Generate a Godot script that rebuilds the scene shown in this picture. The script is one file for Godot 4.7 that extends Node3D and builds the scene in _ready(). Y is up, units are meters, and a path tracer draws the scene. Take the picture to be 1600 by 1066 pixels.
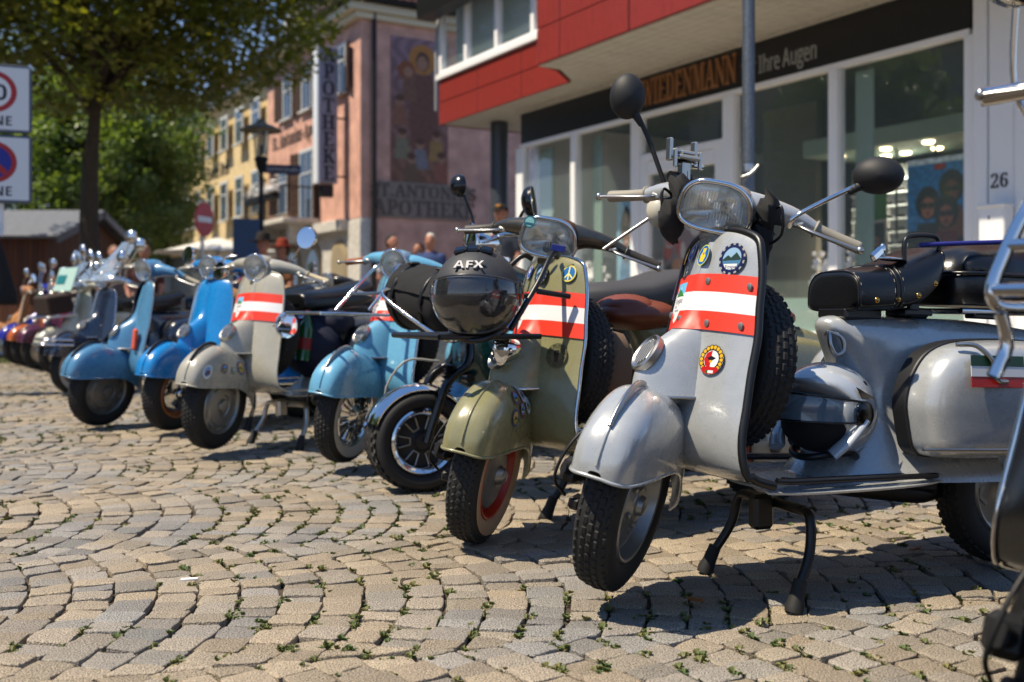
extends Node3D

# ---------------------------------------------------------------- geometry gatherer
class G:
	var v := PackedVector3Array()
	var nn := PackedVector3Array()
	var uv := PackedVector2Array()
	var cc := PackedColorArray()
	var ix := PackedInt32Array()
	var xf := Transform3D.IDENTITY
	var col := Color.WHITE

	func vert(p: Vector3, t := Vector2.ZERO) -> int:
		v.append(xf * p); nn.append(Vector3.ZERO); uv.append(t); cc.append(col)
		return v.size() - 1

	func tri(a: int, b: int, c: int) -> void:
		var n := (v[c] - v[a]).cross(v[b] - v[a])
		nn[a] += n; nn[b] += n; nn[c] += n
		ix.append(a); ix.append(b); ix.append(c)

	func grid(rows: Array, cu := false, cv := false) -> void:
		var base := v.size()
		var nr := rows.size()
		var m: int = rows[0].size()
		for i in nr:
			for j in m:
				vert(rows[i][j], Vector2(float(j) / (m - 1), float(i) / maxf(nr - 1, 1)))
		for i in (nr if cv else nr - 1):
			for j in (m if cu else m - 1):
				var a := base + i * m + j
				var b := base + i * m + (j + 1) % m
				var c := base + ((i + 1) % nr) * m + (j + 1) % m
				var d := base + ((i + 1) % nr) * m + j
				tri(a, b, c); tri(a, c, d)

	func face(pts: Array, uvs := []) -> void:
		var base := v.size()
		for i in pts.size():
			vert(pts[i], uvs[i] if uvs else Vector2.ZERO)
		for i in range(1, pts.size() - 1):
			tri(base, base + i, base + i + 1)

	func cap(ring: Array) -> void:
		var m := Vector3.ZERO
		for p in ring: m += p
		m /= ring.size()
		var base := v.size()
		vert(m, Vector2(0.5, 0.5))
		for i in ring.size():
			var a := TAU * i / ring.size()
			vert(ring[i], Vector2(0.5 + 0.5 * cos(a), 0.5 + 0.5 * sin(a)))
		for i in ring.size():
			tri(base, base + 1 + i, base + 1 + (i + 1) % ring.size())

	func loft(rings: Array, capa := true, capb := true) -> void:
		grid(rings, true)
		if capa: cap(rings[0])
		if capb: cap(rings[rings.size() - 1])

	func box(c: Vector3, s: Vector3, bev := 0.0, b := Basis.IDENTITY) -> void:
		var h := s * 0.5
		if bev <= 0.0:
			for ax in 3:
				for sg in [-1.0, 1.0]:
					var u := (ax + 1) % 3
					var w := (ax + 2) % 3
					var q := []
					for k in [[-1, -1], [1, -1], [1, 1], [-1, 1]]:
						var p := Vector3.ZERO
						p[ax] = h[ax] * sg; p[u] = h[u] * k[0] * sg; p[w] = h[w] * k[1]
						q.append(c + b * p)
					q.reverse()
					face(q, [Vector2(0, 0), Vector2(1, 0), Vector2(1, 1), Vector2(0, 1)])
			return
		bev = minf(bev, minf(h.x, minf(h.y, h.z)) * 0.98)
		var pt := func(sx: float, sy: float, sz: float, ax: int) -> Vector3:
			var p := Vector3((h.x - bev) * sx, (h.y - bev) * sy, (h.z - bev) * sz)
			p[ax] += bev * [sx, sy, sz][ax]
			return c + b * p
		for ax in 3:
			var u := (ax + 1) % 3
			var w := (ax + 2) % 3
			for sg in [-1.0, 1.0]:
				var q := []
				for k in [[-1, -1], [1, -1], [1, 1], [-1, 1]]:
					var g := Vector3.ZERO
					g[ax] = sg; g[u] = k[0] * sg; g[w] = k[1]
					q.append(pt.call(g.x, g.y, g.z, ax))
				q.reverse()
				face(q)
			for su in [-1.0, 1.0]:
				for sw in [-1.0, 1.0]:
					var q := []
					for k in [[-1, u], [1, u], [1, w], [-1, w]]:
						var g := Vector3.ZERO
						g[ax] = k[0]; g[u] = su; g[w] = sw
						q.append(pt.call(g.x, g.y, g.z, k[1]))
					if su * sw < 0: q.reverse()
					face(q)
		for sx in [-1.0, 1.0]:
			for sy in [-1.0, 1.0]:
				for sz in [-1.0, 1.0]:
					var q := [pt.call(sx, sy, sz, 0), pt.call(sx, sy, sz, 1), pt.call(sx, sy, sz, 2)]
					if sx * sy * sz > 0: q.reverse()
					face(q)

	# profile points (radius, height) turned about the local Y axis; sharp bends are split
	func lathe(prof: Array, n := 24, closed := false) -> void:
		var runs := []
		var run := [prof[0]]
		for i in range(1, prof.size()):
			run.append(prof[i])
			if i < prof.size() - 1:
				var a: Vector2 = (prof[i] - prof[i - 1]).normalized()
				var b: Vector2 = (prof[i + 1] - prof[i]).normalized()
				if a.dot(b) < 0.72:
					runs.append(run); run = [prof[i]]
		runs.append(run)
		for r in runs:
			var rows := []
			for p in r:
				var row := PackedVector3Array()
				for k in n:
					var t := TAU * k / n
					row.append(Vector3(cos(t) * p.x, p.y, sin(t) * p.x))
				rows.append(row)
			grid(rows, true, closed)

	func tube(path: Array, r, n := 8, caps := true, flat := 1.0) -> void:
		var rows := []
		var m := path.size()
		var up := Vector3.UP
		var t0: Vector3 = (path[1] - path[0]).normalized()
		if absf(t0.dot(up)) > 0.9: up = Vector3.RIGHT
		var side := t0.cross(up).normalized()
		for i in m:
			var t: Vector3
			if i == 0: t = path[1] - path[0]
			elif i == m - 1: t = path[m - 1] - path[m - 2]
			else: t = path[i + 1] - path[i - 1]
			t = t.normalized()
			side = (side - t * side.dot(t)).normalized()
			var o := side.cross(t)
			var rad: float = r if r is float or r is int else r[i]
			var row := PackedVector3Array()
			for k in n:
				var a := TAU * k / n
				row.append(path[i] + side * cos(a) * rad + o * sin(a) * rad * flat)
			rows.append(row)
		grid(rows, true)
		if caps:
			cap(rows[0]); cap(rows[m - 1])

	func ball(c: Vector3, r: Vector3, n := 14, m := 9, lo := -1.0, hi := 1.0) -> void:
		var rows := []
		for i in m:
			var a := lerpf(lo, hi, float(i) / (m - 1)) * PI / 2
			var row := PackedVector3Array()
			for k in n:
				var t := TAU * k / n
				row.append(c + Vector3(cos(a) * cos(t) * r.x, sin(a) * r.y, cos(a) * sin(t) * r.z))
			rows.append(row)
		grid(rows, true)

	# a polygon in the XY plane given depth along Z, with a small chamfer
	func slab(poly: PackedVector2Array, z0: float, z1: float, bev := 0.0) -> void:
		var tr := Geometry2D.triangulate_polygon(poly)
		var inner := PackedVector2Array()
		var n := poly.size()
		var sgn := -1.0 if Geometry2D.is_polygon_clockwise(poly) else 1.0
		for i in n:
			var a := (poly[i] - poly[(i + n - 1) % n]).normalized()
			var b := (poly[(i + 1) % n] - poly[i]).normalized()
			var m := (a + b).normalized().orthogonal() * -sgn
			inner.append(poly[i] - m * bev * -1.0 if bev else poly[i])
		var lay := [[inner, z0], [poly, z0 + bev * signf(z1 - z0)], [poly, z1 - bev * signf(z1 - z0)], [inner, z1]] if bev else [[poly, z0], [poly, z1]]
		for e in [lay[0], lay[lay.size() - 1]]:
			var base := v.size()
			for p in e[0]: vert(Vector3(p.x, p.y, e[1]))
			for k in range(0, tr.size(), 3):
				tri(base + tr[k], base + tr[k + 1], base + tr[k + 2])
		for l in lay.size() - 1:
			for i in n:
				var j := (i + 1) % n
				var p: Vector2 = lay[l][0][i]; var q: Vector2 = lay[l][0][j]
				var p2: Vector2 = lay[l + 1][0][i]; var q2: Vector2 = lay[l + 1][0][j]
				face([Vector3(p.x, p.y, lay[l][1]), Vector3(q.x, q.y, lay[l][1]), Vector3(q2.x, q2.y, lay[l + 1][1]), Vector3(p2.x, p2.y, lay[l + 1][1])])

	# an open sheet made solid: both skins and the strip along its rim
	func shell(rows: Array, t: float) -> void:
		var nr := rows.size()
		var m: int = rows[0].size()
		var back := []
		for i in nr:
			var row := PackedVector3Array()
			for j in m:
				var du: Vector3 = rows[i][mini(j + 1, m - 1)] - rows[i][maxi(j - 1, 0)]
				var dv: Vector3 = rows[mini(i + 1, nr - 1)][j] - rows[maxi(i - 1, 0)][j]
				row.append(rows[i][j] + du.cross(dv).normalized() * t)
			back.append(row)
		grid(rows); grid(back)
		var rim_a := PackedVector3Array(); var rim_b := PackedVector3Array()
		for j in m: rim_a.append(rows[0][j]); rim_b.append(back[0][j])
		for i in range(1, nr): rim_a.append(rows[i][m - 1]); rim_b.append(back[i][m - 1])
		for j in range(m - 2, -1, -1): rim_a.append(rows[nr - 1][j]); rim_b.append(back[nr - 1][j])
		for i in range(nr - 2, 0, -1): rim_a.append(rows[i][0]); rim_b.append(back[i][0])
		grid([rim_a, rim_b], true)

	func mesh_in(m: Mesh, t: Transform3D) -> void:
		for s in m.get_surface_count():
			var a := m.surface_get_arrays(s)
			var base := v.size()
			var pv: PackedVector3Array = a[Mesh.ARRAY_VERTEX]
			for p in pv: vert(t * p)
			var pi: PackedInt32Array = a[Mesh.ARRAY_INDEX]
			for k in range(0, pi.size(), 3):
				tri(base + pi[k], base + pi[k + 1], base + pi[k + 2])

	func done(with_color := false) -> ArrayMesh:
		for i in nn.size():
			nn[i] = nn[i].normalized() if nn[i].length_squared() > 1e-24 else Vector3.UP
		var a := []
		a.resize(Mesh.ARRAY_MAX)
		a[Mesh.ARRAY_VERTEX] = v; a[Mesh.ARRAY_NORMAL] = nn; a[Mesh.ARRAY_TEX_UV] = uv; a[Mesh.ARRAY_INDEX] = ix
		if with_color: a[Mesh.ARRAY_COLOR] = cc
		var m := ArrayMesh.new()
		m.add_surface_from_arrays(Mesh.PRIMITIVE_TRIANGLES, a)
		return m


# ---------------------------------------------------------------- small helpers
var MC := {}
var MATS := {}
var rng := RandomNumberGenerator.new()

static func ring(c: Vector3, ax: Vector3, ay: Vector3, e := 2.0, n := 20) -> PackedVector3Array:
	var r := PackedVector3Array()
	for k in n:
		var t := TAU * k / n
		var x := signf(cos(t)) * pow(absf(cos(t)), 2.0 / e)
		var y := signf(sin(t)) * pow(absf(sin(t)), 2.0 / e)
		r.append(c + ax * x + ay * y)
	return r

# Catmull-Rom through rows of numbers
static func cr(keys: Array, t: float) -> Array:
	var n := keys.size() - 1
	var f := clampf(t, 0.0, 1.0) * n
	var i := mini(int(f), n - 1)
	var u := f - i
	var out := []
	for k in keys[0].size():
		var b: float = keys[i][k]
		var c: float = keys[i + 1][k]
		var a: float = keys[i - 1][k] if i > 0 else 2 * b - c
		var d: float = keys[i + 2][k] if i + 2 <= n else 2 * c - b
		out.append(cubic_interpolate(b, c, a, d, u))
	return out

static func bend(pts: Array, k := 6) -> Array:
	var out := []
	var n := pts.size()
	for i in n - 1:
		var b: Vector3 = pts[i]
		var c: Vector3 = pts[i + 1]
		var a: Vector3 = pts[i - 1] if i > 0 else b * 2 - c
		var d: Vector3 = pts[i + 2] if i + 2 < n else c * 2 - b
		for s in k: out.append(b.cubic_interpolate(c, a, d, float(s) / k))
	out.append(pts[n - 1])
	return out

func put(called: String, what, m: Material, parent: Node = self, t := Transform3D.IDENTITY) -> MeshInstance3D:
	var o := MeshInstance3D.new()
	o.name = called
	o.mesh = what.done(what.cc.size() > 0 and m is StandardMaterial3D and m.vertex_color_use_as_albedo) if what is G else what
	o.material_override = m
	o.transform = t
	parent.add_child(o, true)
	return o

func tag(o: Node, label: String, category := "", group := "", kind := "") -> Node:
	if label: o.set_meta("label", label)
	if category: o.set_meta("category", category)
	if group: o.set_meta("group", group)
	if kind: o.set_meta("kind", kind)
	return o

func base(called: String, t: Transform3D, label := "", category := "", group := "", kind := "") -> Node3D:
	var o := Node3D.new()
	o.name = called
	o.transform = t
	add_child(o, true)
	tag(o, label, category, group, kind)
	return o

static func at(x: float, y: float, z: float, turn := 0.0) -> Transform3D:
	return Transform3D(Basis(Vector3.UP, turn), Vector3(x, y, z))

func cached(key: String, make: Callable) -> Mesh:
	if not MC.has(key): MC[key] = make.call().done()
	return MC[key]

func noise_tex(freq: float, oct: int, lo: float, hi: float, sd: int, size := 512, bump := 0.0) -> NoiseTexture2D:
	var f := FastNoiseLite.new()
	f.seed = sd; f.frequency = freq; f.fractal_octaves = oct
	f.noise_type = FastNoiseLite.TYPE_SIMPLEX_SMOOTH
	var t := NoiseTexture2D.new()
	t.width = size; t.height = size; t.seamless = true; t.noise = f
	if bump > 0:
		t.as_normal_map = true; t.bump_strength = bump
	else:
		var gr := Gradient.new()
		gr.set_color(0, Color(lo, lo, lo)); gr.set_color(1, Color(hi, hi, hi))
		if hi > 1.1: gr.set_offset(0, .22); gr.set_offset(1, .78)
		t.color_ramp = gr
	return t

var T_blotch: NoiseTexture2D
var T_fine: Texture2D
var T_streak: Texture2D
var T_bump: NoiseTexture2D
var T_grit: NoiseTexture2D
var T_soft: NoiseTexture2D

# colour is an ordinary sRGB colour; tex: "" none, else which grain
func mat(c: Color, rough := 0.6, metal := 0.0, tex := "", scale := 1.0, coat := 0.0) -> StandardMaterial3D:
	var key := "%s|%s|%s|%s|%s|%s" % [c, rough, metal, tex, scale, coat]
	if MATS.has(key): return MATS[key]
	var m := StandardMaterial3D.new()
	m.albedo_color = c; m.roughness = rough; m.metallic = metal
	if coat > 0:
		m.clearcoat_enabled = true; m.clearcoat = coat; m.clearcoat_roughness = 0.08
	if tex:
		m.uv1_triplanar = true; m.uv1_scale = Vector3.ONE * scale
		if tex == "grain" or tex == "rough" or tex == "stucco":
			m.albedo_texture = T_blotch
		if tex == "rough" or tex == "stucco" or tex == "leather":
			m.normal_enabled = true; m.normal_texture = T_grit if tex != "leather" else T_bump; m.normal_scale = 0.35 if tex == "leather" else (0.25 if tex == "stucco" else 0.6)
		if tex == "dusty":
			m.roughness = 1.0; m.roughness_texture = T_soft; m.albedo_texture = T_fine
		if tex == "streak": m.albedo_texture = T_streak
		if tex == "worn":
			m.roughness_texture = T_soft; m.roughness = 1.0; m.albedo_texture = T_blotch
	MATS[key] = m
	return m

func glass(a := 0.08, tint := Color(0.9, 0.95, 0.95)) -> StandardMaterial3D:
	var m := StandardMaterial3D.new()
	m.albedo_color = Color(tint.r, tint.g, tint.b, a)
	m.transparency = BaseMaterial3D.TRANSPARENCY_ALPHA
	m.roughness = 0.02
	return m

func words(text: String, size: float, depth := 0.004, fonts := "Droid Sans", bold := false) -> TextMesh:
	var t := TextMesh.new()
	var f := SystemFont.new()
	f.font_names = PackedStringArray([fonts])
	if bold: f.font_weight = 700
	t.font = f
	t.text = text
	t.font_size = 32
	t.pixel_size = size / 32.0
	t.depth = depth
	t.curve_step = 2.0
	return t

var M := {}

func _ready() -> void:
	rng.seed = 7
	# ---- camera, sky, sun, exposure
	var cam := Camera3D.new()
	cam.name = "camera"
	cam.projection = Camera3D.PROJECTION_FRUSTUM
	cam.near = 0.05; cam.far = 600.0
	cam.size = cam.near * 1066.0 / 1600.0
	cam.frustum_offset = Vector2(0, -53.0 / 1600.0 * cam.near)
	cam.position = Vector3(0, 0.72, 0)
	add_child(cam)
	cam.current = true
	var lens := CameraAttributesPhysical.new()
	lens.frustum_focal_length = 36.0
	lens.frustum_focus_distance = 2.62
	lens.exposure_aperture = 3.0
	var we := WorldEnvironment.new()
	we.name = "daylight"
	var env := Environment.new()
	env.background_mode = Environment.BG_SKY
	var sky := ProceduralSkyMaterial.new()
	sky.sky_top_color = Color(0.31, 0.44, 0.63)
	sky.sky_horizon_color = Color(0.7, 0.78, 0.87)
	sky.sky_curve = 0.12
	sky.ground_bottom_color = Color(0.3, 0.27, 0.23)
	sky.ground_horizon_color = Color(0.5, 0.5, 0.48)
	sky.sun_angle_max = 1.0
	env.sky = Sky.new(); env.sky.sky_material = sky
	env.background_energy_multiplier = 1.12
	env.tonemap_mode = Environment.TONE_MAPPER_LINEAR
	env.tonemap_exposure = 1.74
	env.sdfgi_enabled = true; env.ssao_enabled = true; env.ssil_enabled = true
	we.environment = env
	we.camera_attributes = lens
	add_child(we)
	var sun := DirectionalLight3D.new()
	sun.name = "sun"
	var to_sun := Vector3(-0.44, 0.86, 0.18).normalized()
	sun.basis = Basis.looking_at(-to_sun, Vector3.FORWARD)
	sun.light_energy = 1.42
	sun.light_color = Color(1.0, 0.945, 0.85)
	sun.light_angular_distance = 0.53
	sun.shadow_enabled = true
	add_child(sun)
	make_materials()
	# ---- the place, largest first
	make_ground()
	make_shop()
	make_pharmacy()
	make_far_houses()
	make_trees()
	make_street_things()
	make_people()
	# ---- the scooters
	make_row()
	make_small_things()


func make_materials() -> void:
	T_blotch = noise_tex(.012, 4, .78, 1.0, 3)
	T_fine = as_tex(worn_paint())
	T_streak = as_tex(rain_streaks())
	T_soft = noise_tex(.02, 5, .2, .36, 5)
	T_bump = noise_tex(.03, 4, 0, 1, 6, 512, 4.0)
	T_grit = noise_tex(.08, 4, 0, 1, 8, 512, 5.0)
	M.chrome = mat(Color(.82, .82, .82), .09, 1.0)
	M.mirror = mat(Color(.88, .89, .9), .04, 1.0)
	M.reflect = mat(Color(.8, .8, .78), .22, 1.0)
	M.alu = mat(Color(.68, .67, .65), .32, 1.0)
	M.iron = mat(Color(.2, .195, .19), .5, .7, "grain", 6.0)
	M.greasy = mat(Color(.1, .085, .07), .55, .3, "grain", 5.0)
	M.rubber = mat(Color(.085, .083, .08), .72, 0.0, "grain", 4.0)
	M.seal = mat(Color(.07, .07, .075), .5)
	M.black = mat(Color(.05, .05, .052), .38)
	M.matt_black = mat(Color(.055, .055, .06), .62)
	M.gloss_black = mat(Color(.018, .018, .02), .24, 0.0, "", 1.0, .15)
	M.grip = mat(Color(.52, .5, .45), .6)
	M.cream_grip = mat(Color(.72, .66, .54), .6)
	M.leather = mat(Color(.045, .047, .055), .3, 0.0, "leather", 9.0)
	M.brown_leather = mat(Color(.42, .19, .1), .42, 0.0, "leather", 9.0)
	M.cloth_black = mat(Color(.06, .06, .065), .9, 0.0, "leather", 14.0)
	M.canvas_tan = mat(Color(.42, .33, .26), .9, 0.0, "leather", 14.0)
	M.white = mat(Color(.86, .86, .85), .4)
	M.red_lens = mat(Color(.6, .04, .03), .15, 0.0, "", 1.0, .6)
	M.orange_lens = mat(Color(.85, .3, .04), .15, 0.0, "", 1.0, .6)
	M.lens = glass(.06)
	M.lens.roughness = .03
	M.silver = mat(Color(.67, .685, .695), 1.0, .3, "dusty", 2.2, .7)
	M.olive = mat(Color(.50, .49, .36), 1.0, .0, "dusty", 2.2, .35)
	M.sky_blue = mat(Color(.38, .62, .75), 1.0, .0, "dusty", 2.2, .8)
	M.grey_paint = mat(Color(.62, .61, .565), 1.0, .0, "dusty", 2.2, .6)
	M.bright_blue = mat(Color(.06, .47, .74), 1.0, .0, "dusty", 2.2, .8)
	M.steel_blue = mat(Color(.29, .49, .64), 1.0, .0, "dusty", 2.2, .8)
	M.navy = mat(Color(.1, .14, .22), 1.0, .0, "dusty", 2.2, .9)
	M.ivory = mat(Color(.74, .74, .68), 1.0, .0, "dusty", 2.2, .7)
	M.plum = mat(Color(.32, .1, .2), 1.0, .0, "dusty", 2.2, .8)
	M.deep_blue = mat(Color(.1, .14, .62), 1.0, .0, "dusty", 2.2, .8)
	M.tan_paint = mat(Color(.72, .5, .28), 1.0, .0, "dusty", 2.2, .7)
	M.teal = mat(Color(.0, .2, .2), 1.0, .3, "dusty", 2.2, .9)
	M.red_paint = mat(Color(.5, .05, .05), 1.0, .0, "dusty", 2.2, .8)
	M.wall_white = mat(Color(.8, .78, .74), .5)
	M.tan_wall = mat(Color(.62, .5, .38), .6)
	M.rim_red = mat(Color(.62, .16, .09), .35)
	M.rim_grey = mat(Color(.42, .42, .41), .4, .6)
	M.rim_silver = mat(Color(.55, .55, .54), .35, .7)
	M.verts = mat(Color.WHITE, .8)
	var fl := StandardMaterial3D.new()
	fl.albedo_texture = flag_print(); fl.roughness = .45
	M.flag = fl
	var stk := StandardMaterial3D.new()
	stk.albedo_texture = sticker_sheet(); stk.roughness = .35
	M.stickers = stk


# paint of an old scooter: faint scratches, a little dust, a few chips down to the primer
func worn_paint() -> Image:
	var im := Image.create(1024, 1024, false, Image.FORMAT_RGB8)
	var rg := RandomNumberGenerator.new(); rg.seed = 77
	var nz := FastNoiseLite.new(); nz.seed = 4; nz.frequency = .012; nz.fractal_octaves = 4
	for y in 1024:
		for x in 1024:
			var v := .965 + .035 * nz.get_noise_2d(x, y)
			im.set_pixel(x, y, Color(v, v * .995, v * .985))
	for k in 260:
		var p := Vector2(rg.randf() * 1024, rg.randf() * 1024); var d := Vector2.from_angle(rg.randf() * TAU)
		var c := Color(1, 1, 1) if rg.randf() < .6 else Color(.74, .72, .7)
		for q in rg.randi_range(8, 90):
			d = d.rotated(rg.randf_range(-.03, .03)); p += d
			im.set_pixel(posmod(int(p.x), 1024), posmod(int(p.y), 1024), c)
	for k in 70:
		var c := Vector2(rg.randf_range(8, 1015), rg.randf_range(8, 1015))
		p_disc(im, c, Vector2(rg.randf_range(.8, 3.2), rg.randf_range(.8, 2.4)), [Color(.4, .34, .3), Color(.55, .53, .5), Color(.3, .24, .2)][k % 3])
	return im

func rain_streaks() -> Image:
	var im := Image.create(512, 512, false, Image.FORMAT_RGB8)
	var nz := FastNoiseLite.new(); nz.seed = 9; nz.frequency = .03; nz.fractal_octaves = 4
	for y in 512:
		for x in 512:
			var v := .93 + .09 * nz.get_noise_2d(x * 2.2, y * .12) + .05 * nz.get_noise_2d(x, y)
			v = clampf(v + .04, .86, 1.0)
			im.set_pixel(x, y, Color(v, v * .99, v * .975))
	return im

# ---------------------------------------------------------------- printing: flat marks drawn into pictures
func p_disc(im: Image, c: Vector2, r: Vector2, col: Color) -> void:
	for y in range(maxi(0, int(c.y - r.y)), mini(im.get_height(), int(c.y + r.y) + 2)):
		for x in range(maxi(0, int(c.x - r.x)), mini(im.get_width(), int(c.x + r.x) + 2)):
			if ((Vector2(x + .5, y + .5) - c) / r).length_squared() <= 1.0: im.set_pixel(x, y, col)

func p_poly(im: Image, pts: Array, col: Color) -> void:
	var lo := Vector2(1e9, 1e9); var hi := -lo
	for p in pts: lo = lo.min(p); hi = hi.max(p)
	var pp := PackedVector2Array(pts)
	for y in range(maxi(0, int(lo.y)), mini(im.get_height(), int(hi.y) + 2)):
		for x in range(maxi(0, int(lo.x)), mini(im.get_width(), int(hi.x) + 2)):
			if Geometry2D.is_point_in_polygon(Vector2(x + .5, y + .5), pp): im.set_pixel(x, y, col)

func p_text(im: Image, text: String, c: Vector2, px: float, col: Color, turn := 0.0, fonts := "Droid Sans", bold := true) -> void:
	var a := words(text, px, 0.0, fonts, bold).get_mesh_arrays()
	var pv: PackedVector3Array = a[Mesh.ARRAY_VERTEX]
	var pi: PackedInt32Array = a[Mesh.ARRAY_INDEX]
	for k in range(0, pi.size(), 3):
		var q := []
		for j in 3:
			var p := pv[pi[k + j]]
			q.append(c + Vector2(p.x, -p.y).rotated(turn))
		var ar := absf((q[1] - q[0]).cross(q[2] - q[0]))
		if ar > 1e-4: p_poly(im, q, col)

func as_tex(im: Image) -> ImageTexture:
	return ImageTexture.create_from_image(im)

func flag_print() -> ImageTexture:
	var im := Image.create(512, 192, false, Image.FORMAT_RGB8)
	var red := Color(.82, .2, .12)
	im.fill(red)
	im.fill_rect(Rect2i(0, 62, 512, 66), Color(.82, .82, .83))
	# the shield with a mountain under a blue sky
	var cx := 122.0
	p_poly(im, [Vector2(cx - 46, 26), Vector2(cx + 46, 26), Vector2(cx + 44, 120), Vector2(cx + 22, 158), Vector2(cx, 172), Vector2(cx - 22, 158), Vector2(cx - 44, 120)], Color(.85, .85, .84))
	im.fill_rect(Rect2i(int(cx) - 46, 26, 92, 40), Color(.35, .68, .85))
	p_poly(im, [Vector2(cx - 46, 74), Vector2(cx - 20, 48), Vector2(cx - 4, 40), Vector2(cx + 14, 56), Vector2(cx + 46, 76)], Color(.17, .45, .17))
	p_poly(im, [Vector2(cx - 12, 45), Vector2(cx - 3, 36), Vector2(cx + 8, 50), Vector2(cx - 2, 52)], Color(.7, .7, .7))
	p_text(im, "Vespa", Vector2(cx + 2, 92), 27, Color(.05, .06, .2), -.05, "Droid Serif")
	p_text(im, "Club", Vector2(cx - 18, 112), 13, Color(.05, .06, .2))
	p_text(im, "Austria", Vector2(cx + 2, 126), 13, Color(.05, .06, .2))
	p_disc(im, Vector2(cx - 20, 146), Vector2(7, 10), Color(.7, .35, .1))
	return as_tex(im)

func p_gear(im: Image, c: Vector2, r: float, n: int, col: Color) -> void:
	p_disc(im, c, Vector2(r, r) * .86, col)
	for i in n:
		var a := TAU * i / n
		var d := Vector2(cos(a), sin(a)); var o := d.orthogonal()
		p_poly(im, [c + d * r * .8 + o * r * .13, c + d * r + o * r * .1, c + d * r - o * r * .1, c + d * r * .8 - o * r * .13], col)

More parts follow.
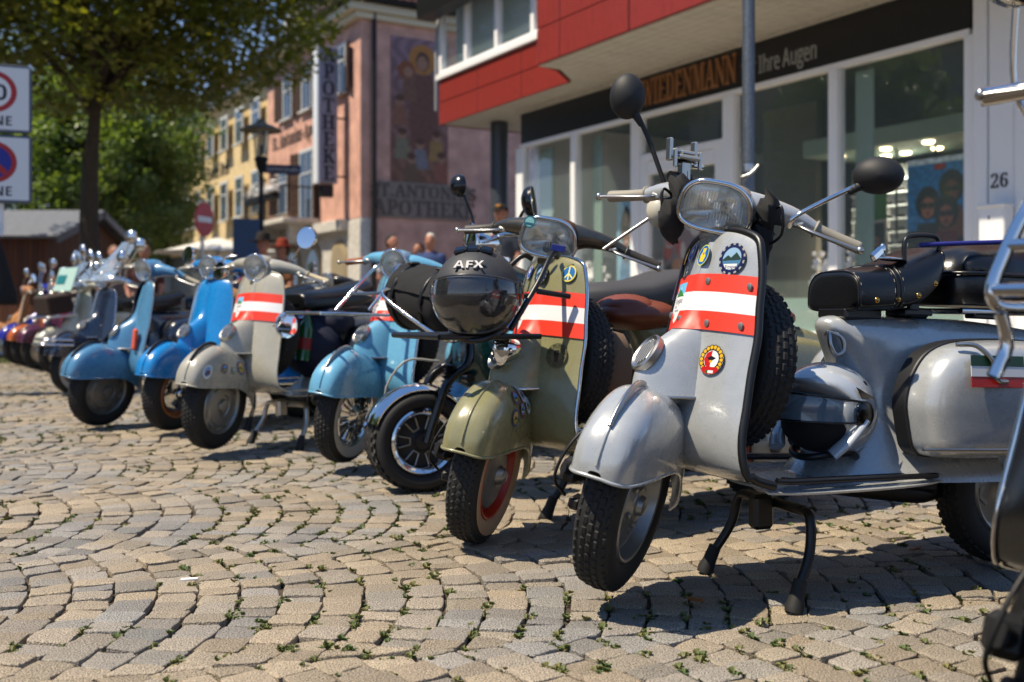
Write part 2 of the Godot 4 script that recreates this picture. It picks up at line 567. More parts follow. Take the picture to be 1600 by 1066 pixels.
func sticker_sheet() -> ImageTexture:
	var im := Image.create(1024, 512, false, Image.FORMAT_RGB8)
	im.fill(Color(.6, .6, .58))
	var q := func(k: int) -> Vector2: return Vector2((k % 8) * 128 + 64, (k / 8) * 128 + 64)
	var blue := Color(.03, .2, .5); var gold := Color(.78, .6, .08); var wht := Color(.82, .82, .8); var ink := Color(.03, .03, .04)
	var bgs := [Color(.03, .04, .06), Color(.02, .2, .5), Color(.02, .3, .6), Color(.05, .08, .25), Color(.03, .03, .04), Color(.03, .35, .6), Color(.33, .33, .23), Color(.05, .1, .2)]
	for k in 32: im.fill_rect(Rect2i((k % 8) * 128, (k / 8) * 128, 128, 128), bgs[k] if k < 8 else Color(.1, .1, .12))
	# 0 dark oval with a gold bird
	var c: Vector2 = q.call(0)
	p_disc(im, c, Vector2(60, 62), gold); p_disc(im, c, Vector2(52, 55), ink)
	p_poly(im, [c + Vector2(-10, 40), c + Vector2(-22, 5), c + Vector2(0, -40), c + Vector2(14, -20), c + Vector2(20, 30)], gold)
	p_disc(im, c + Vector2(-2, 0), Vector2(9, 22), wht)
	# 1 blue hexagon sign with a white leaf
	c = q.call(1)
	p_poly(im, [c + Vector2(0, -62), c + Vector2(52, -30), c + Vector2(52, 30), c + Vector2(0, 62), c + Vector2(-52, 30), c + Vector2(-52, -30)], wht)
	p_poly(im, [c + Vector2(0, -54), c + Vector2(45, -26), c + Vector2(45, 26), c + Vector2(0, 54), c + Vector2(-45, 26), c + Vector2(-45, -26)], Color(.02, .25, .62))
	p_poly(im, [c + Vector2(0, -34), c + Vector2(22, -4), c + Vector2(14, 8), c + Vector2(-14, 8), c + Vector2(-22, -4)], wht)
	p_poly(im, [c + Vector2(-3, 0), c + Vector2(3, 0), c + Vector2(5, 26), c + Vector2(-5, 26)], wht)
	# 2 blue oval with a yellow crest
	c = q.call(2)
	p_disc(im, c, Vector2(62, 62), Color(.75, .75, .2)); p_disc(im, c, Vector2(56, 56), Color(.02, .33, .62))
	p_poly(im, [c + Vector2(-26, 38), c + Vector2(-30, 0), c + Vector2(-14, -20), c + Vector2(-20, -40), c + Vector2(20, -40), c + Vector2(16, -14), c + Vector2(32, 6), c + Vector2(18, 40)], Color(.85, .7, .1))
	p_disc(im, c + Vector2(4, -8), Vector2(8, 8), Color(.02, .33, .62))
	# 3 dark blue gear with a lake view, 11 the same on a plain ground
	for k in [3, 11]:
		c = q.call(k)
		im.fill_rect(Rect2i(int(c.x) - 64, int(c.y) - 64, 128, 128), Color(.55, .55, .53) if k == 3 else Color(.4, .39, .28))
		p_gear(im, c, 62, 14, Color(.06, .08, .25))
		p_disc(im, c, Vector2(43, 43), Color(.5, .62, .72))
		p_poly(im, [c + Vector2(-42, 2), c + Vector2(-20, -14), c + Vector2(-4, -4), c + Vector2(18, -24), c + Vector2(42, 0), c + Vector2(42, 8), c + Vector2(-42, 10)], Color(.12, .2, .16))
		p_poly(im, [c + Vector2(-42, 8), c + Vector2(42, 6), c + Vector2(34, 28), c + Vector2(-34, 28)], Color(.25, .42, .55))
		p_poly(im, [c + Vector2(-36, 20), c + Vector2(30, 20), c + Vector2(22, 40), c + Vector2(-20, 40)], wht)
		p_text(im, "Vespa", c + Vector2(0, 32), 18, Color(.06, .08, .25), 0, "Droid Serif")
	# 4 club crest: gold chain ring round a red and white eagle field
	c = q.call(4)
	im.fill_rect(Rect2i(int(c.x) - 64, int(c.y) - 64, 128, 128), Color(.5, .5, .49))
	for i in 18:
		var a := TAU * i / 18
		p_disc(im, c + Vector2(cos(a), sin(a)) * 50, Vector2(11, 11), ink)
		p_disc(im, c + Vector2(cos(a), sin(a)) * 50, Vector2(8, 8), gold)
	p_disc(im, c, Vector2(42, 42), ink); p_disc(im, c, Vector2(37, 37), wht)
	p_poly(im, [c + Vector2(0, -37), c + Vector2(0, 37), c + Vector2(-26, 26), c + Vector2(-37, 0), c + Vector2(-26, -26)], Color(.65, .05, .04))
	p_poly(im, [c + Vector2(-22, -6), c + Vector2(0, -14), c + Vector2(24, -6), c + Vector2(8, 4), c + Vector2(0, 12), c + Vector2(-8, 4)], ink)
	p_disc(im, c + Vector2(0, 8), Vector2(8, 5), gold)
	p_poly(im, [c + Vector2(-46, 44), c + Vector2(-38, 30), c + Vector2(38, 30), c + Vector2(46, 44), c + Vector2(44, 58), c + Vector2(-44, 58)], Color(.65, .05, .04))
	p_poly(im, [c + Vector2(-20, 44), c + Vector2(20, 44), c + Vector2(20, 55), c + Vector2(-20, 55)], wht)
	p_poly(im, [c + Vector2(-20, 44), c + Vector2(-7, 44), c + Vector2(-7, 55), c + Vector2(-20, 55)], Color(.05, .35, .1))
	# 5 peace sign
	c = q.call(5)
	p_disc(im, c, Vector2(62, 62), Color(.8, .74, .3)); p_disc(im, c, Vector2(52, 52), Color(.02, .36, .6))
	for a in [-PI / 2, PI / 2, PI * .25, PI * .75]:
		var d := Vector2(cos(a), sin(a)) * 50; var o := d.orthogonal().normalized() * 5
		p_poly(im, [c + o, c + d + o, c + d - o, c - o], Color(.85, .8, .45))
	# 6 black round badge with a raised fist
	c = q.call(6)
	p_disc(im, c, Vector2(63, 63), ink); p_disc(im, c, Vector2(60, 60), bgs[6]); p_disc(im, c, Vector2(40, 40), ink); p_disc(im, c, Vector2(37.5, 37.5), bgs[6])
	p_poly(im, [c + Vector2(-12, 34), c + Vector2(-10, 10), c + Vector2(-18, -2), c + Vector2(-18, -20), c + Vector2(-8, -26), c + Vector2(14, -26), c + Vector2(18, -8), c + Vector2(12, 8), c + Vector2(13, 34)], ink)
	for i in 3: p_poly(im, [c + Vector2(-8 + i * 7, -24), c + Vector2(-7 + i * 7, -24), c + Vector2(-7 + i * 7, -12), c + Vector2(-8 + i * 7, -12)], bgs[6])
	var up := "HALT AN DER SAAR"
	for i in up.length():
		var a := -PI / 2 + (i - up.length() * .5 + .5) * .19
		p_text(im, up[i], c + Vector2(cos(a), sin(a)) * 50, 16, ink, a + PI / 2)
	var dn := "KEEP THE FAITH"
	for i in dn.length():
		var a := PI / 2 - (i - dn.length() * .5 + .5) * .2
		p_text(im, dn[i], c + Vector2(cos(a), sin(a)) * 50, 16, ink, a - PI / 2)
	# 7 club bottom badge, 8.. travel stickers
	var rg := RandomNumberGenerator.new()
	rg.seed = 21
	for k in [7, 8, 9, 10, 12, 13, 14, 15]:
		c = q.call(k)
		var rim_col: Color = [blue, ink, Color(.4, .05, .05), wht, Color(.05, .3, .12)][k % 5]
		p_disc(im, c, Vector2(63, 63), wht); p_disc(im, c, Vector2(60, 60), rim_col)
		p_disc(im, c, Vector2(46, 46), [Color(.45, .6, .75), Color(.7, .75, .8), Color(.75, .6, .3), Color(.3, .5, .75)][k % 4])
		var pk := c + Vector2(rg.randf_range(-14, 14), -20)
		p_poly(im, [c + Vector2(-42, 16), pk + Vector2(-10, 14), pk, pk + Vector2(14, 16), c + Vector2(42, 16), c + Vector2(30, 34), c + Vector2(-30, 34)], [Color(.2, .25, .3), Color(.12, .3, .14), Color(.45, .2, .1)][k % 3])
		p_poly(im, [pk + Vector2(-7, 10), pk, pk + Vector2(8, 10)], wht)
		p_poly(im, [c + Vector2(-38, 18), c + Vector2(38, 18), c + Vector2(34, 30), c + Vector2(-34, 30)], [wht, Color(.75, .65, .1), Color(.15, .35, .5)][k % 3])
	# 16 a cyan and white head-lamp sticker, 17 a blue plate
	c = q.call(16)
	p_disc(im, c, Vector2(63, 63), Color(.05, .3, .36)); p_disc(im, c, Vector2(48, 48), Color(.45, .65, .65)); p_poly(im, [c + Vector2(-44, 8), c + Vector2(44, 8), c + Vector2(38, 34), c + Vector2(-38, 34)], Color(.05, .3, .36))
	return as_tex(im)

# ---------------------------------------------------------------- ground: setts laid in segmental arcs
const BAY := 1.06
const RISE := .34

# the street climbs a little behind the row towards the shop
static func ground_y(x: float, z: float) -> float:
	var d := -z
	var k := (d - 4.6) * .62 + (x + .3) * .75
	var a := clampf(k / 5.5, 0, 1)
	return RISE * a * a * (3 - 2 * a) * smoothstep(-3.0, .5, x)

# n counts the courses, t runs across a bay; the bays lie turned a little against the camera
static func arc_pt(n: float, bay: int, t: float, s: float, h: float) -> Vector2:
	var u := n * s + h * 4 * t * (1 - t) + sin(bay * 2.4) * .03
	var w := 2.13 + BAY * (bay + t)
	return Vector2(u * .9717 - w * .2363, u * .2363 + w * .9717)

func make_ground() -> void:
	var soil := G.new()
	var rows := []
	for i in 61:
		var row := PackedVector3Array()
		for j in 61:
			var x := lerpf(-14, 14, j / 60.0); var z := lerpf(4, -16, i / 60.0)
			row.append(Vector3(x, ground_y(x, z) - .0125, z))
		rows.append(row)
	soil.grid(rows)
	var sq := base("cobbled_square", Transform3D.IDENTITY, "", "", "", "structure")
	var dirt := StandardMaterial3D.new()
	dirt.albedo_color = Color(.36, .31, .24); dirt.roughness = 1.0
	dirt.uv1_triplanar = true; dirt.uv1_scale = Vector3.ONE * 7.0; dirt.albedo_texture = noise_tex(.03, 5, .4, 1.0, 12)
	dirt.normal_enabled = true; dirt.normal_texture = T_grit
	put("joint_soil", soil, dirt, sq)
	var stone := StandardMaterial3D.new()
	stone.vertex_color_use_as_albedo = true; stone.roughness = .78
	stone.uv1_triplanar = true; stone.uv1_world_triplanar = true; stone.uv1_scale = Vector3.ONE * 3.1
	var ct := noise_tex(.06, 6, .5, 1.2, 14, 1024)
	stone.albedo_texture = ct
	stone.normal_enabled = true; stone.normal_texture = noise_tex(.05, 5, 0, 1, 15, 1024, 13.0); stone.normal_scale = 1.0
	M.stone = stone
	var rg := RandomNumberGenerator.new()
	rg.seed = 99
	var tone := FastNoiseLite.new()
	tone.seed = 5; tone.frequency = .35
	var list := []   # [apparent size, outline corners, tone]
	var s := .102
	var h := .15
	var weeds := []
	for bay in range(-2, 12):
		for n in range(-130, 130):
			var mid := arc_pt(n, bay, .5, s, h)
			var reach := mid.y * .56 + 1.2
			if mid.x < -reach - .4 or mid.x > reach + .2: continue
			var f0 := 13
			var ts := [0.0]
			var tt := 0.0
			while tt < 1.0:
				var slope := absf(4 * h * (1 - 2 * tt) / BAY)
				tt += rg.randf_range(.05, .088) / sqrt(1 + slope * slope * .5)
				ts.append(minf(tt, 1.0))
			if ts[ts.size() - 1] - ts[ts.size() - 2] < .03: ts.remove_at(ts.size() - 2)
			for k in ts.size() - 1:
				var q := []
				for e in [[.016, ts[k]], [.016, ts[k + 1]], [.984, ts[k + 1]], [.984, ts[k]]]:
					var fp: float = 4 * h * (1 - 2 * e[1]) / BAY
					var t2: float = e[1] - (fp * s / (1 + fp * fp) / BAY if e[0] > .5 else 0.0)
					var p := arc_pt(n + e[0], bay, clampf(t2, 0, 1), s, h)
					q.append(p + Vector2(rg.randf_range(-1, 1), rg.randf_range(-1, 1)) * .0062)
				var c: Vector2 = (q[0] + q[1] + q[2] + q[3]) * .25
				if absf(c.x) > c.y * .53 + .25 or c.y < 1.75: continue
				var area := absf((q[2] - q[0]).cross(q[3] - q[1])) * .5
				if area < .0016: continue
				var w := clampf(tone.get_noise_2d(c.x * 3, c.y * 3) * 1.1 + rg.randf_range(-.45, .55) + .25, 0, 1)
				list.append([1.0 / c.length(), q, w, rg.randf_range(.74, 1.14), c])
				if rg.randf() < .95: weeds.append([(q[0] as Vector2).lerp(q[1], rg.randf()) if rg.randf() < .78 else (q[1] as Vector2).lerp(q[2], rg.randf()), rg.randf()])
	list.sort_custom(func(a, b): return a[0] > b[0])
	var rest := G.new()
	for i in list.size():
		var e = list[i]
		var g: G = rest
		if i < 300: g = G.new()
		sett(g, e[1], e[2], e[3], rg, e[4].y < 6.5)
		if i < 300: put("sett", g, stone, sq)
	tag(put("sett_field", rest, stone, sq), "", "", "", "stuff")
	# street beyond the setts
	var st := G.new()
	rows = []
	for i in 41:
		var row := PackedVector3Array()
		for j in 41:
			var x := lerpf(-60, 60, j / 40.0); var z := lerpf(30, -110, i / 40.0)
			row.append(Vector3(x, -.05, z))
		rows.append(row)
	st.grid(rows)
	tag(put("ground", st, mat(Color(.5, .47, .43), .9, 0.0, "rough", .6)), "", "", "", "structure")
	# light paving by the shop: slabs with open joints
	var pv := base("pavement", Transform3D.IDENTITY, "", "", "", "structure")
	var slab_m := [mat(Color(.66, .63, .58), .8, 0, "rough", 2.0), mat(Color(.62, .59, .55), .8, 0, "rough", 2.3), mat(Color(.69, .66, .6), .8, 0, "rough", 1.7)]
	var o := shop_xf()
	for i in 26:
		for j in 4:
			var g := G.new()
			var a := o * Vector3(-2.2 + i * .6, 0, -.55 - j * .6)
			g.box(Vector3.ZERO, Vector3(.592, .05, .592), .006)
			put("paving_slab", g, slab_m[(i * 7 + j * 3) % 3], pv, Transform3D(o.basis, Vector3(a.x, ground_y(a.x, a.z) - .012 + .02, a.z)))
	# weeds growing in the joints: nobody could count them
	var leaf := G.new()
	for b in 9:
		var a := b * 2.4 + .3
		var d := Vector3(cos(a), 0, sin(a)); var sd := d.cross(Vector3.UP)
		var L := .009 + .012 * fmod(b * .618, 1.0)
		var hh := .006 + .012 * fmod(b * .38, 1.0)
		leaf.face([sd * .0006, d * L * .45 + sd * .0042 + Vector3.UP * hh, d * L + Vector3.UP * hh * .8, d * L * .45 - sd * .0042 + Vector3.UP * hh * .9])
	var mm := MultiMesh.new()
	mm.transform_format = MultiMesh.TRANSFORM_3D
	mm.use_colors = true
	mm.mesh = leaf.done()
	var pl := []
	for w in weeds:
		var nz := tone.get_noise_2d(w[0].x * 2.3 + 40, w[0].y * 2.3)
		if nz * 1.5 + w[1] * .36 < .14: continue
		for q in 1 + int(w[1] * 5.5):
			pl.append([w[0] + Vector2(rg.randf_range(-.012, .012), rg.randf_range(-.03, .03)), rg.randf_range(.3, 1.05), rg.randf() * TAU, rg.randf()])
	mm.instance_count = pl.size()
	for i in pl.size():
		var e = pl[i]
		mm.set_instance_transform(i, Transform3D(Basis(Vector3.UP, e[2]).scaled(Vector3.ONE * e[1]), Vector3(e[0].x, ground_y(e[0].x, -e[0].y) - .006, -e[0].y)))
		mm.set_instance_color(i, Color(.065, .11, .03).lerp(Color(.2, .17, .055), e[3] * .85))
	var mi := MultiMeshInstance3D.new()
	mi.name = "joint_weeds"; mi.multimesh = mm
	var wm := StandardMaterial3D.new()
	wm.vertex_color_use_as_albedo = true; wm.roughness = .7; wm.backlight_enabled = true; wm.backlight = Color(.35, .4, .1)
	mi.material_override = wm
	add_child(mi)
	tag(mi, "low green weeds growing in the cobble joints", "weeds", "", "stuff")
	# strip of dry grass where the setts end
	var gs := G.new()
	for i in 2600:
		var x := rg.randf_range(-8.2, -3.6); var z := -rg.randf_range(12.9, 13.9)
		var a := rg.randf() * TAU; var d := Vector3(cos(a), 0, sin(a)) * .012
		gs.col = Color(.2, .19, .06).lerp(Color(.1, .15, .04), rg.randf())
		var p := Vector3(x, -.03, z)
		gs.face([p - d, p + d, p + Vector3(rg.randf_range(-.04, .04), rg.randf_range(.05, .13), rg.randf_range(-.04, .04))])
	tag(put("dry_grass", gs, wm), "strip of dry grass at the far edge of the cobbles", "grass", "", "stuff")


func sett(g: G, q: Array, w: float, br: float, rg: RandomNumberGenerator, fine: bool) -> void:
	var c: Vector2 = (q[0] + q[1] + q[2] + q[3]) * .25
	var gap := rg.randf_range(.0014, .0042)
	var top := ground_y(c.x, -c.y) + rg.randf_range(-.004, .005)
	var tan_ := Color(.395, .32, .225); var grey := Color(.295, .282, .262)
	var cl := tan_.lerp(grey, w) * br
	cl.a = 1.0
	g.col = cl
	var o := []
	for i in 4:
		var p: Vector2 = q[i]; var a: Vector2 = q[(i + 3) % 4]; var b: Vector2 = q[(i + 1) % 4]
		p += (c - p).normalized() * gap * 1.3
		if fine:
			o.append(p + (a - p) * rg.randf_range(.03, .13)); o.append(p + (b - p) * rg.randf_range(.03, .13)); o.append(p.lerp(b, rg.randf_range(.4, .6)) + Vector2(rg.randf_range(-1, 1), rg.randf_range(-1, 1)) * .0028)
		else: o.append(p)
	var n := o.size()
	var tx := rg.randf_range(-.04, .04); var tz := rg.randf_range(-.04, .04)
	var rings := [[1.0, -.03], [1.0, -.0035], [.97, -.0004], [.6, .0006]] if fine else [[1.0, -.02], [.985, -.004], [.9, .0]]
	var b0 := g.v.size()
	for r in rings:
		for p in o:
			var d: Vector2 = (p - c) * r[0]
			var y: float = top + r[1] + d.x * tx + d.y * tz + (rg.randf_range(-.0022, .0022) if r[0] < 1 else 0.0)
			g.vert(Vector3(c.x + d.x, y, -(c.y + d.y)))
	for i in rings.size() - 1:
		for j in n:
			var a := b0 + i * n + j; var b := b0 + i * n + (j + 1) % n
			g.tri(a, b, b + n); g.tri(a, b + n, a + n)
	var m := g.vert(Vector3(c.x, top + .002 + rg.randf_range(-.002, .003), -c.y))
	var l := b0 + (rings.size() - 1) * n
	for j in n: g.tri(m, l + j, l + (j + 1) % n)

# ---------------------------------------------------------------- optician's shop: x along the front (away from the camera), y up, z into the house
func shop_xf() -> Transform3D:
	return Transform3D(Basis(Vector3(-.517, 0, -.856).normalized(), Vector3.UP, Vector3(.856, 0, -.517).normalized()), Vector3(4.31, .36, -9.57))

func bar(root: Node, called: String, m: Material, a: Vector3, b: Vector3, bev := .004) -> MeshInstance3D:
	var g := G.new()
	g.box((a + b) * .5, (b - a).abs(), bev)
	return put(called, g, m, root)

func letters(root: Node, called: String, text: String, size: float, m: Material, t: Transform3D, fonts := "Droid Sans", depth := .02, sx := 1.0, bold := false, fit := 0.0) -> MeshInstance3D:
	var g := G.new()
	if fit > 0: sx = fit / words(text, size, depth, fonts, bold).get_aabb().size.x
	g.mesh_in(words(text, size, depth, fonts, bold), Transform3D(t.basis.scaled_local(Vector3(sx, 1, 1)), t.origin))
	return put(called, g, m, root)

func people_print(k: int) -> ImageTexture:
	var im := Image.create(192, 320, false, Image.FORMAT_RGB8)
	var hair := [Color(.05, .03, .02), Color(.1, .04, .02), Color(.03, .02, .02)]
	var skin := [Color(.55, .33, .22), Color(.4, .22, .14), Color(.5, .3, .2)]
	if k == 0:
		im.fill(Color(.1, .42, .62)); im.fill_rect(Rect2i(0, 200, 192, 120), Color(.05, .06, .07))
		im.fill_rect(Rect2i(0, 0, 192, 16), Color(.75, .8, .8))
		im.fill_rect(Rect2i(86, 18, 36, 16), Color(.6, .08, .06))
		var sp := [[Vector2(140, 92), 1], [Vector2(66, 132), 0], [Vector2(124, 158), 2]]
		for e in sp:
			var c: Vector2 = e[0]
			p_disc(im, c + Vector2(0, -8), Vector2(38, 46), hair[e[1]])
			p_poly(im, [c + Vector2(-48, 130), c + Vector2(-30, 46), c + Vector2(30, 46), c + Vector2(50, 130)], [Color(.07, .07, .08), skin[1], Color(.35, .1, .1)][e[1]])
			p_disc(im, c + Vector2(0, 4), Vector2(22, 31), skin[e[1]])
			p_disc(im, c + Vector2(-10, -2), Vector2(10, 7), Color(.02, .02, .03)); p_disc(im, c + Vector2(11, -2), Vector2(10, 7), Color(.02, .02, .03))
			p_disc(im, c + Vector2(0, 20), Vector2(8, 3), Color(.4, .12, .1))
		im.fill_rect(Rect2i(0, 236, 192, 84), Color(.04, .05, .06))
		p_text(im, "your brand", Vector2(88, 256), 27, Color(.6, .72, .75), -.06, "Droid Serif", false)
		p_text(im, "your style", Vector2(82, 288), 27, Color(.6, .72, .75), -.06, "Droid Serif", false)
		p_disc(im, Vector2(168, 268), Vector2(18, 26), Color(.7, .2, .35)); p_disc(im, Vector2(160, 298), Vector2(14, 18), Color(.8, .45, .5))
	elif k == 1:
		im.fill(Color(.55, .72, .8))
		p_disc(im, Vector2(96, 96), Vector2(54, 72), Color(.12, .08, .06))
		p_disc(im, Vector2(96, 110), Vector2(44, 66), Color(.5, .33, .25))
		p_disc(im, Vector2(78, 100), Vector2(15, 9), Color(.1, .07, .06)); p_disc(im, Vector2(116, 100), Vector2(15, 9), Color(.1, .07, .06))
		p_disc(im, Vector2(97, 146), Vector2(20, 7), Color(.75, .65, .6))
		p_poly(im, [Vector2(20, 320), Vector2(50, 190), Vector2(96, 210), Vector2(142, 190), Vector2(176, 320)], Color(.35, .5, .62))
		p_poly(im, [Vector2(70, 180), Vector2(122, 180), Vector2(98, 230)], Color(.45, .3, .22))
	else:
		im.fill(Color(.62, .6, .55)); im.fill_rect(Rect2i(14, 18, 164, 284), Color(.1, .09, .08))
		for c in [Vector2(66, 150), Vector2(124, 120), Vector2(104, 220)]:
			p_disc(im, c, Vector2(34, 44), Color(.07, .04, .03)); p_disc(im, c + Vector2(0, 6), Vector2(22, 30), Color(.5, .32, .24))
			p_disc(im, c + Vector2(-9, 2), Vector2(8, 6), Color(.03, .03, .03)); p_disc(im, c + Vector2(9, 2), Vector2(8, 6), Color(.03, .03, .03))
	return as_tex(soften(im, 5))

# a printed photograph has soft edges and uneven light
func soften(im: Image, k: int, grain := .3) -> Image:
	var w := im.get_width(); var h := im.get_height()
	var nz := FastNoiseLite.new(); nz.seed = w; nz.frequency = .05; nz.fractal_octaves = 3
	for y in h:
		for x in w:
			var c := im.get_pixel(x, y) * (1.0 + grain * nz.get_noise_2d(x, y))
			im.set_pixel(x, y, Color(c.r, c.g, c.b))
	im.resize(w / k, h / k, Image.INTERPOLATE_LANCZOS); im.resize(w, h, Image.INTERPOLATE_CUBIC)
	return im

func print_mat(t: Texture2D, rough := .5) -> StandardMaterial3D:
	var m := StandardMaterial3D.new()
	m.albedo_texture = t; m.roughness = rough
	return m

func board(root: Node, called: String, t: Transform3D, w: float, h: float, m: Material, th := .012) -> MeshInstance3D:
	# a printed board: picture on the front (+Z of t), plain edges
	var g := G.new()
	var f := func(x: float, y: float, z: float) -> Vector3: return Vector3(x * w * .5, y * h * .5, z)
	g.face([f.call(-1, 1, th), f.call(1, 1, th), f.call(1, -1, th), f.call(-1, -1, th)], [Vector2(0, 0), Vector2(1, 0), Vector2(1, 1), Vector2(0, 1)])
	for k in 4:
		var a: Vector2 = [Vector2(-1, 1), Vector2(1, 1), Vector2(1, -1), Vector2(-1, -1)][k]
		var b: Vector2 = [Vector2(1, 1), Vector2(1, -1), Vector2(-1, -1), Vector2(-1, 1)][k]
		g.face([f.call(a.x, a.y, 0), f.call(b.x, b.y, 0), f.call(b.x, b.y, th), f.call(a.x, a.y, th)])
	g.face([f.call(-1, 1, 0), f.call(-1, -1, 0), f.call(1, -1, 0), f.call(1, 1, 0)])
	return put(called, g, m, root, t)

func make_shop() -> void:
	var X := shop_xf()
	var r := base("optician_shop", X, "modern optician's shop with red panels above tall glass windows and a dark name band", "building")
	var frame := mat(Color(.9, .9, .9), .4)
	var anth := mat(Color(.1, .105, .115), .35)
	var red := mat(Color(.52, .165, .14), .45, 0, "streak", .55)
	var soffit := mat(Color(.76, .75, .72), .7, 0, "streak", .4)
	var gl := glass(.05, Color(.75, .85, .83))
	var dark := mat(Color(.12, .115, .1), .8)
	var mint := mat(Color(.5, .59, .55), .6)
	# plinth, name band, frames
	bar(r, "plinth", frame, Vector3(-6, -.3, -.05), Vector3(8.05, .09, .2))
	bar(r, "name_band", anth, Vector3(0, 2.965, -.04), Vector3(8.0, 3.44, .25))
	bar(r, "upper_rail", frame, Vector3(0, 2.9, -.06), Vector3(8.0, 2.96, .06))
	bar(r, "eaves_strip", soffit, Vector3(-6, 3.445, -.1), Vector3(8.0, 3.497, .25))
	for e in [[8.0, .1], [6.5, .055], [5.02, .09], [3.22, .09], [1.615, .06], [.0, .05]]:
		bar(r, "mullion", frame, Vector3(e[0] - e[1], .092, -.07), Vector3(e[0] + e[1], 2.898, .06))
	for e in [[6.56, 7.9], [5.11, 6.44], [1.68, 3.12], [.06, 1.55]]:
		bar(r, "window_pane", gl, Vector3(e[0], .095, -.006), Vector3(e[1], 2.897, .006), 0.0)
	for e in [[1.69, 3.12], [.06, 1.55], [5.12, 6.44], [6.57, 7.89]]:
		bar(r, "frosted_film", mint, Vector3(e[0], .097, .012), Vector3(e[1], .46, .016), 0.0)
	# glazed door with its transom light
	var dr := bar(r, "door_frame", frame, Vector3(3.32, 2.3, -.06), Vector3(4.92, 2.4, .05))
	bar(dr, "door_jamb", frame, Vector3(4.78, .1, -.055), Vector3(4.92, 2.3, .05))
	bar(dr, "door_jamb", frame, Vector3(3.32, .1, -.055), Vector3(3.46, 2.3, .05))
	bar(dr, "door_leaf_top", frame, Vector3(3.47, 2.12, -.05), Vector3(4.77, 2.295, .03))
	bar(dr, "door_glass", gl, Vector3(3.47, .3, -.005), Vector3(4.77, 2.119, .005), 0.0)
	bar(dr, "door_kick_plate", frame, Vector3(3.47, .1, -.04), Vector3(4.77, .298, .03))
	bar(dr, "transom_glass", gl, Vector3(3.32, 2.405, -.005), Vector3(4.92, 2.895, .005), 0.0)
	# white pillar with the house number, and the next window beyond it
	for e in [[-.2, -.06], [-.46, -.21], [-.6, -.47]]:
		bar(r, "pillar_panel", frame, Vector3(e[0], .092, -.1 if e[0] != -.46 else -.085), Vector3(e[1], 3.44, .25), .012)
	bar(r, "window_pane", gl, Vector3(-3.2, .095, -.006), Vector3(-.66, 3.2, .006), 0.0)
	bar(r, "mullion", frame, Vector3(-.72, .092, -.05), Vector3(-.61, 3.44, .05))
	bar(r, "upper_rail", frame, Vector3(-3.2, 3.21, -.04), Vector3(-.73, 3.44, .05))
	var flip := Basis(Vector3.UP, PI)
	letters(r, "house_number", "26", .17, mat(Color(.1, .1, .1), .5), Transform3D(flip, Vector3(-.325, 1.5, -.092)), "Droid Serif", .012, .95)
	letters(r, "shop_name", "WIEDENMANN", .47, mat(Color(.56, .38, .23), .45), Transform3D(flip, Vector3(3.98, 3.2, -.052)), "Droid Serif", .03, 1.0, true, 1.8)
	letters(r, "shop_motto", "für Ihre Augen", .27, mat(Color(.6, .6, .58), .5), Transform3D(flip, Vector3(2.42, 3.16, -.05)), "Droid Sans", .012, 1.0, false, 1.14)
	# red upper storey: bay over the door side, and the lower left part with ribbon windows
	var bay := G.new()
	var plan := PackedVector2Array([Vector2(5.13, -1.5), Vector2(5.27, -1.12), Vector2(5.75, -.6), Vector2(5.75, .3), Vector2(-6, .3), Vector2(-6, -1.5)])
	bay.xf = Transform3D(Basis(Vector3.RIGHT, Vector3(0, 0, 1), Vector3.UP), Vector3.ZERO)
	bay.slab(plan, 3.5, 7.2)
	put("bay_core", bay, soffit, r)
	bar(r, "wing_core", soffit, Vector3(5.752, 3.498, -.57), Vector3(9.72, 4.25, 5.0))
	for k in 6:
		for j in 3:
			var a := 5.12 - k * 1.9
			bar(r, "red_panel", red, Vector3(a - 1.885 if k else a - .47, 3.48 + j * .46, -1.545), Vector3(a, 3.93 + j * .46, -1.503), .006)
		if k == 0:
			for j in 3: bar(r, "red_panel", red, Vector3(3.25, 3.48 + j * .46, -1.545), Vector3(4.635, 3.93 + j * .46, -1.503), .006)
	for j in 3:
		var q := G.new()
		var a := Vector3(5.135, 0, -1.525); var b := Vector3(5.29, 0, -1.12); var d := Vector3(5.77, 0, -.6)
		for e in [[a, b], [b, d]]:
			var m: Vector3 = (e[0] + e[1]) * .5; var w: Vector3 = e[1] - e[0]
			q.box(m + Vector3(.02, 3.705 + j * .46, -.01), Vector3(w.length(), .45, .03), .004, Basis(Vector3.UP, atan2(-w.z, w.x)))
		put("red_panel", q, red, r)
	for e in [[5.8, 7.05], [7.065, 8.4], [8.415, 9.74]]:
		bar(r, "red_panel", red, Vector3(e[0], 3.485, -.615), Vector3(e[1], 3.86, -.573), .006)
		bar(r, "red_panel", red, Vector3(e[0], 3.872, -.615), Vector3(e[1], 4.245, -.573), .006)
	bar(r, "red_end_panel", red, Vector3(9.722, 3.485, -.6), Vector3(9.76, 4.245, 5.0), .006)
	bar(r, "window_sill", frame, Vector3(5.8, 4.252, -.66), Vector3(9.8, 4.34, -.4))
	for e in [9.74, 8.84, 7.84, 6.78, 5.95]:
		bar(r, "ribbon_mullion", frame, Vector3(e - .05, 4.345, -.6), Vector3(e + .05, 5.6, -.5))
	bar(r, "ribbon_rail", frame, Vector3(5.9, 4.345, -.59), Vector3(9.69, 4.42, -.51))
	bar(r, "ribbon_rail", frame, Vector3(5.9, 5.6, -.6), Vector3(9.8, 5.75, -.5))
	for e in [[8.9, 9.68], [7.9, 8.78], [6.84, 7.78], [6.0, 6.72]]:
		bar(r, "ribbon_window", gl, Vector3(e[0], 4.425, -.555), Vector3(e[1], 5.598, -.545), 0.0)
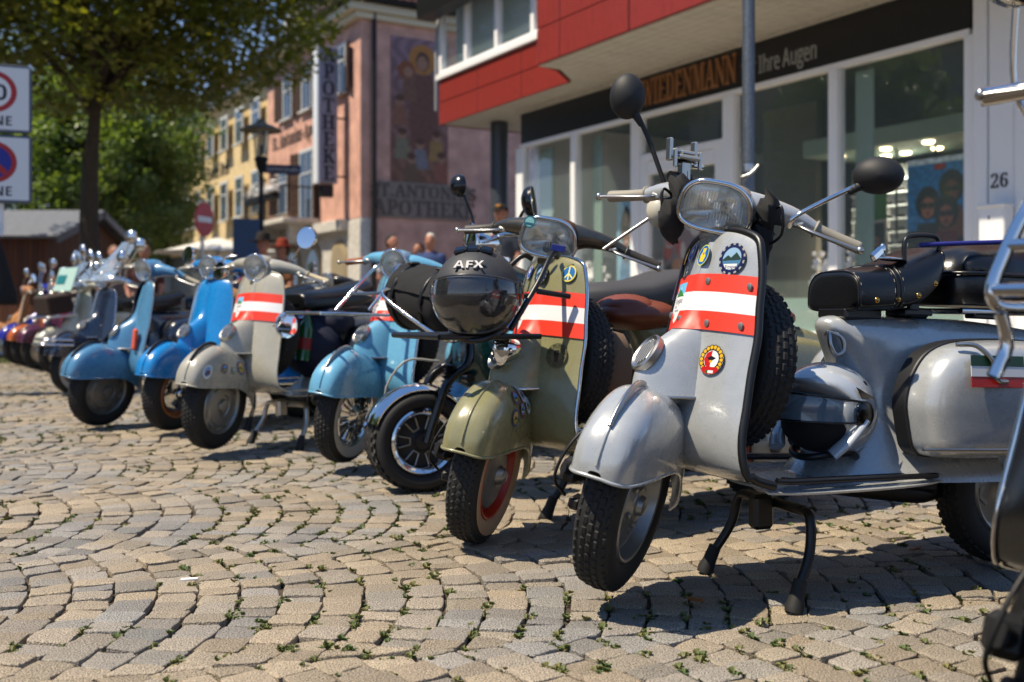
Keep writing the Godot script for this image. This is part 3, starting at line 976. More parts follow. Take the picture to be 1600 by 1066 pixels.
	bar(r, "ribbon_blind", mat(Color(.62, .68, .7), .6), Vector3(5.85, 4.35, -.3), Vector3(9.7, 5.6, -.28), 0.0)
	bar(r, "awning_box", anth, Vector3(5.9, 5.3, -.95), Vector3(9.95, 5.85, -.62), .02)
	bar(r, "upper_wall", frame, Vector3(5.8, 5.76, -.55), Vector3(9.72, 8.2, 5.0))
	# ceiling boards under the bay
	for k in 9:
		bar(r, "ceiling_board", soffit, Vector3(-6, 3.474, -1.49 + k * .155), Vector3(5.2 - (k * .0), 3.497, -1.345 + k * .155), .004)
	# column under the wing
	var col := G.new()
	col.xf = at(9.0, 0, .15)
	col.lathe([Vector2(.15, -.3), Vector2(.15, 3.48)], 24)
	put("column", col, mat(Color(.22, .24, .27), .45), r)
	bar(r, "corner_wall", frame, Vector3(7.95, .0, .26), Vector3(8.1, 3.49, 5.0))
	# the room behind the glass
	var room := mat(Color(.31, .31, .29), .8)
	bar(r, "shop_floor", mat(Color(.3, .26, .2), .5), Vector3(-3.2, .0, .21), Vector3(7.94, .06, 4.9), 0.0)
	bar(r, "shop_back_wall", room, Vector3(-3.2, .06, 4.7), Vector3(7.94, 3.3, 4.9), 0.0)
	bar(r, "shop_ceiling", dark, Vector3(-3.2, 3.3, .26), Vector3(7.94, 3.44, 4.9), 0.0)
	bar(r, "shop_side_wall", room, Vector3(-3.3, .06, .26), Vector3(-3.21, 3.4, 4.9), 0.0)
	bar(r, "ceiling_canopy", mint, Vector3(-2.8, 2.3, 1.5), Vector3(3.5, 2.52, 2.6), .01)
	bar(r, "ceiling_canopy", mint, Vector3(5.0, 2.5, 2.0), Vector3(7.6, 2.62, 2.6), .01)
	bar(r, "curtain_strip", mint, Vector3(1.3, .1, .2), Vector3(1.54, 2.88, .22), .004)
	bar(r, "curtain_strip", mint, Vector3(6.2, .1, .25), Vector3(6.43, 2.88, .27), .004)
	bar(r, "curtain_strip", mint, Vector3(7.5, .1, .25), Vector3(7.88, 2.88, .27), .004)
	bar(r, "partition", mat(Color(.36, .36, .32), .8), Vector3(3.9, .06, 2.2), Vector3(4.9, 3.2, 2.3), 0.0)
	var bench := mat(Color(.5, .36, .2), .55)
	bar(r, "display_bench", bench, Vector3(-2.4, .1, .8), Vector3(2.4, .82, 1.25), .01)
	# spectacle shelves
	bar(r, "display_wall", mat(Color(.5, .52, .52), .6), Vector3(1.9, .5, 2.45), Vector3(3.5, 2.2, 2.5), 0.0)
	for c in 3:
		for j in 8:
			bar(r, "spectacle_shelf", mat(Color(.55, .6, .62), .3), Vector3(2.0 + c * .5, .8 + j * .17, 2.3), Vector3(2.4 + c * .5, .815 + j * .17, 2.44), 0.0)
			for q in 2: bar(r, "spectacles", M.gloss_black, Vector3(2.04 + c * .5 + q * .19, .82 + j * .17, 2.31), Vector3(2.17 + c * .5 + q * .19, .865 + j * .17, 2.32), .01)
	for e in [[2.9, 0], [2.35, 0], [1.8, 0], [1.3, 0]]:
		bar(r, "ceiling_rod", M.black, Vector3(e[0], 1.2, 1.9), Vector3(e[0] + .02, 2.3, 1.92), 0.0)
	# printed posters
	var face_in := Transform3D(Basis(Vector3.UP, PI), Vector3.ZERO)
	board(r, "glasses_poster", Transform3D(face_in.basis, Vector3(.78, 1.3, .55)), .72, 1.2, print_mat(people_print(0), .4))
	board(r, "green_sign", Transform3D(face_in.basis, Vector3(1.8, 1.47, .8)), .38, .42, mat(Color(.2, .42, .09), .5))
	board(r, "framed_picture", Transform3D(face_in.basis * Basis(Vector3.BACK, .06), Vector3(1.75, 1.02, .72)), .44, .6, print_mat(people_print(2), .4))
	board(r, "portrait_poster", Transform3D(face_in.basis, Vector3(5.93, 1.25, .5)), .45, 1.35, print_mat(people_print(1), .4))
	var dp := Image.create(96, 160, false, Image.FORMAT_RGB8)
	dp.fill(Color(.5, .4, .42))
	var dr_ := RandomNumberGenerator.new(); dr_.seed = 8
	for k in 60: p_disc(dp, Vector2(dr_.randf() * 96, dr_.randf() * 160), Vector2(dr_.randf_range(4, 13), dr_.randf_range(4, 16)), [Color(.7, .25, .22), Color(.75, .72, .7), Color(.2, .35, .55), Color(.72, .5, .35), Color(.12, .1, .1)][k % 5])
	board(r, "display_print", Transform3D(face_in.basis, Vector3(4.55, 1.1, .45)), .95, 1.3, print_mat(as_tex(dp), .5))
	for e in [[6.9, .75], [5.3, .7], [2.2, .7]]:
		var fg := G.new()
		for k in 90:
			fg.col = [Color(.5, .12, .22), Color(.06, .12, .04), Color(.6, .4, .45)][k % 3]
			var q := Vector3(e[0] + dr_.randf_range(-.25, .25), e[1] + dr_.randf_range(-.2, .3), .6 + dr_.randf_range(-.12, .12))
			fg.box(q, Vector3.ONE * dr_.randf_range(.03, .07), 0, Basis.from_euler(q * 9))
		tag(put("window_flowers", fg, M.verts, r), "", "", "", "stuff")
		bar(r, "flower_stand", room, Vector3(e[0] - .2, .1, .45), Vector3(e[0] + .2, e[1] - .2, .75), .01)
	# ceiling lamps that are lit
	var lit := StandardMaterial3D.new()
	lit.albedo_color = Color(1, .95, .85); lit.emission_enabled = true; lit.emission = Color(1, .9, .72); lit.emission_energy_multiplier = 5.0
	var n := 0
	for p in [Vector3(3.1, 2.295, 1.75), Vector3(2.7, 2.295, 1.7), Vector3(2.75, 2.295, 2.2), Vector3(2.35, 2.295, 1.7), Vector3(2.45, 2.295, 2.2), Vector3(2.0, 2.295, 2.2), Vector3(1.75, 2.295, 1.7), Vector3(1.4, 2.295, 2.0)]:
		var g := G.new()
		g.lathe([Vector2(.07, 0), Vector2(.06, -.025), Vector2(0, -.03)], 16)
		put("ceiling_lamp", g, lit, r, Transform3D(Basis.IDENTITY, p))
		if n % 2 == 0:
			var l := SpotLight3D.new()
			l.name = "ceiling_lamp_light"; l.transform = Transform3D(Basis(Vector3.RIGHT, -PI / 2), p + Vector3(0, -.05, 0))
			l.spot_angle = 62.0; l.spot_range = 8.0; l.spot_attenuation = 2.0; l.light_energy = 5.0; l.light_color = Color(1, .92, .8); l.light_size = .05; l.shadow_enabled = true
			r.add_child(l, true)
		n += 1
	# letter box
	var mb := base("letter_box", X * at(-.36, 1.06, -.19), "white wall letter box under the house number", "letter box")
	put("box_body", _box(Vector3(.25, .4, .15), .012), frame, mb)
	put("box_lid", _box(Vector3(.27, .03, .17), .01), frame, mb, at(0, .205, -.01))
	put("lock", _box(Vector3(.018, .025, .006), .002), M.iron, mb, at(.02, .1, -.078))
	# rain-worn bracket pole at the far end of the wing
	var fp := G.new()
	fp.tube([Vector3(0, 0, 0), Vector3(0, 1.05, 0), Vector3(.35, 2.6, .3)], .03, 8)
	tag(put("bracket_pole", fp, mat(Color(.6, .6, .6), .4, .5), self, X * at(9.85, 3.75, -.62)), "slanted grey metal pole at the end of the red panelled wing", "pole")


func _box(s: Vector3, bev := .006) -> G:
	var g := G.new()
	g.box(Vector3.ZERO, s, bev)
	return g

# ---------------------------------------------------------------- pink pharmacy and the yellow house beyond
func street_xf() -> Transform3D:
	var s := shop_xf()
	return Transform3D(s.basis, Vector3(-4.29, 0, -29.0))

func window_in(root: Node, x: float, y: float, w: float, h: float, fm: Material, gm: Material, shutters: Material = null, arch := false) -> void:
	var f := G.new()
	f.box(Vector3(x, y + h * .5, -.012), Vector3(w + .18, h + .18, .06), .01)
	var o := put("window", f, fm, root)
	for s in [-1, 1]:
		var g := G.new()
		g.box(Vector3(x + s * w * .25, y + h * .5, -.043), Vector3(w * .5 - .04, h - .04, .012))
		put("pane", g, gm, o)
	var b := G.new()
	b.box(Vector3(x, y + h * .68, -.055), Vector3(w, .05, .02)); b.box(Vector3(x, y - .06, -.08), Vector3(w + .26, .06, .14))
	put("sill", b, fm, o)
	if shutters:
		for s in [-1, 1]:
			var g := G.new()
			g.xf = Transform3D(Basis(Vector3.UP, s * .25), Vector3(x + s * (w * .5 + .34), y + h * .5, -.1))
			g.box(Vector3.ZERO, Vector3(.5, h + .05, .04), .005)
			for k in 9: g.box(Vector3(0, -h * .44 + k * h * .11, -.025), Vector3(.4, .045, .02))
			put("shutter", g, shutters, o)

func roof_tiles(r: Node, a: Vector3, b: Vector3, c: Vector3, d: Vector3, m: Array, nu: int, nv: int) -> void:
	# rows of half-round tiles between the eave a-b and the ridge d-c, joined: too many and too far to pick apart
	var g := G.new()
	var n := (b - a).cross(d - a).normalized()
	if n.y < 0: n = -n
	var rows := []
	for i in nv + 1:
		for e in ([0.0, .05] if i < nv else [0.0]):
			var row := PackedVector3Array()
			for j in nu * 2 + 1:
				var u := float(j) / (nu * 2)
				var v := minf(float(i) / nv + (e * .0), 1)
				row.append(a.lerp(b, u).lerp(d.lerp(c, u), v) + n * ((.05 if j % 2 else 0.0) + (.0 if e == 0.0 else .05)))
			rows.append(row)
	g.grid(rows)
	tag(put("roof_tiles", g, m[0], r), "", "", "", "stuff")

func mural_print() -> ImageTexture:
	var im := Image.create(200, 480, false, Image.FORMAT_RGB8)
	var rg := RandomNumberGenerator.new(); rg.seed = 3
	for y in 480:
		for x in 200:
			var t := y / 480.0
			im.set_pixel(x, y, Color(.5, .42, .5).lerp(Color(.46, .3, .22), t) * (.9 + .15 * sin(x * .13 + sin(y * .05) * 3)))
	var gold := Color(.66, .43, .16); var skin := Color(.58, .42, .33); var robe := Color(.33, .21, .17)
	p_disc(im, Vector2(110, 68), Vector2(48, 50), gold)
	p_disc(im, Vector2(54, 110), Vector2(30, 32), Color(.45, .22, .1))
	p_poly(im, [Vector2(70, 360), Vector2(60, 190), Vector2(84, 120), Vector2(140, 116), Vector2(164, 180), Vector2(160, 380), Vector2(110, 420)], robe)
	p_disc(im, Vector2(110, 74), Vector2(24, 32), Color(.2, .13, .09)); p_disc(im, Vector2(109, 80), Vector2(18, 25), skin)
	p_disc(im, Vector2(60, 114), Vector2(16, 18), skin)
	p_poly(im, [Vector2(42, 132), Vector2(82, 130), Vector2(92, 210), Vector2(40, 214)], Color(.38, .26, .2))
	for e in [[Vector2(30, 210), Color(.48, .3, .22)], [Vector2(40, 320), Color(.42, .44, .34)], [Vector2(102, 350), Color(.4, .43, .48)], [Vector2(158, 320), Color(.56, .45, .22)], [Vector2(176, 390), Color(.5, .28, .22)], [Vector2(70, 400), Color(.34, .27, .19)]]:
		var c: Vector2 = e[0]
		p_poly(im, [c + Vector2(-28, 84), c + Vector2(-20, 16), c + Vector2(18, 16), c + Vector2(30, 84)], e[1])
		p_disc(im, c, Vector2(15, 18), skin); p_disc(im, c + Vector2(0, -8), Vector2(15, 11), Color(.22, .14, .09))
	for k in 500:
		var p := Vector2(rg.randf() * 200, rg.randf() * 480)
		p_disc(im, p, Vector2(rg.randf_range(1, 6), rg.randf_range(1, 4)), im.get_pixelv(Vector2i(p).clamp(Vector2i.ZERO, Vector2i(199, 479))) * rg.randf_range(.94, 1.05))
	for y in 480:
		for x in 200: im.set_pixel(x, y, im.get_pixel(x, y).lerp(Color(.6, .46, .4), .32))
	return as_tex(soften(im, 3, .1))

func make_pharmacy() -> void:
	var X := street_xf()
	var pink := mat(Color(.86, .66, .58), .85, 0, "stucco", .22)
	var cream := mat(Color(.78, .74, .64), .7)
	var white := mat(Color(.84, .82, .78), .8, 0, "rough", .8)
	var frame := mat(Color(.75, .75, .74), .5)
	var pane := mat(Color(.16, .2, .24), .05)
	var brown := mat(Color(.25, .17, .13), .7)
	var tile := mat(Color(.3, .17, .13), .8, 0, "grain", 2.0)
	var r := base("pharmacy_house", X, "pink rendered pharmacy house with a painted mural, balcony and vertical letter sign", "building")
	bar(r, "upper_wall", pink, Vector3(0, 3.27, 0), Vector3(8.4, 8.9, 12.0), 0)
	bar(r, "ground_floor_wall", white, Vector3(.0, -.1, .01), Vector3(8.4, 3.268, 3.0), 0)
	bar(r, "ground_floor_side", pink, Vector3(-.01, -.1, .32), Vector3(8.3, 3.268, 12.0), 0)
	bar(r, "corner_pier", white, Vector3(-.03, -.1, -.03), Vector3(.9, 3.2, .3), .01)
	bar(r, "ledge", white, Vector3(.9, 2.95, -.28), Vector3(3.3, 3.27, -.001), .02)
	for e in [[0.0, .18, .0], [.18, .42, .14]]:
		bar(r, "cornice", cream, Vector3(-.15 - e[2], 8.9 + e[0] + .002, -.2 - e[2] * 1.5), Vector3(8.6, 8.9 + e[1], 12.2), .02)
	var gut := G.new()
	gut.tube([Vector3(8.6, 9.38, -.5), Vector3(-.42, 9.38, -.5), Vector3(-.42, 9.38, 12)], .09, 10)
	put("gutter", gut, mat(Color(.12, .12, .13), .5, .4), r)
	var dp := G.new()
	dp.tube([Vector3(-.1, 9.3, .38), Vector3(-.1, 0, .38)], .065, 10)
	put("downpipe", dp, mat(Color(.1, .1, .11), .5, .4), r)
	var e0 := Vector3(-.5, 9.4, -.55); var e1 := Vector3(8.7, 9.4, -.55); var e2 := Vector3(8.7, 9.4, 12.3); var e3 := Vector3(-.5, 9.4, 12.3)
	var k0 := Vector3(4.2, 13.2, 5.0); var k1 := Vector3(4.2, 13.2, 8.0)
	roof_tiles(r, e0, e1, k0, k0, [tile], 40, 24)
	roof_tiles(r, e3, e0, k0, k1, [tile], 50, 24)
	roof_tiles(r, e1, e2, k1, k0, [tile], 50, 24)
	var dm := bar(r, "dormer", cream, Vector3(6.0, 9.6, .3), Vector3(7.6, 11.0, 2.4), .01)
	bar(dm, "dormer_roof", mat(Color(.16, .12, .1), .8), Vector3(5.8, 11.0, .1), Vector3(7.8, 11.15, 2.6), .01)
	bar(dm, "dormer_window", frame, Vector3(6.2, 9.75, .26), Vector3(7.4, 10.85, .299), .01)
	for x in [1.5, 4.35, 6.2]: window_in(r, x, 7.05, .8, 1.35, frame, pane, brown)
	for x in [6.7]: window_in(r, x, 3.9, .8, 1.5, frame, pane, brown)
	# balcony with flower boxes
	window_in(r, 4.4, 3.5, 1.1, 2.2, frame, pane, brown)
	var bl := bar(r, "balcony", white, Vector3(3.2, 3.3, -1.2), Vector3(7.4, 3.47, -.002), .03)
	var cs := G.new()
	for x in [3.5, 7.0]: cs.slab(PackedVector2Array([Vector2(x, 2.7), Vector2(x + .25, 2.7), Vector2(x + .25, 3.298), Vector2(x, 3.298)]), -.9, -.01, .01)
	put("balcony_bracket", cs, white, bl)
	for e in [Vector3(3.25, 4.4, -1.15)]:
		bar(bl, "handrail", M.iron, Vector3(3.22, 4.4, -1.18), Vector3(7.38, 4.45, -1.12), .004)
		bar(bl, "handrail", M.iron, Vector3(3.22, 4.4, -1.1), Vector3(3.27, 4.45, -.01), .004)
	for k in 30: bar(bl, "baluster", M.iron, Vector3(3.24 + k * .142, 3.472, -1.162), Vector3(3.262 + k * .142, 4.4, -1.14), 0)
	for k in 7: bar(bl, "baluster", M.iron, Vector3(3.235, 3.472, -1.0 + k * .15), Vector3(3.255, 4.4, -.98 + k * .15), 0)
	var rg := RandomNumberGenerator.new(); rg.seed = 12
	for e in [[5.6, .9], [4.0, .5]]:
		var fb := base("flower_box", X * at(e[0], 4.15, -1.3), "red geranium box on the pharmacy balcony rail, %s" % ("the larger one" if e[1] > .6 else "the smaller one"), "flower box")
		put("planter", _box(Vector3(e[1] * 2, .2, .22), .02), M.iron, fb)
		var fl := G.new()
		for k in 260:
			fl.col = Color(.5, .02, .03) if rg.randf() < .5 else Color(.05, .12, .03)
			var p := Vector3(rg.randf_range(-1, 1) * e[1], .08 + absf(rg.randfn(0, .16)), rg.randf_range(-.2, .16))
			var a := rg.randf() * TAU; var d := Vector3(cos(a), rg.randf_range(-.5, .5), sin(a)) * .05
			fl.face([p - d, p + d.cross(Vector3.UP), p + d, p - d.cross(Vector3.UP)])
		tag(put("flowers", fl, M.verts, fb), "", "", "", "stuff")
	# arched doorways on the ground floor
	for x in [1.55, 3.7, 5.6]:
		var ar := G.new()
		var poly := PackedVector2Array()
		poly.append(Vector2(x - .62, .0)); poly.append(Vector2(x + .62, .0))
		for k in 13: poly.append(Vector2(x + cos(PI * k / 12) * .62, 2.1 + sin(PI * k / 12) * .6))
		ar.slab(poly, -.06, -.001, .01)
		var ao := put("arched_doorway", ar, mat(Color(.62, .55, .42), .8), r)
		var ins := PackedVector2Array()
		for p in poly: ins.append(Vector2(x, .9) + (p - Vector2(x, .9)) * Vector2(.82, .9))
		var ig := G.new()
		ig.slab(ins, -.075, -.061)
		put("doorway_glass", ig, mat(Color(.26, .34, .38), .1) if x > 2 else mat(Color(.55, .5, .4), .7), ao)
	# blade sign with upright letters
	var sg := bar(r, "blade_sign", mat(Color(.5, .5, .56), .5), Vector3(.98, 4.3, -.86), Vector3(1.3, 8.25, -.3), .02)
	bar(sg, "sign_edge", mat(Color(.82, .84, .86), .4), Vector3(.96, 4.28, -.93), Vector3(1.32, 8.27, -.862), .01)
	for y in [4.5, 6.2, 8.0]: bar(sg, "sign_bracket", M.iron, Vector3(1.12, y, -.298), Vector3(1.16, y + .05, .0), 0)
	bar(sg, "sign_lamp", M.iron, Vector3(1.02, 3.9, -.8), Vector3(1.26, 4.27, -.4), .03)
	var face_s := Basis(Vector3(0, 0, 1), Vector3.UP, Vector3(-1, 0, 0))
	for k in 8: letters(sg, "letter", "APOTHEKE"[k], .56, mat(Color(.05, .05, .09), .5), Transform3D(face_s, Vector3(.975, 8.0 - k * .49, -.58)), "Droid Serif", .03, .95, true)
	letters(r, "wall_lettering", "St. Antonius-Apotheke", .62, mat(Color(.12, .09, .1), .7), Transform3D(Basis(Vector3.UP, PI), Vector3(5.05, 6.35, -.012)), "Droid Serif", .01, .8, true)
	# mural and plaque on the side wall
	board(r, "wall_painting", Transform3D(face_s, Vector3(-.001, 6.45, 1.85)), 1.85, 4.2, print_mat(mural_print(), .85), .02)
	var pq := board(r, "stone_plaque", Transform3D(face_s, Vector3(-.001, 3.82, 2.0)), 2.95, 1.04, mat(Color(.58, .52, .47), .85, 0, "grain", 2.0), .05)
	letters(pq, "plaque_lettering", "ST.ANTONIUS", .5, mat(Color(.36, .3, .27), .8), Transform3D(Basis.IDENTITY, Vector3(0, .25, .056)), "Droid Serif", .02, .98, true)
	letters(pq, "plaque_lettering", "APOTHEKE", .6, mat(Color(.36, .3, .27), .8), Transform3D(Basis.IDENTITY, Vector3(0, -.24, .056)), "Droid Serif", .02, .98, true)
	# slate-roofed annex against the side wall
	var ax := base("slate_annex", X * at(-1.2, 0, 5.2), "low annex with a dark slate roof against the pink side wall", "building")
	bar(ax, "annex_wall", mat(Color(.35, .27, .25), .8), Vector3(-3.2, -.1, -.9), Vector3(1.0, 2.0, 2.4), 0)
	var sr := G.new()
	sr.xf = Transform3D(Basis(Vector3(0, 0, 1), Vector3.UP, Vector3(-1, 0, 0)), Vector3.ZERO)
	sr.slab(PackedVector2Array([Vector2(-1.3, 1.9), Vector2(.9, 3.5), Vector2(2.8, 3.5), Vector2(2.8, 3.35), Vector2(.95, 3.35), Vector2(-1.2, 1.75)]), -1.1, 3.4, .01)
	put("slate_roof", sr, mat(Color(.1, .12, .15), .6), ax)


func make_far_houses() -> void:
	var X := street_xf()
	var frame := mat(Color(.75, .75, .74), .5)
	var pane := mat(Color(.2, .25, .3), .06)
	var tile := mat(Color(.3, .17, .13), .8, 0, "grain", 2.0)
	var defs := [[8.45, 24.0, 8.9, Color(.9, .8, .6), "yellow_house", "yellow rendered town house with white windows beyond the pharmacy"], [24.1, 36.0, 9.5, Color(.7, .66, .6), "cream_house", "pale cream town house at the far end of the street"]]
	for d in defs:
		var r := base(d[4], X, d[5], "building")
		var wallm := mat(d[3], .85, 0, "stucco", .8)
		bar(r, "upper_wall", wallm, Vector3(d[0], 3.1, .2), Vector3(d[1], d[2], 11), 0)
		bar(r, "shop_front", mat(Color(.2, .21, .2), .6), Vector3(d[0], -.1, .25), Vector3(d[1], 3.098, 11), 0)
		bar(r, "shop_sign_band", mat(Color(.15, .19, .17), .6), Vector3(d[0] + .4, 2.6, .05), Vector3(d[1] - 4, 3.3, .249), .01)
		bar(r, "cornice", frame, Vector3(d[0] - .1, d[2] + .002, -.15), Vector3(d[1] + .1, d[2] + .3, 11.1), .02)
		roof_tiles(r, Vector3(d[0] - .2, d[2] + .32, -.35), Vector3(d[1] + .2, d[2] + .32, -.35), Vector3(d[1], d[2] + 4, 5.5), Vector3(d[0], d[2] + 4, 5.5), [tile], 60, 20)
		var n := int((d[1] - d[0]) / 2.1)
		for k in n:
			for y in [4.2, 7.0]: window_in(r, d[0] + 1.3 + k * 2.1, y, .85, 1.45 if y < 6 else 1.25, frame, pane)
	letters(self.get_node("yellow_house"), "house_lettering", "Hotel Bell", .75, mat(Color(.12, .09, .07), .7), Transform3D(Basis(Vector3.UP, PI), Vector3(15.6, 6.35, .185)), "Droid Serif", .01, .9, true)
	# awning and parasols of the street cafes
	var aw := G.new()
	aw.slab(PackedVector2Array([Vector2(0, 0), Vector2(-1.9, -.5), Vector2(-1.9, -.56), Vector2(0, -.06)]), 0, 3.4, .005)
	tag(put("shop_awning", aw, M.wall_white, self, X * Transform3D(Basis(Vector3(0, 0, 1), Vector3.UP, Vector3(-1, 0, 0)), Vector3(13.2, 2.9, .2))), "cream shop awning on the yellow house", "awning")
	# houses on the other side of the square, seen only as reflections in the shop glass
	var o := base("opposite_house", Transform3D(Basis(Vector3.UP, .2), Vector3(-36, 0, -13)), "pale town house on the opposite side of the square", "building")
	bar(o, "wall", mat(Color(.68, .63, .55), .85), Vector3(-9, 0, -16), Vector3(9, 10.5, 16), 0)
	for k in 12:
		for y in [1.2, 4.2, 7.2]: bar(o, "window", pane, Vector3(8.0, y, -14.5 + k * 2.5), Vector3(9.03, y + 1.6, -13.4 + k * 2.5), 0)
	bar(o, "roof", tile, Vector3(-9.4, 10.5, -16.4), Vector3(9.4, 11.6, 16.4), .3)

# ---------------------------------------------------------------- trees: trunk, limbs, and a crown of leaf sprays
func tree(called: String, label: String, x: float, z: float, th: float, tr: float, crown_c: Vector3, crown_r: Vector3, n: int, leaf_col: Array, sd: int, spray := .34, lean := Vector3.ZERO) -> void:
	var rg := RandomNumberGenerator.new(); rg.seed = sd
	var r := base(called, at(x, -.05, z), label, "tree", "trees on the square" if called == "linden_tree" else "")
	var bark := mat(Color(.3, .25, .18), .9, 0, "rough", 1.6)
	var g := G.new()
	var path := bend([Vector3.ZERO, Vector3(.03, th * .35, .02), Vector3(-.04, th * .7, -.02) + lean * .3, Vector3(0, th, 0) + lean * .6, (Vector3(0, th, 0) + lean).lerp(crown_c, .6)], 5)
	var rad := []
	for i in path.size(): rad.append(tr * (1.0 - .75 * i / (path.size() - 1.0)) * (1.35 if i == 0 else 1.0))
	g.tube(path, rad, 14)
	put("trunk", g, bark, r)
	var tips := []
	var lm := G.new()
	var lo := Vector3(0, th, 0) + lean * .6
	for i in 16:
		var a := TAU * i / 16.0 + rg.randf_range(-.3, .3)
		var d := Vector3(cos(a), rg.randf_range(-.5, .9), sin(a))
		var tip: Vector3 = crown_c + Vector3(d.x * crown_r.x, d.y * crown_r.y, d.z * crown_r.z) * rg.randf_range(.55, .85)
		var st: Vector3 = lo.lerp(crown_c, rg.randf_range(0, .55))
		var mid := st.lerp(tip, .5) + Vector3(rg.randf_range(-.3, .3), rg.randf_range(.1, .6), rg.randf_range(-.3, .3))
		lm.tube(bend([st, mid, tip], 4), [tr * .34, tr * .31, tr * .27, tr * .24, tr * .2, tr * .16, tr * .12, tr * .08, tr * .04], 7)
		tips.append([mid, tip])
	put("limb", lm, bark, r)
	# one spray: a twig's worth of leaves, bent every way
	var lf := G.new()
	for k in 12:
		var p := Vector3(rg.randf_range(-1, 1), rg.randf_range(-.7, .5), rg.randf_range(-1, 1)) * spray * .62
		var a := rg.randf() * TAU
		var d := Vector3(cos(a), rg.randf_range(-.7, .25), sin(a)).normalized()
		var s := d.cross(Vector3(rg.randf_range(-.5, .5), 1, rg.randf_range(-.5, .5))).normalized()
		var L := spray * rg.randf_range(.26, .42)
		var up := s.cross(d) * L * .12
		lf.face([p, p + d * L * .45 + s * L * .36 + up, p + d * L])
		lf.face([p, p + d * L, p + d * L * .45 - s * L * .36 + up])
	var mm := MultiMesh.new()
	mm.transform_format = MultiMesh.TRANSFORM_3D; mm.use_colors = true; mm.mesh = lf.done()
	var nz := FastNoiseLite.new(); nz.seed = sd; nz.frequency = .55
	var pts := []
	var tries := 0
	while pts.size() < n and tries < n * 30:
		tries += 1
		var d := Vector3(rg.randfn(), rg.randfn(), rg.randfn()).normalized()
		var q := pow(rg.randf(), .42)
		var lump := 1.0 + .22 * nz.get_noise_3dv(d * 2.6 + Vector3(sd, 0, 0))
		var p := crown_c + Vector3(d.x * crown_r.x, d.y * crown_r.y, d.z * crown_r.z) * q * lump
		if p.y < crown_c.y - crown_r.y * .92: continue
		if nz.get_noise_3dv(p * 1.0) < -.07: continue
		pts.append(p)
	mm.instance_count = pts.size()
	for i in pts.size():
		mm.set_instance_transform(i, Transform3D(Basis.from_euler(Vector3(rg.randf_range(-.5, .5), rg.randf() * TAU, rg.randf_range(-.5, .5))).scaled(Vector3.ONE * rg.randf_range(.75, 1.3)), pts[i]))
		var t := rg.randf() * .7 + .3 * nz.get_noise_3dv(pts[i] * .6)
		mm.set_instance_color(i, leaf_col[0].lerp(leaf_col[1], clampf(t, 0, 1)))
	var mi := MultiMeshInstance3D.new()
	mi.name = "crown"; mi.multimesh = mm
	var m := StandardMaterial3D.new()
	m.vertex_color_use_as_albedo = true; m.roughness = .42
	m.backlight_enabled = true; m.backlight = Color(.95, 1.0, .4)
	mi.material_override = m
	r.add_child(mi, true)
	tag(mi, "", "", "", "stuff")

func make_trees() -> void:
	var dk := [Color(.12, .15, .03), Color(.38, .34, .07)]
	var lt := [Color(.13, .2, .09), Color(.34, .4, .18)]
	tree("linden_tree", "tall linden with a dark bare trunk and wide crown over the scooters' far end", -7.66, -18.5, 4.2, .24, Vector3(.3, 7.25, -.2), Vector3(4.3, 3.0, 3.6), 4700, dk, 31, .4, Vector3(.2, 0, 0))
	tree("linden_tree", "dense lighter green tree behind the wooden hut and the tall linden", -12.9, -33.0, 2.4, .22, Vector3(0, 5.6, 0), Vector3(3.2, 3.4, 3.2), 4200, lt, 37, .42)
	tree("linden_tree", "broad shady tree at the left edge behind the traffic signs", -19.2, -34.0, 2.6, .25, Vector3(0, 6.3, 0), Vector3(5.0, 4.4, 4.0), 4200, lt, 41, .46)
	tree("linden_tree", "far tree at the end of the street left of the yellow house", -17.2, -50.0, 3.0, .25, Vector3(0, 7.0, 0), Vector3(5.0, 4.5, 4.5), 2600, lt, 43, .6)
	# trees across the square, behind the photographer, that show in the shop glass
	tree("linden_tree", "tree across the square that is mirrored in the shop windows", -17.0, -6.0, 3.0, .22, Vector3(0, 6.2, 0), Vector3(3.2, 3.4, 3.2), 1800, lt, 47, .55)
	tree("linden_tree", "second tree across the square, mirrored in the shop door", -18.0, -14.0, 3.0, .22, Vector3(0, 6.0, 0), Vector3(2.8, 3.2, 2.8), 1600, lt, 53, .55)

# ---------------------------------------------------------------- hut, signs, lamp, posts
func zone_print(k: int) -> ImageTexture:
	var im := Image.create(320, 320, false, Image.FORMAT_RGB8)
	im.fill(Color(.82, .82, .82))
	var c := Vector2(160, 128)
	var red := Color(.62, .05, .03)
	p_disc(im, c, Vector2(106, 106), red)
	if k == 0:
		p_disc(im, c, Vector2(80, 80), Color(.84, .84, .84))
		p_text(im, "30", c + Vector2(0, 4), 112, Color(.03, .03, .03))
	else:
		p_disc(im, c, Vector2(82, 82), Color(.03, .09, .5))
		p_poly(im, [c + Vector2(-66, -46), c + Vector2(-46, -66), c + Vector2(66, 46), c + Vector2(46, 66)], red)
	p_text(im, "ZONE", Vector2(160, 276), 66, Color(.04, .04, .04))
	return as_tex(im)

func rounded(w: float, h: float, r: float) -> PackedVector2Array:
	var p := PackedVector2Array()
	for e in [[1, 1, 0], [-1, 1, 1], [-1, -1, 2], [1, -1, 3]]:
		for k in 5:
			var a: float = (e[2] + k / 4.0) * PI / 2
			p.append(Vector2(e[0] * (w * .5 - r) + cos(a) * r, e[1] * (h * .5 - r) + sin(a) * r))
	return p

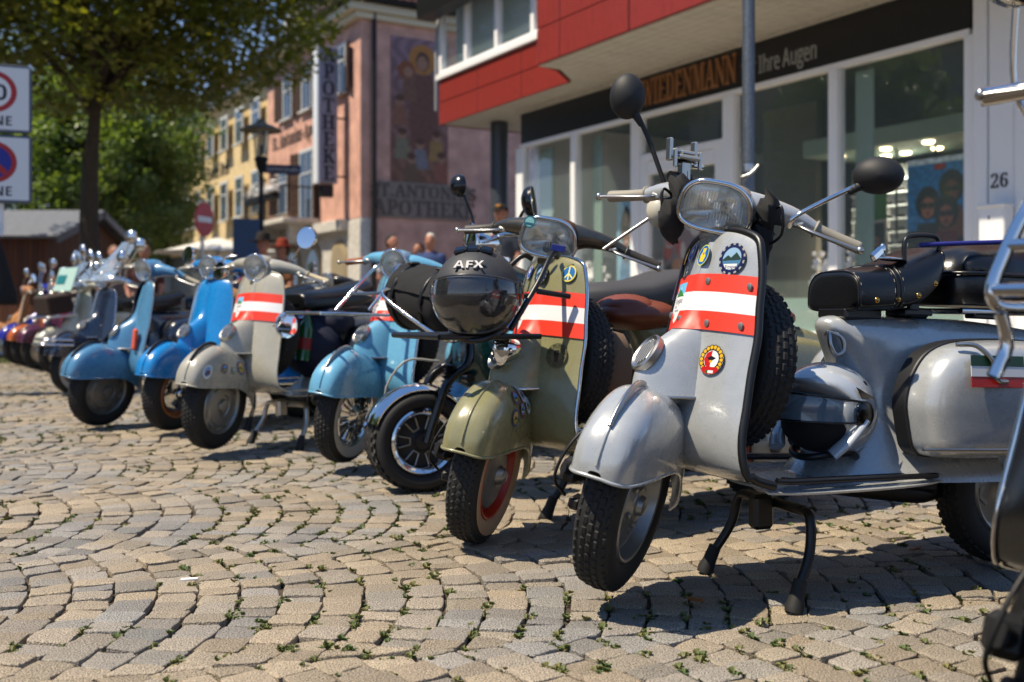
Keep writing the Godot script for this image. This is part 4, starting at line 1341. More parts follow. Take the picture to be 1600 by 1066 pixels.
func make_street_things() -> void:
	# wooden market hut
	var wood := [mat(Color(.36, .19, .09), .7, 0, "grain", 1.5), mat(Color(.33, .17, .08), .7, 0, "grain", 1.6), mat(Color(.39, .21, .1), .7, 0, "grain", 1.4)]
	var hut := base("market_hut", at(-9.2, 0, -20.3), "brown boarded market hut with a grey pitched roof behind the trunk", "hut")
	bar(hut, "wall_core", wood[1], Vector3(-5, -.05, -4.0), Vector3(-.03, 2.1, -.03), 0)
	for k in 40: bar(hut, "board", wood[k % 3], Vector3(-.028, -.05, -.1 - k * .1), Vector3(-.002, 2.14 + (.62 * (1 - absf(k * .1 - 1.95) / 2.0)), -.006 - k * .1), .003)
	for k in 32: bar(hut, "board", wood[(k * 2) % 3], Vector3(-3.2 + k * .1, -.05, -.028), Vector3(-3.106 + k * .1, 2.1, -.002), .003)
	var gb := G.new()
	gb.xf = Transform3D(Basis(Vector3(0, 0, -1), Vector3.UP, Vector3(1, 0, 0)), Vector3.ZERO)
	gb.slab(PackedVector2Array([Vector2(.02, 2.1), Vector2(3.98, 2.1), Vector2(2, 2.75)]), -5, -.03)
	put("gable", gb, wood[0], hut)
	var roofm := mat(Color(.42, .43, .45), .6, 0, "grain", 1.0)
	for s in [-1, 1]:
		var rf := G.new()
		rf.box(Vector3(-2.5, 2.45, -2.0 + s * 1.12), Vector3(5.6, .07, 2.42), .01, Basis(Vector3.RIGHT, s * .295))
		put("roof", rf, roofm, hut)
		var bg := G.new()
		bg.box(Vector3(.31, 2.4, -2.0 + s * 1.12), Vector3(.03, .16, 2.42), .004, Basis(Vector3.RIGHT, s * .295))
		put("bargeboard", bg, mat(Color(.36, .37, .39), .6), hut)
	# zone signs on their post
	var post := base("sign_post", at(-4.62, 0, -9.06), "grey steel post carrying the two white zone signs at the left edge", "post")
	var pg := G.new(); pg.tube([Vector3(0, -.05, 0), Vector3(0, 2.95, 0)], .03, 12)
	put("pole", pg, M.alu, post)
	for e in [[0, 2.56, "white thirty zone sign with a red ring"], [1, 1.94, "white no-stopping zone sign with a blue and red disc"]]:
		var s := base("traffic_sign", at(-4.56, e[1], -9.0, .36), e[2] + " on the left edge post", "traffic sign")
		var b := G.new(); b.slab(rounded(.62, .6, .04), -.012, .012, .004)
		put("sign_plate", b, mat(Color(.33, .35, .38), .45, .4), s)
		board(s, "sign_face", at(0, 0, .0125), .57, .55, print_mat(zone_print(e[0]), .45), .002)
	var sm := base("small_plate", at(-4.7, 1.5, -9.0, .36), "small blue and white supplementary plate below the zone signs", "traffic sign")
	put("sign_plate", _box(Vector3(.42, .3, .02), .006), M.white, sm)
	put("blue_field", _box(Vector3(.17, .13, .004), .001), mat(Color(.03, .12, .5), .5), sm, at(.02, .06, .013))
	for k in 2: put("black_line", _box(Vector3(.3, .025, .004), .001), M.black, sm, at(.02, -.05 - k * .05, .013))
	# dark cloth hanging below the signs
	var cl := G.new()
	var rows := []
	var K := [[1.36, .02, .02], [1.35, .14, .07], [1.25, .2, .1], [1.0, .27, .12], [.8, .32, .14], [.74, .3, .12]]
	for i in 16:
		var k := cr(K, i / 15.0)
		var row := PackedVector3Array()
		for j in 24:
			var a := TAU * j / 24
			var w := 1.0 + .08 * sin(a * 5 + i * .2) * i / 15.0
			row.append(Vector3(cos(a) * k[1] * w, k[0], sin(a) * k[2] * w))
		rows.append(row)
	cl.loft(rows)
	tag(put("cloth_cover", cl, M.cloth_black, self, at(-4.35, 0, -8.3)), "black cloth draped below the zone signs at the left edge", "cloth")
	# street lamp with its street-name plate
	var lp := base("street_lamp", at(-5.39, 0, -22), "old style street lamp with a wide glass hat before the pink house", "street lamp")
	var g := G.new()
	g.lathe([Vector2(.14, -.05), Vector2(.13, .5), Vector2(.06, .7), Vector2(.05, 3.6), Vector2(.06, 3.62), Vector2(.12, 3.75), Vector2(.13, 3.85), Vector2(.16, 3.9), Vector2(.12, 3.95), Vector2(.0, 3.96)], 16)
	put("pole", g, mat(Color(.12, .12, .13), .5, .4), lp)
	g = G.new(); g.lathe([Vector2(.12, 3.96), Vector2(.17, 4.5)], 16)
	put("lantern_glass", g, glass(.12), lp)
	g = G.new()
	for k in 6: g.tube([Vector3(cos(k * TAU / 6) * .125, 3.95, sin(k * TAU / 6) * .125), Vector3(cos(k * TAU / 6) * .175, 4.5, sin(k * TAU / 6) * .175)], .012, 5)
	g.lathe([Vector2(0, 3.97), Vector2(.04, 4.0), Vector2(.035, 4.2), Vector2(0, 4.22)], 10)
	put("lantern_frame", g, mat(Color(.12, .12, .13), .5, .4), lp)
	g = G.new(); g.lathe([Vector2(.44, 4.5), Vector2(.45, 4.52), Vector2(.3, 4.6), Vector2(.14, 4.66), Vector2(.06, 4.76), Vector2(0, 4.78)], 28)
	put("lantern_hat", g, mat(Color(.4, .36, .27), .7), lp)
	var sn := base("street_name_plate", at(-4.93, 3.68, -22, -.1) * Transform3D(Basis(Vector3.BACK, -.06), Vector3.ZERO), "dark blue street name plate on the old street lamp", "street sign")
	put("plate", _box(Vector3(.8, .2, .02), .006), mat(Color(.02, .06, .32), .35), sn)
	letters(sn, "plate_lettering", "Gerberstraße", .12, M.white, at(0, 0, .011), "Droid Sans", .003)
	# no-entry sign seen nearly edge on
	var ne := base("no_entry_sign", at(-5.41, 0, -18, 1.32), "red no-entry sign with a white bar, turned almost edge on", "traffic sign")
	g = G.new(); g.tube([Vector3(0, -.05, -.04), Vector3(0, 2.6, -.04)], .03, 10)
	put("pole", g, M.alu, ne)
	g = G.new(); g.xf = Transform3D(Basis(Vector3.RIGHT, PI / 2), Vector3(0, 2.26, 0)); g.lathe([Vector2(0, -.012), Vector2(.3, -.012), Vector2(.305, 0), Vector2(.3, .012), Vector2(0, .012)], 36)
	put("red_disc", g, mat(Color(.7, .06, .04), .4), ne)
	put("white_bar", _box(Vector3(.46, .1, .006), .002), M.white, ne, at(0, 2.26, .015))
	# galvanised pole behind the silver scooter
	var gp := base("galvanised_pole", at(1.41, .06, -6.1), "tall galvanised pole standing behind the silver scooter", "pole")
	g = G.new(); g.tube([Vector3(0, -.1, 0), Vector3(0, .9, 0), Vector3(0, 4.2, 0)], .038, 16)
	put("pipe", g, mat(Color(.45, .47, .49), .45, .75, "grain", 5.0), gp)
	g = G.new(); g.tube([Vector3(0, -.1, 0), Vector3(0, .72, 0), Vector3(0, .78, 0)], [.058, .058, .042], 16)
	put("socket", g, mat(Color(.36, .37, .38), .5, .6, "grain", 5.0), gp)
	g = G.new(); g.lathe([Vector2(.04, 1.46), Vector2(.042, 1.47), Vector2(.042, 1.5), Vector2(.04, 1.51)], 16); g.tube(bend([Vector3(-.05, 1.43, .04), Vector3(0, 1.45, .05), Vector3(.05, 1.5, .04)]), .009, 6)
	put("pipe_clamp", g, M.alu, gp)
	# blue board beside the lamp
	tag(put("blue_board", _box(Vector3(.55, 2.2, .06), .01), mat(Color(.2, .3, .42), .5), self, at(-5.5, 1.45, -21.2, .5)), "tall blue grey notice board beside the street lamp", "notice board")
	# parasol
	var pa := base("sun_parasol", at(-6.9, 0, -24), "cream café parasol standing open beyond the no-entry sign", "parasol")
	g = G.new(); g.lathe([Vector2(1.5, 2.0), Vector2(1.49, 1.97), Vector2(0, 2.35)], 8)
	put("canopy", g, M.wall_white, pa)
	g = G.new(); g.tube([Vector3(0, 0, 0), Vector3(0, 2.4, 0)], .025, 8)
	put("pole", g, M.alu, pa)


# ---------------------------------------------------------------- people: one continuous body each, meshed from a smooth field
func body_mesh(bones: Array, cell: float) -> ArrayMesh:
	var lo := Vector3(1e9, 1e9, 1e9); var hi := -lo
	for b in bones:
		for e in [[b[0], b[2]], [b[1], b[3]]]:
			lo = lo.min(e[0] - Vector3.ONE * (e[1] + .06)); hi = hi.max(e[0] + Vector3.ONE * (e[1] + .06))
	var n := Vector3i(((hi - lo) / cell).ceil()) + Vector3i.ONE
	var F := PackedFloat32Array(); F.resize(n.x * n.y * n.z); F.fill(.2)
	var K := 28.0
	for b in bones:
		var a: Vector3 = b[0]; var d: Vector3 = b[1] - a
		var L := maxf(d.length_squared(), 1e-9)
		var mr := maxf(b[2], b[3]) + .07
		var sq: Vector3 = b[4] if b.size() > 4 else Vector3.ONE
		var blo := Vector3i(((a.min(b[1]) - Vector3.ONE * mr * 1.5 - lo) / cell).floor()).clamp(Vector3i.ZERO, n - Vector3i.ONE)
		var bhi := Vector3i(((a.max(b[1]) + Vector3.ONE * mr * 1.5 - lo) / cell).ceil()).clamp(Vector3i.ZERO, n - Vector3i.ONE)
		for z in range(blo.z, bhi.z + 1):
			for y in range(blo.y, bhi.y + 1):
				for x in range(blo.x, bhi.x + 1):
					var p := lo + Vector3(x, y, z) * cell
					var t := clampf((p - a).dot(d) / L, 0, 1)
					var q := (p - a - d * t) / sq
					var ds: float = q.length() - lerpf(b[2], b[3], t)
					var i := x + n.x * (y + n.y * z)
					var f := F[i]
					var hh := maxf(.035 - absf(f - ds), 0) / .035
					F[i] = minf(f, ds) - hh * hh * .035 * .25
	var g := G.new()
	var id := PackedInt32Array(); id.resize(F.size()); id.fill(-1)
	var off := [0, 1, n.x, n.x + 1, n.x * n.y, n.x * n.y + 1, n.x * n.y + n.x, n.x * n.y + n.x + 1]
	for z in n.z - 1:
		for y in n.y - 1:
			for x in n.x - 1:
				var i := x + n.x * (y + n.y * z)
				var m := 0
				for k in 8:
					if F[i + off[k]] < 0: m += 1
				if m == 0 or m == 8: continue
				var s := Vector3.ZERO; var c := 0
				for e in [[0, 1], [2, 3], [4, 5], [6, 7], [0, 2], [1, 3], [4, 6], [5, 7], [0, 4], [1, 5], [2, 6], [3, 7]]:
					var fa := F[i + off[e[0]]]; var fb := F[i + off[e[1]]]
					if (fa < 0) != (fb < 0):
						var t := fa / (fa - fb)
						s += Vector3(e[0] & 1, (e[0] >> 1) & 1, e[0] >> 2).lerp(Vector3(e[1] & 1, (e[1] >> 1) & 1, e[1] >> 2), t); c += 1
				id[i] = g.vert(lo + (Vector3(x, y, z) + s / c) * cell)
	var st := [1, n.x, n.x * n.y]
	for z in range(1, n.z - 1):
		for y in range(1, n.y - 1):
			for x in range(1, n.x - 1):
				var i := x + n.x * (y + n.y * z)
				for ax in 3:
					var ins := F[i] < 0
					if ins == (F[i + st[ax]] < 0): continue
					var u: int = st[(ax + 1) % 3]; var w: int = st[(ax + 2) % 3]
					var a := id[i]; var b := id[i - u]; var c := id[i - u - w]; var d := id[i - w]
					if a < 0 or b < 0 or c < 0 or d < 0: continue
					if ins:
						g.tri(a, c, b); g.tri(a, d, c)
					else:
						g.tri(a, b, c); g.tri(a, c, d)
	return g.done()

func person(x: float, z: float, turn: float, label: String, top: Color, hair: Color, hat := "", size := 1.0) -> void:
	var r := base("person", at(x, ground_y(x, z) - .03, z, turn).scaled_local(Vector3.ONE * size), label, "person", "")
	var sk := mat(Color(.62, .42, .33), .55)
	var V := func(a: float, b: float, c: float) -> Vector3: return Vector3(a, b, c)
	# whole body: legs, trunk, arms, neck and head in one skin
	var bones := [[Vector3(0, 1.0, 0), Vector3(0, 1.3, 0), .13, .15, Vector3(1.15, 1, .8)], [Vector3(0, 1.28, 0), Vector3(0, 1.4, -.01), .15, .1, Vector3(1.2, 1, .75)], [Vector3(0, 1.4, -.01), Vector3(0, 1.54, .01), .055, .052], [Vector3(0, 1.63, .015), Vector3(0, 1.66, .01), .082, .09, Vector3(.86, 1.05, 1.02)], [Vector3(0, 1.56, .05), Vector3(0, 1.6, .04), .045, .06], [Vector3(0, 1.61, .105), Vector3(0, 1.635, .1), .014, .01]]
	for s in [-1, 1]:
		bones.append([Vector3(s * .09, .95, 0), Vector3(s * .1, .5, .02), .095, .062]); bones.append([Vector3(s * .1, .5, .02), Vector3(s * .1, .09, -.02), .06, .042])
		bones.append([Vector3(s * .1, .06, -.03), Vector3(s * .12, .04, .14), .045, .035])
		bones.append([Vector3(s * .19, 1.38, 0), Vector3(s * .24, 1.1, -.02), .056, .042]); bones.append([Vector3(s * .24, 1.1, -.02), Vector3(s * .2, .9, .12), .04, .03])
		bones.append([Vector3(s * .2, .9, .12), Vector3(s * .19, .82, .16), .032, .03, Vector3(.7, 1, 1)])
		bones.append([Vector3(s * .078, 1.62, .0), Vector3(s * .08, 1.645, .0), .016, .016])
		for k in 4: bones.append([Vector3(s * (.2 - .012 * k), .815, .15 + .016 * (k - 1.5)), Vector3(s * (.195 - .012 * k), .745, .165 + .014 * (k - 1.5)), .009, .008])
		bones.append([Vector3(s * .185, .86, .16), Vector3(s * .165, .81, .2), .011, .009])
	put("body", cached("person_body", func() -> G: return _as_g(body_mesh(bones, .022))), sk, r)
	var shirt := [[Vector3(0, .98, 0), Vector3(0, 1.3, 0), .14, .163, Vector3(1.16, 1, .82)], [Vector3(0, 1.28, 0), Vector3(0, 1.4, -.01), .16, .105, Vector3(1.22, 1, .78)]]
	for s in [-1, 1]: shirt.append([Vector3(s * .19, 1.385, 0), Vector3(s * .225, 1.2, -.015), .068, .062])
	put("shirt", cached("person_shirt", func() -> G: return _as_g(body_mesh(shirt, .024))), mat(top, .85), r)
	var trs := [[Vector3(0, .96, 0), Vector3(0, .9, 0), .14, .13, Vector3(1.15, 1, .85)]]
	for s in [-1, 1]:
		trs.append([Vector3(s * .09, .93, 0), Vector3(s * .1, .5, .02), .107, .075]); trs.append([Vector3(s * .1, .5, .02), Vector3(s * .1, .12, -.02), .073, .06])
	put("trousers", cached("person_trousers", func() -> G: return _as_g(body_mesh(trs, .024))), mat(Color(.1, .11, .15), .85), r)
	var hg := [[Vector3(0, 1.665, -.015), Vector3(0, 1.69, -.01), .088, .083, Vector3(.9, 1, 1.02)], [Vector3(0, 1.6, -.05), Vector3(0, 1.66, -.04), .05, .07]]
	put("hair", cached("person_hair", func() -> G: return _as_g(body_mesh(hg, .016))), mat(hair, .8), r)
	for s in [-1, 1]:
		var eg := G.new()
		eg.ball(Vector3(s * .03, 1.64, .092), Vector3(.012, .008, .006), 8, 5)
		put("eye", eg, M.black, r)
	if hat == "brim" or hat == "orange":
		var g := G.new()
		g.lathe([Vector2(.2, 1.69), Vector2(.2, 1.7), Vector2(.1, 1.71), Vector2(.098, 1.76), Vector2(.085, 1.81), Vector2(.05, 1.825), Vector2(0, 1.82)], 24)
		put("hat", g, mat(Color(.1, .06, .03) if hat == "brim" else Color(.5, .16, .04), .85), r)
	elif hat == "cap":
		var g := G.new()
		g.ball(Vector3(0, 1.69, 0), Vector3(.095, .09, .105), 18, 7, 0.0, 1.0)
		g.box(Vector3(0, 1.695, .13), Vector3(.14, .012, .12), .005, Basis(Vector3.RIGHT, .15))
		g.box(Vector3(0, 1.74, .085), Vector3(.09, .03, .03), .01)
		var o := put("cap", g, mat(Color(.03, .03, .035), .8), r)
		put("cap_patch", _box(Vector3(.07, .028, .012), .004), mat(Color(.7, .45, .05), .6), o, at(0, 1.74, .1))
	if hat == "brim":
		for s in [-1, 1]:
			var g := G.new()
			g.tube(bend([Vector3(s * .12, 1.43, -.1), Vector3(s * .13, 1.45, .02), Vector3(s * .1, 1.3, .15), Vector3(s * .08, 1.05, .14)]), .024, 8)
			put("orange_strap", g, mat(Color(.8, .2, .03), .7), r)

func _as_g(m: ArrayMesh) -> G:
	var g := G.new()
	var a := m.surface_get_arrays(0)
	g.v = a[Mesh.ARRAY_VERTEX]; g.nn = a[Mesh.ARRAY_NORMAL]; g.ix = a[Mesh.ARRAY_INDEX]; g.uv = a[Mesh.ARRAY_TEX_UV]
	return g

func make_people() -> void:
	person(-3.55, -14.6, .5, "person in a brown brimmed hat with orange straps before the pharmacy", Color(.05, .05, .07), Color(.1, .07, .05), "brim", 1.0)
	person(-3.45, -15.4, -.9, "person in a rust orange hat just behind the brown hat", Color(.45, .28, .15), Color(.1, .07, .05), "orange", .98)
	person(-1.83, -15.6, .9, "person with short dark hair in a pale shirt by the pink side wall", Color(.62, .6, .62), Color(.06, .045, .04))
	person(-1.53, -16.8, -.7, "person with brown curly hair in a mint shirt beside the white-haired one", Color(.5, .68, .62), Color(.2, .1, .05), "", .95)
	person(-1.3, -16.3, -.2, "person with white hair in a blue shirt among the group at the wall", Color(.12, .2, .38), Color(.72, .72, .7), "", 1.0)
	person(-.14, -13.2, -.4, "person in a black cap with a yellow patch by the shop column", Color(.2, .22, .26), Color(.08, .06, .05), "cap", 1.0)
	person(-5.1, -14.2, .3, "person with short dark hair seen between the far scooter mirrors", Color(.25, .12, .1), Color(.06, .045, .04), "", .93)
	person(-5.75, -14.8, .8, "bald looking person at the left of the pair behind the far scooters", Color(.4, .38, .36), Color(.45, .33, .27), "", .93)

# ---------------------------------------------------------------- scooters
# local frame of a scooter: x forward, y up, z to the rider's right; the origin is on the ground under the rear axle
const AX := 1.22
const WR := 0.215
const SH := [[.874, .966, .03, .008], [.869, .970, .085, .02], [.848, .977, .145, .034], [.81, .99, .168, .043], [.75, 1.005, .183, .052], [.68, 1.022, .192, .058], [.61, 1.036, .203, .062], [.53, 1.055, .21, .062], [.45, 1.07, .22, .06], [.38, 1.075, .228, .05], [.32, 1.058, .235, .036], [.28, 1.018, .24, .02], [.262, .95, .24, .008]]
const HC := [[.845, .985, .02, .965], [.76, 1.012, .032, .98], [.69, 1.03, .042, .995], [.64, 1.062, .052, 1.006], [.59, 1.13, .064, 1.016], [.53, 1.175, .074, 1.03], [.49, 1.186, .08, 1.038], [.462, 1.19, .084, 1.042]]

static func by_y(keys: Array, y: float) -> Array:
	for i in keys.size() - 1:
		if y <= keys[i][0] and y >= keys[i + 1][0]:
			var f: float = (keys[i][0] - y) / (keys[i][0] - keys[i + 1][0])
			return cr(keys, (i + f) / (keys.size() - 1))
	return keys[0] if y > keys[0][0] else keys[keys.size() - 1]

static func shield_x(y: float, z: float) -> float:
	var s := by_y(SH, y)
	var x: float = s[1] - s[3] * pow(minf(absf(z / s[2]), 1.2), 2.2)
	if y < HC[0][0] and y > .46:
		var h := by_y(HC, y)
		var u := absf(z / h[2])
		if u < 1: x = maxf(x, h[3] + (h[1] - h[3]) * pow(1 - pow(u, 1.9), 0.8))
	return x

static func on_shield(y: float, z: float, off := 0.004) -> Vector3:
	return Vector3(shield_x(y, z) + off, y, z)

static func steer_xf(deg: float) -> Transform3D:
	var p := Vector3(1.11, .45, 0)
	var b := Basis(Vector3(-sin(deg_to_rad(17.2)), cos(deg_to_rad(17.2)), 0), deg_to_rad(deg))
	return Transform3D(b, p - b * p)

static func scooter_xf(fx: float, fd: float, th: float, pitch: float, wb := AX) -> Transform3D:
	var t := deg_to_rad(th)
	var f := Vector3(-cos(t), 0, sin(t))
	var r := f.cross(Vector3.UP)
	var f2 := f.rotated(r, deg_to_rad(pitch))
	return Transform3D(Basis(f2, r.cross(f2), r), Vector3(fx, 0, -fd) - f * wb)

func tyre_geo(tread: String, wide := 1.0, rad := WR) -> G:
	var g := G.new()
	var k := rad / WR
	var prof := [Vector2(.136, .034), Vector2(.15, .044), Vector2(.168, .0485), Vector2(.188, .048), Vector2(.2, .042), Vector2(.208, .032), Vector2(.2115, .016), Vector2(.2125, 0)]
	for i in range(6, -1, -1): prof.append(Vector2(prof[i].x, -prof[i].y))
	for i in prof.size(): prof[i] = Vector2(prof[i].x * k, prof[i].y * wide)
	g.lathe(prof, 56)
	g.lathe([prof[14], Vector2(.134 * k, 0), prof[0]], 40)
	var n := {"block": 52, "zig": 60, "hex": 56, "fat": 34, "plain": 0}[tread] as int
	for i in n:
		for j in [-2, -1, 0, 1, 2]:
			var a := TAU * (i + (0.5 if j % 2 else 0.0)) / n
			var zz: float = j * .0158 * wide
			var rr: float = [.2118, .2098, .2035][absi(j)] * k
			var tilt: float = [0.0, .22, .62][absi(j)] * signf(j)
			var sz := Vector3(.019 * k, .0085, .0125 * wide)
			if absi(j) == 2: sz = Vector3(.0165 * k, .009, .016 * wide)
			var b := Basis(Vector3(cos(a), 0, sin(a)), 0.0)
			b = Basis(Vector3(-sin(a), 0, cos(a)), Vector3(cos(a), 0, sin(a)), Vector3(0, -1, 0))
			b = b * Basis(Vector3.RIGHT, -tilt * -1.0)
			if tread == "zig":
				b = b * Basis(Vector3.UP, .55 if (j + 2) % 2 == 0 else -.55)
				sz.x *= .82
				if j == 0: sz.x *= 1.15
			if tread == "fat":
				b = b * Basis(Vector3.UP, .7 * signf(j))
				sz.x *= 1.7
				if j == 0: continue
			if tread == "hex":
				sz *= Vector3(.86, 1, .9)
			g.box(Vector3(cos(a) * rr, zz, sin(a) * rr), sz, .0022, b)
	return g

# wheel frame: local Y points out of the visible (left) side
static func wheel_xf(c: Vector3, spin := 0.0) -> Transform3D:
	return Transform3D(Basis(Vector3(1, 0, 0), Vector3(0, 0, -1), Vector3(0, 1, 0)) * Basis(Vector3.UP, spin), c)

func wheel(parent: Node, called: String, t: Transform3D, c: Dictionary, spare := false) -> void:
	var tread: String = c.get("tread", "zig")
	var w := put(called, cached("tyre_" + tread, tyre_geo.bind(tread)), M.rubber, parent, t)
	var kind: String = c.get("rim", "steel")
	var rm: Material = c.get("rim_mat", M.alu)
	var rim := func() -> G:
		var g := G.new()
		if kind == "fins":
			g.lathe([Vector2(.142, .036), Vector2(.136, .043), Vector2(.128, .038), Vector2(.122, .022), Vector2(.06, .03), Vector2(.04, .038), Vector2(.022, .05), Vector2(0, .052)], 40)
			for i in 22:
				var a := TAU * i / 22
				g.box(Vector3(cos(a) * .084, .031, sin(a) * .084), Vector3(.066, .012, .0055), .002, Basis(Vector3.UP, -a) * Basis(Vector3.BACK, -.09))
		elif kind == "disc":
			g.lathe([Vector2(.142, .036), Vector2(.137, .044), Vector2(.13, .04), Vector2(.126, .03), Vector2(.1, .036), Vector2(.095, .042), Vector2(.055, .046), Vector2(.05, .04), Vector2(.034, .042), Vector2(.03, .056), Vector2(0, .058)], 40)
			for i in 10:
				var a := TAU * i / 10
				g.box(Vector3(cos(a) * .112, .036, sin(a) * .112), Vector3(.014, .006, .034), .002, Basis(Vector3.UP, -a))
		else:
			g.lathe([Vector2(.142, .036), Vector2(.137, .044), Vector2(.131, .042), Vector2(.127, .03), Vector2(.121, .012), Vector2(.112, .008), Vector2(.09, .014), Vector2(.068, .016), Vector2(.06, .024), Vector2(.045, .028), Vector2(.04, .036), Vector2(.026, .038), Vector2(.022, .05), Vector2(0, .054)], 40)
			for i in 5:
				var a := TAU * i / 5
				g.box(Vector3(cos(a) * .052, .03, sin(a) * .052), Vector3(.013, .012, .013), .003, Basis(Vector3.UP, a))
				for q in 7:
					var b := a + .628 + (q - 3) * .09
					var rr := .098 - absf(q - 3) * .004
					g.box(Vector3(cos(b) * rr, .0125, sin(b) * rr), Vector3(.014, .006, .012), .002, Basis(Vector3.UP, -b))
		return g
	put("rim", cached("rim_" + kind, rim), rm, w)
	var back := func() -> G:
		var g := G.new()
		g.lathe([Vector2(.142, -.036), Vector2(.13, -.04), Vector2(.126, -.02), Vector2(.09, -.016), Vector2(.085, -.045), Vector2(.03, -.05), Vector2(0, -.05)], 32)
		return g
	put("brake_drum", cached("drum", back), M.iron, w)
	if c.has("cap"):
		var hub := func() -> G:
			var g := G.new()
			g.lathe([Vector2(.108, .02), Vector2(.104, .03), Vector2(.085, .036), Vector2(.05, .037), Vector2(.03, .042), Vector2(.024, .058), Vector2(.016, .066), Vector2(0, .068)], 36)
			return g
		put("hub_cap", cached("hubcap", hub), c.cap, w)
	if c.has("wall"):
		var ring_ := func() -> G:
			var g := G.new()
			g.lathe([Vector2(.1385, .0385), Vector2(.15, .0455), Vector2(.168, .0502), Vector2(.183, .05), Vector2(.1835, .0484)], 48)
			return g
		put("sidewall_ring", cached("wall_ring", ring_), c.wall, w)

func fender_geo() -> Array:
	var K := [[.262, .128, .115, .016], [.255, .17, .112, .048], [.228, .22, .108, .068], [.17, .264, .104, .079], [.09, .291, .1, .085], [.02, .285, .096, .087], [-.06, .262, .086, .087], [-.13, .235, .06, .085], [-.19, .19, .01, .078], [-.235, .12, -.04, .065], [-.255, .02, -.07, .045]]
	var rows := []
	for i in 31:
		var k := cr(K, i / 30.0)
		var row := PackedVector3Array()
		for j in 25:
			var f := PI * j / 24
			var cz := -cos(f)
			row.append(Vector3(AX + k[0], WR + k[2] + (k[1] - k[2]) * pow(sin(f), .62), k[3] * signf(cz) * pow(absf(cz), .7)))
		rows.append(row)
	return rows

func bar_end(s: float, r := 0.0) -> Vector3:
	return Vector3(.885, .915, s * (.25 + r))

# sticker: a flat printed disc lying on a surface
func sticker(parent: Node, p: Vector3, n: Vector3, r: float, cell: int, turn := 0.0, squash := 1.0, t := Transform3D.IDENTITY) -> void:
	var g := G.new()
	var u := Vector3.UP.cross(n).normalized()
	var w := n.cross(u)
	var c0 := Vector2(cell % 8, cell / 8) / Vector2(8, 4)
	var b := g.vert(p + n * .0045, c0 + Vector2(.5 / 8, .5 / 4))
	for i in 28:
		var a := TAU * i / 28
		var d := Vector2(cos(a), sin(a))
		var e := d.rotated(turn)
		g.vert(p + n * .0032 + u * e.x * r * squash + w * e.y * r, c0 + Vector2((.5 + d.x * .48) / 8, (.5 - d.y * .48) / 4))
	for i in 28: g.tri(b, b + 1 + i, b + 1 + (i + 1) % 28)
	put("sticker", g, M.stickers, parent, t)

func shield_sticker(parent: Node, y: float, z: float, r: float, cell: int, turn := 0.0, squash := 1.0) -> void:
	var p := on_shield(y, z, 0.0)
	var du := on_shield(y, z + .008, 0) - on_shield(y, z - .008, 0)
	var dv := on_shield(y + .008, z, 0) - on_shield(y - .008, z, 0)
	var n := du.cross(dv).normalized()
	if n.x < 0: n = -n
	sticker(parent, p + n * .002, n, r, cell, turn, squash)

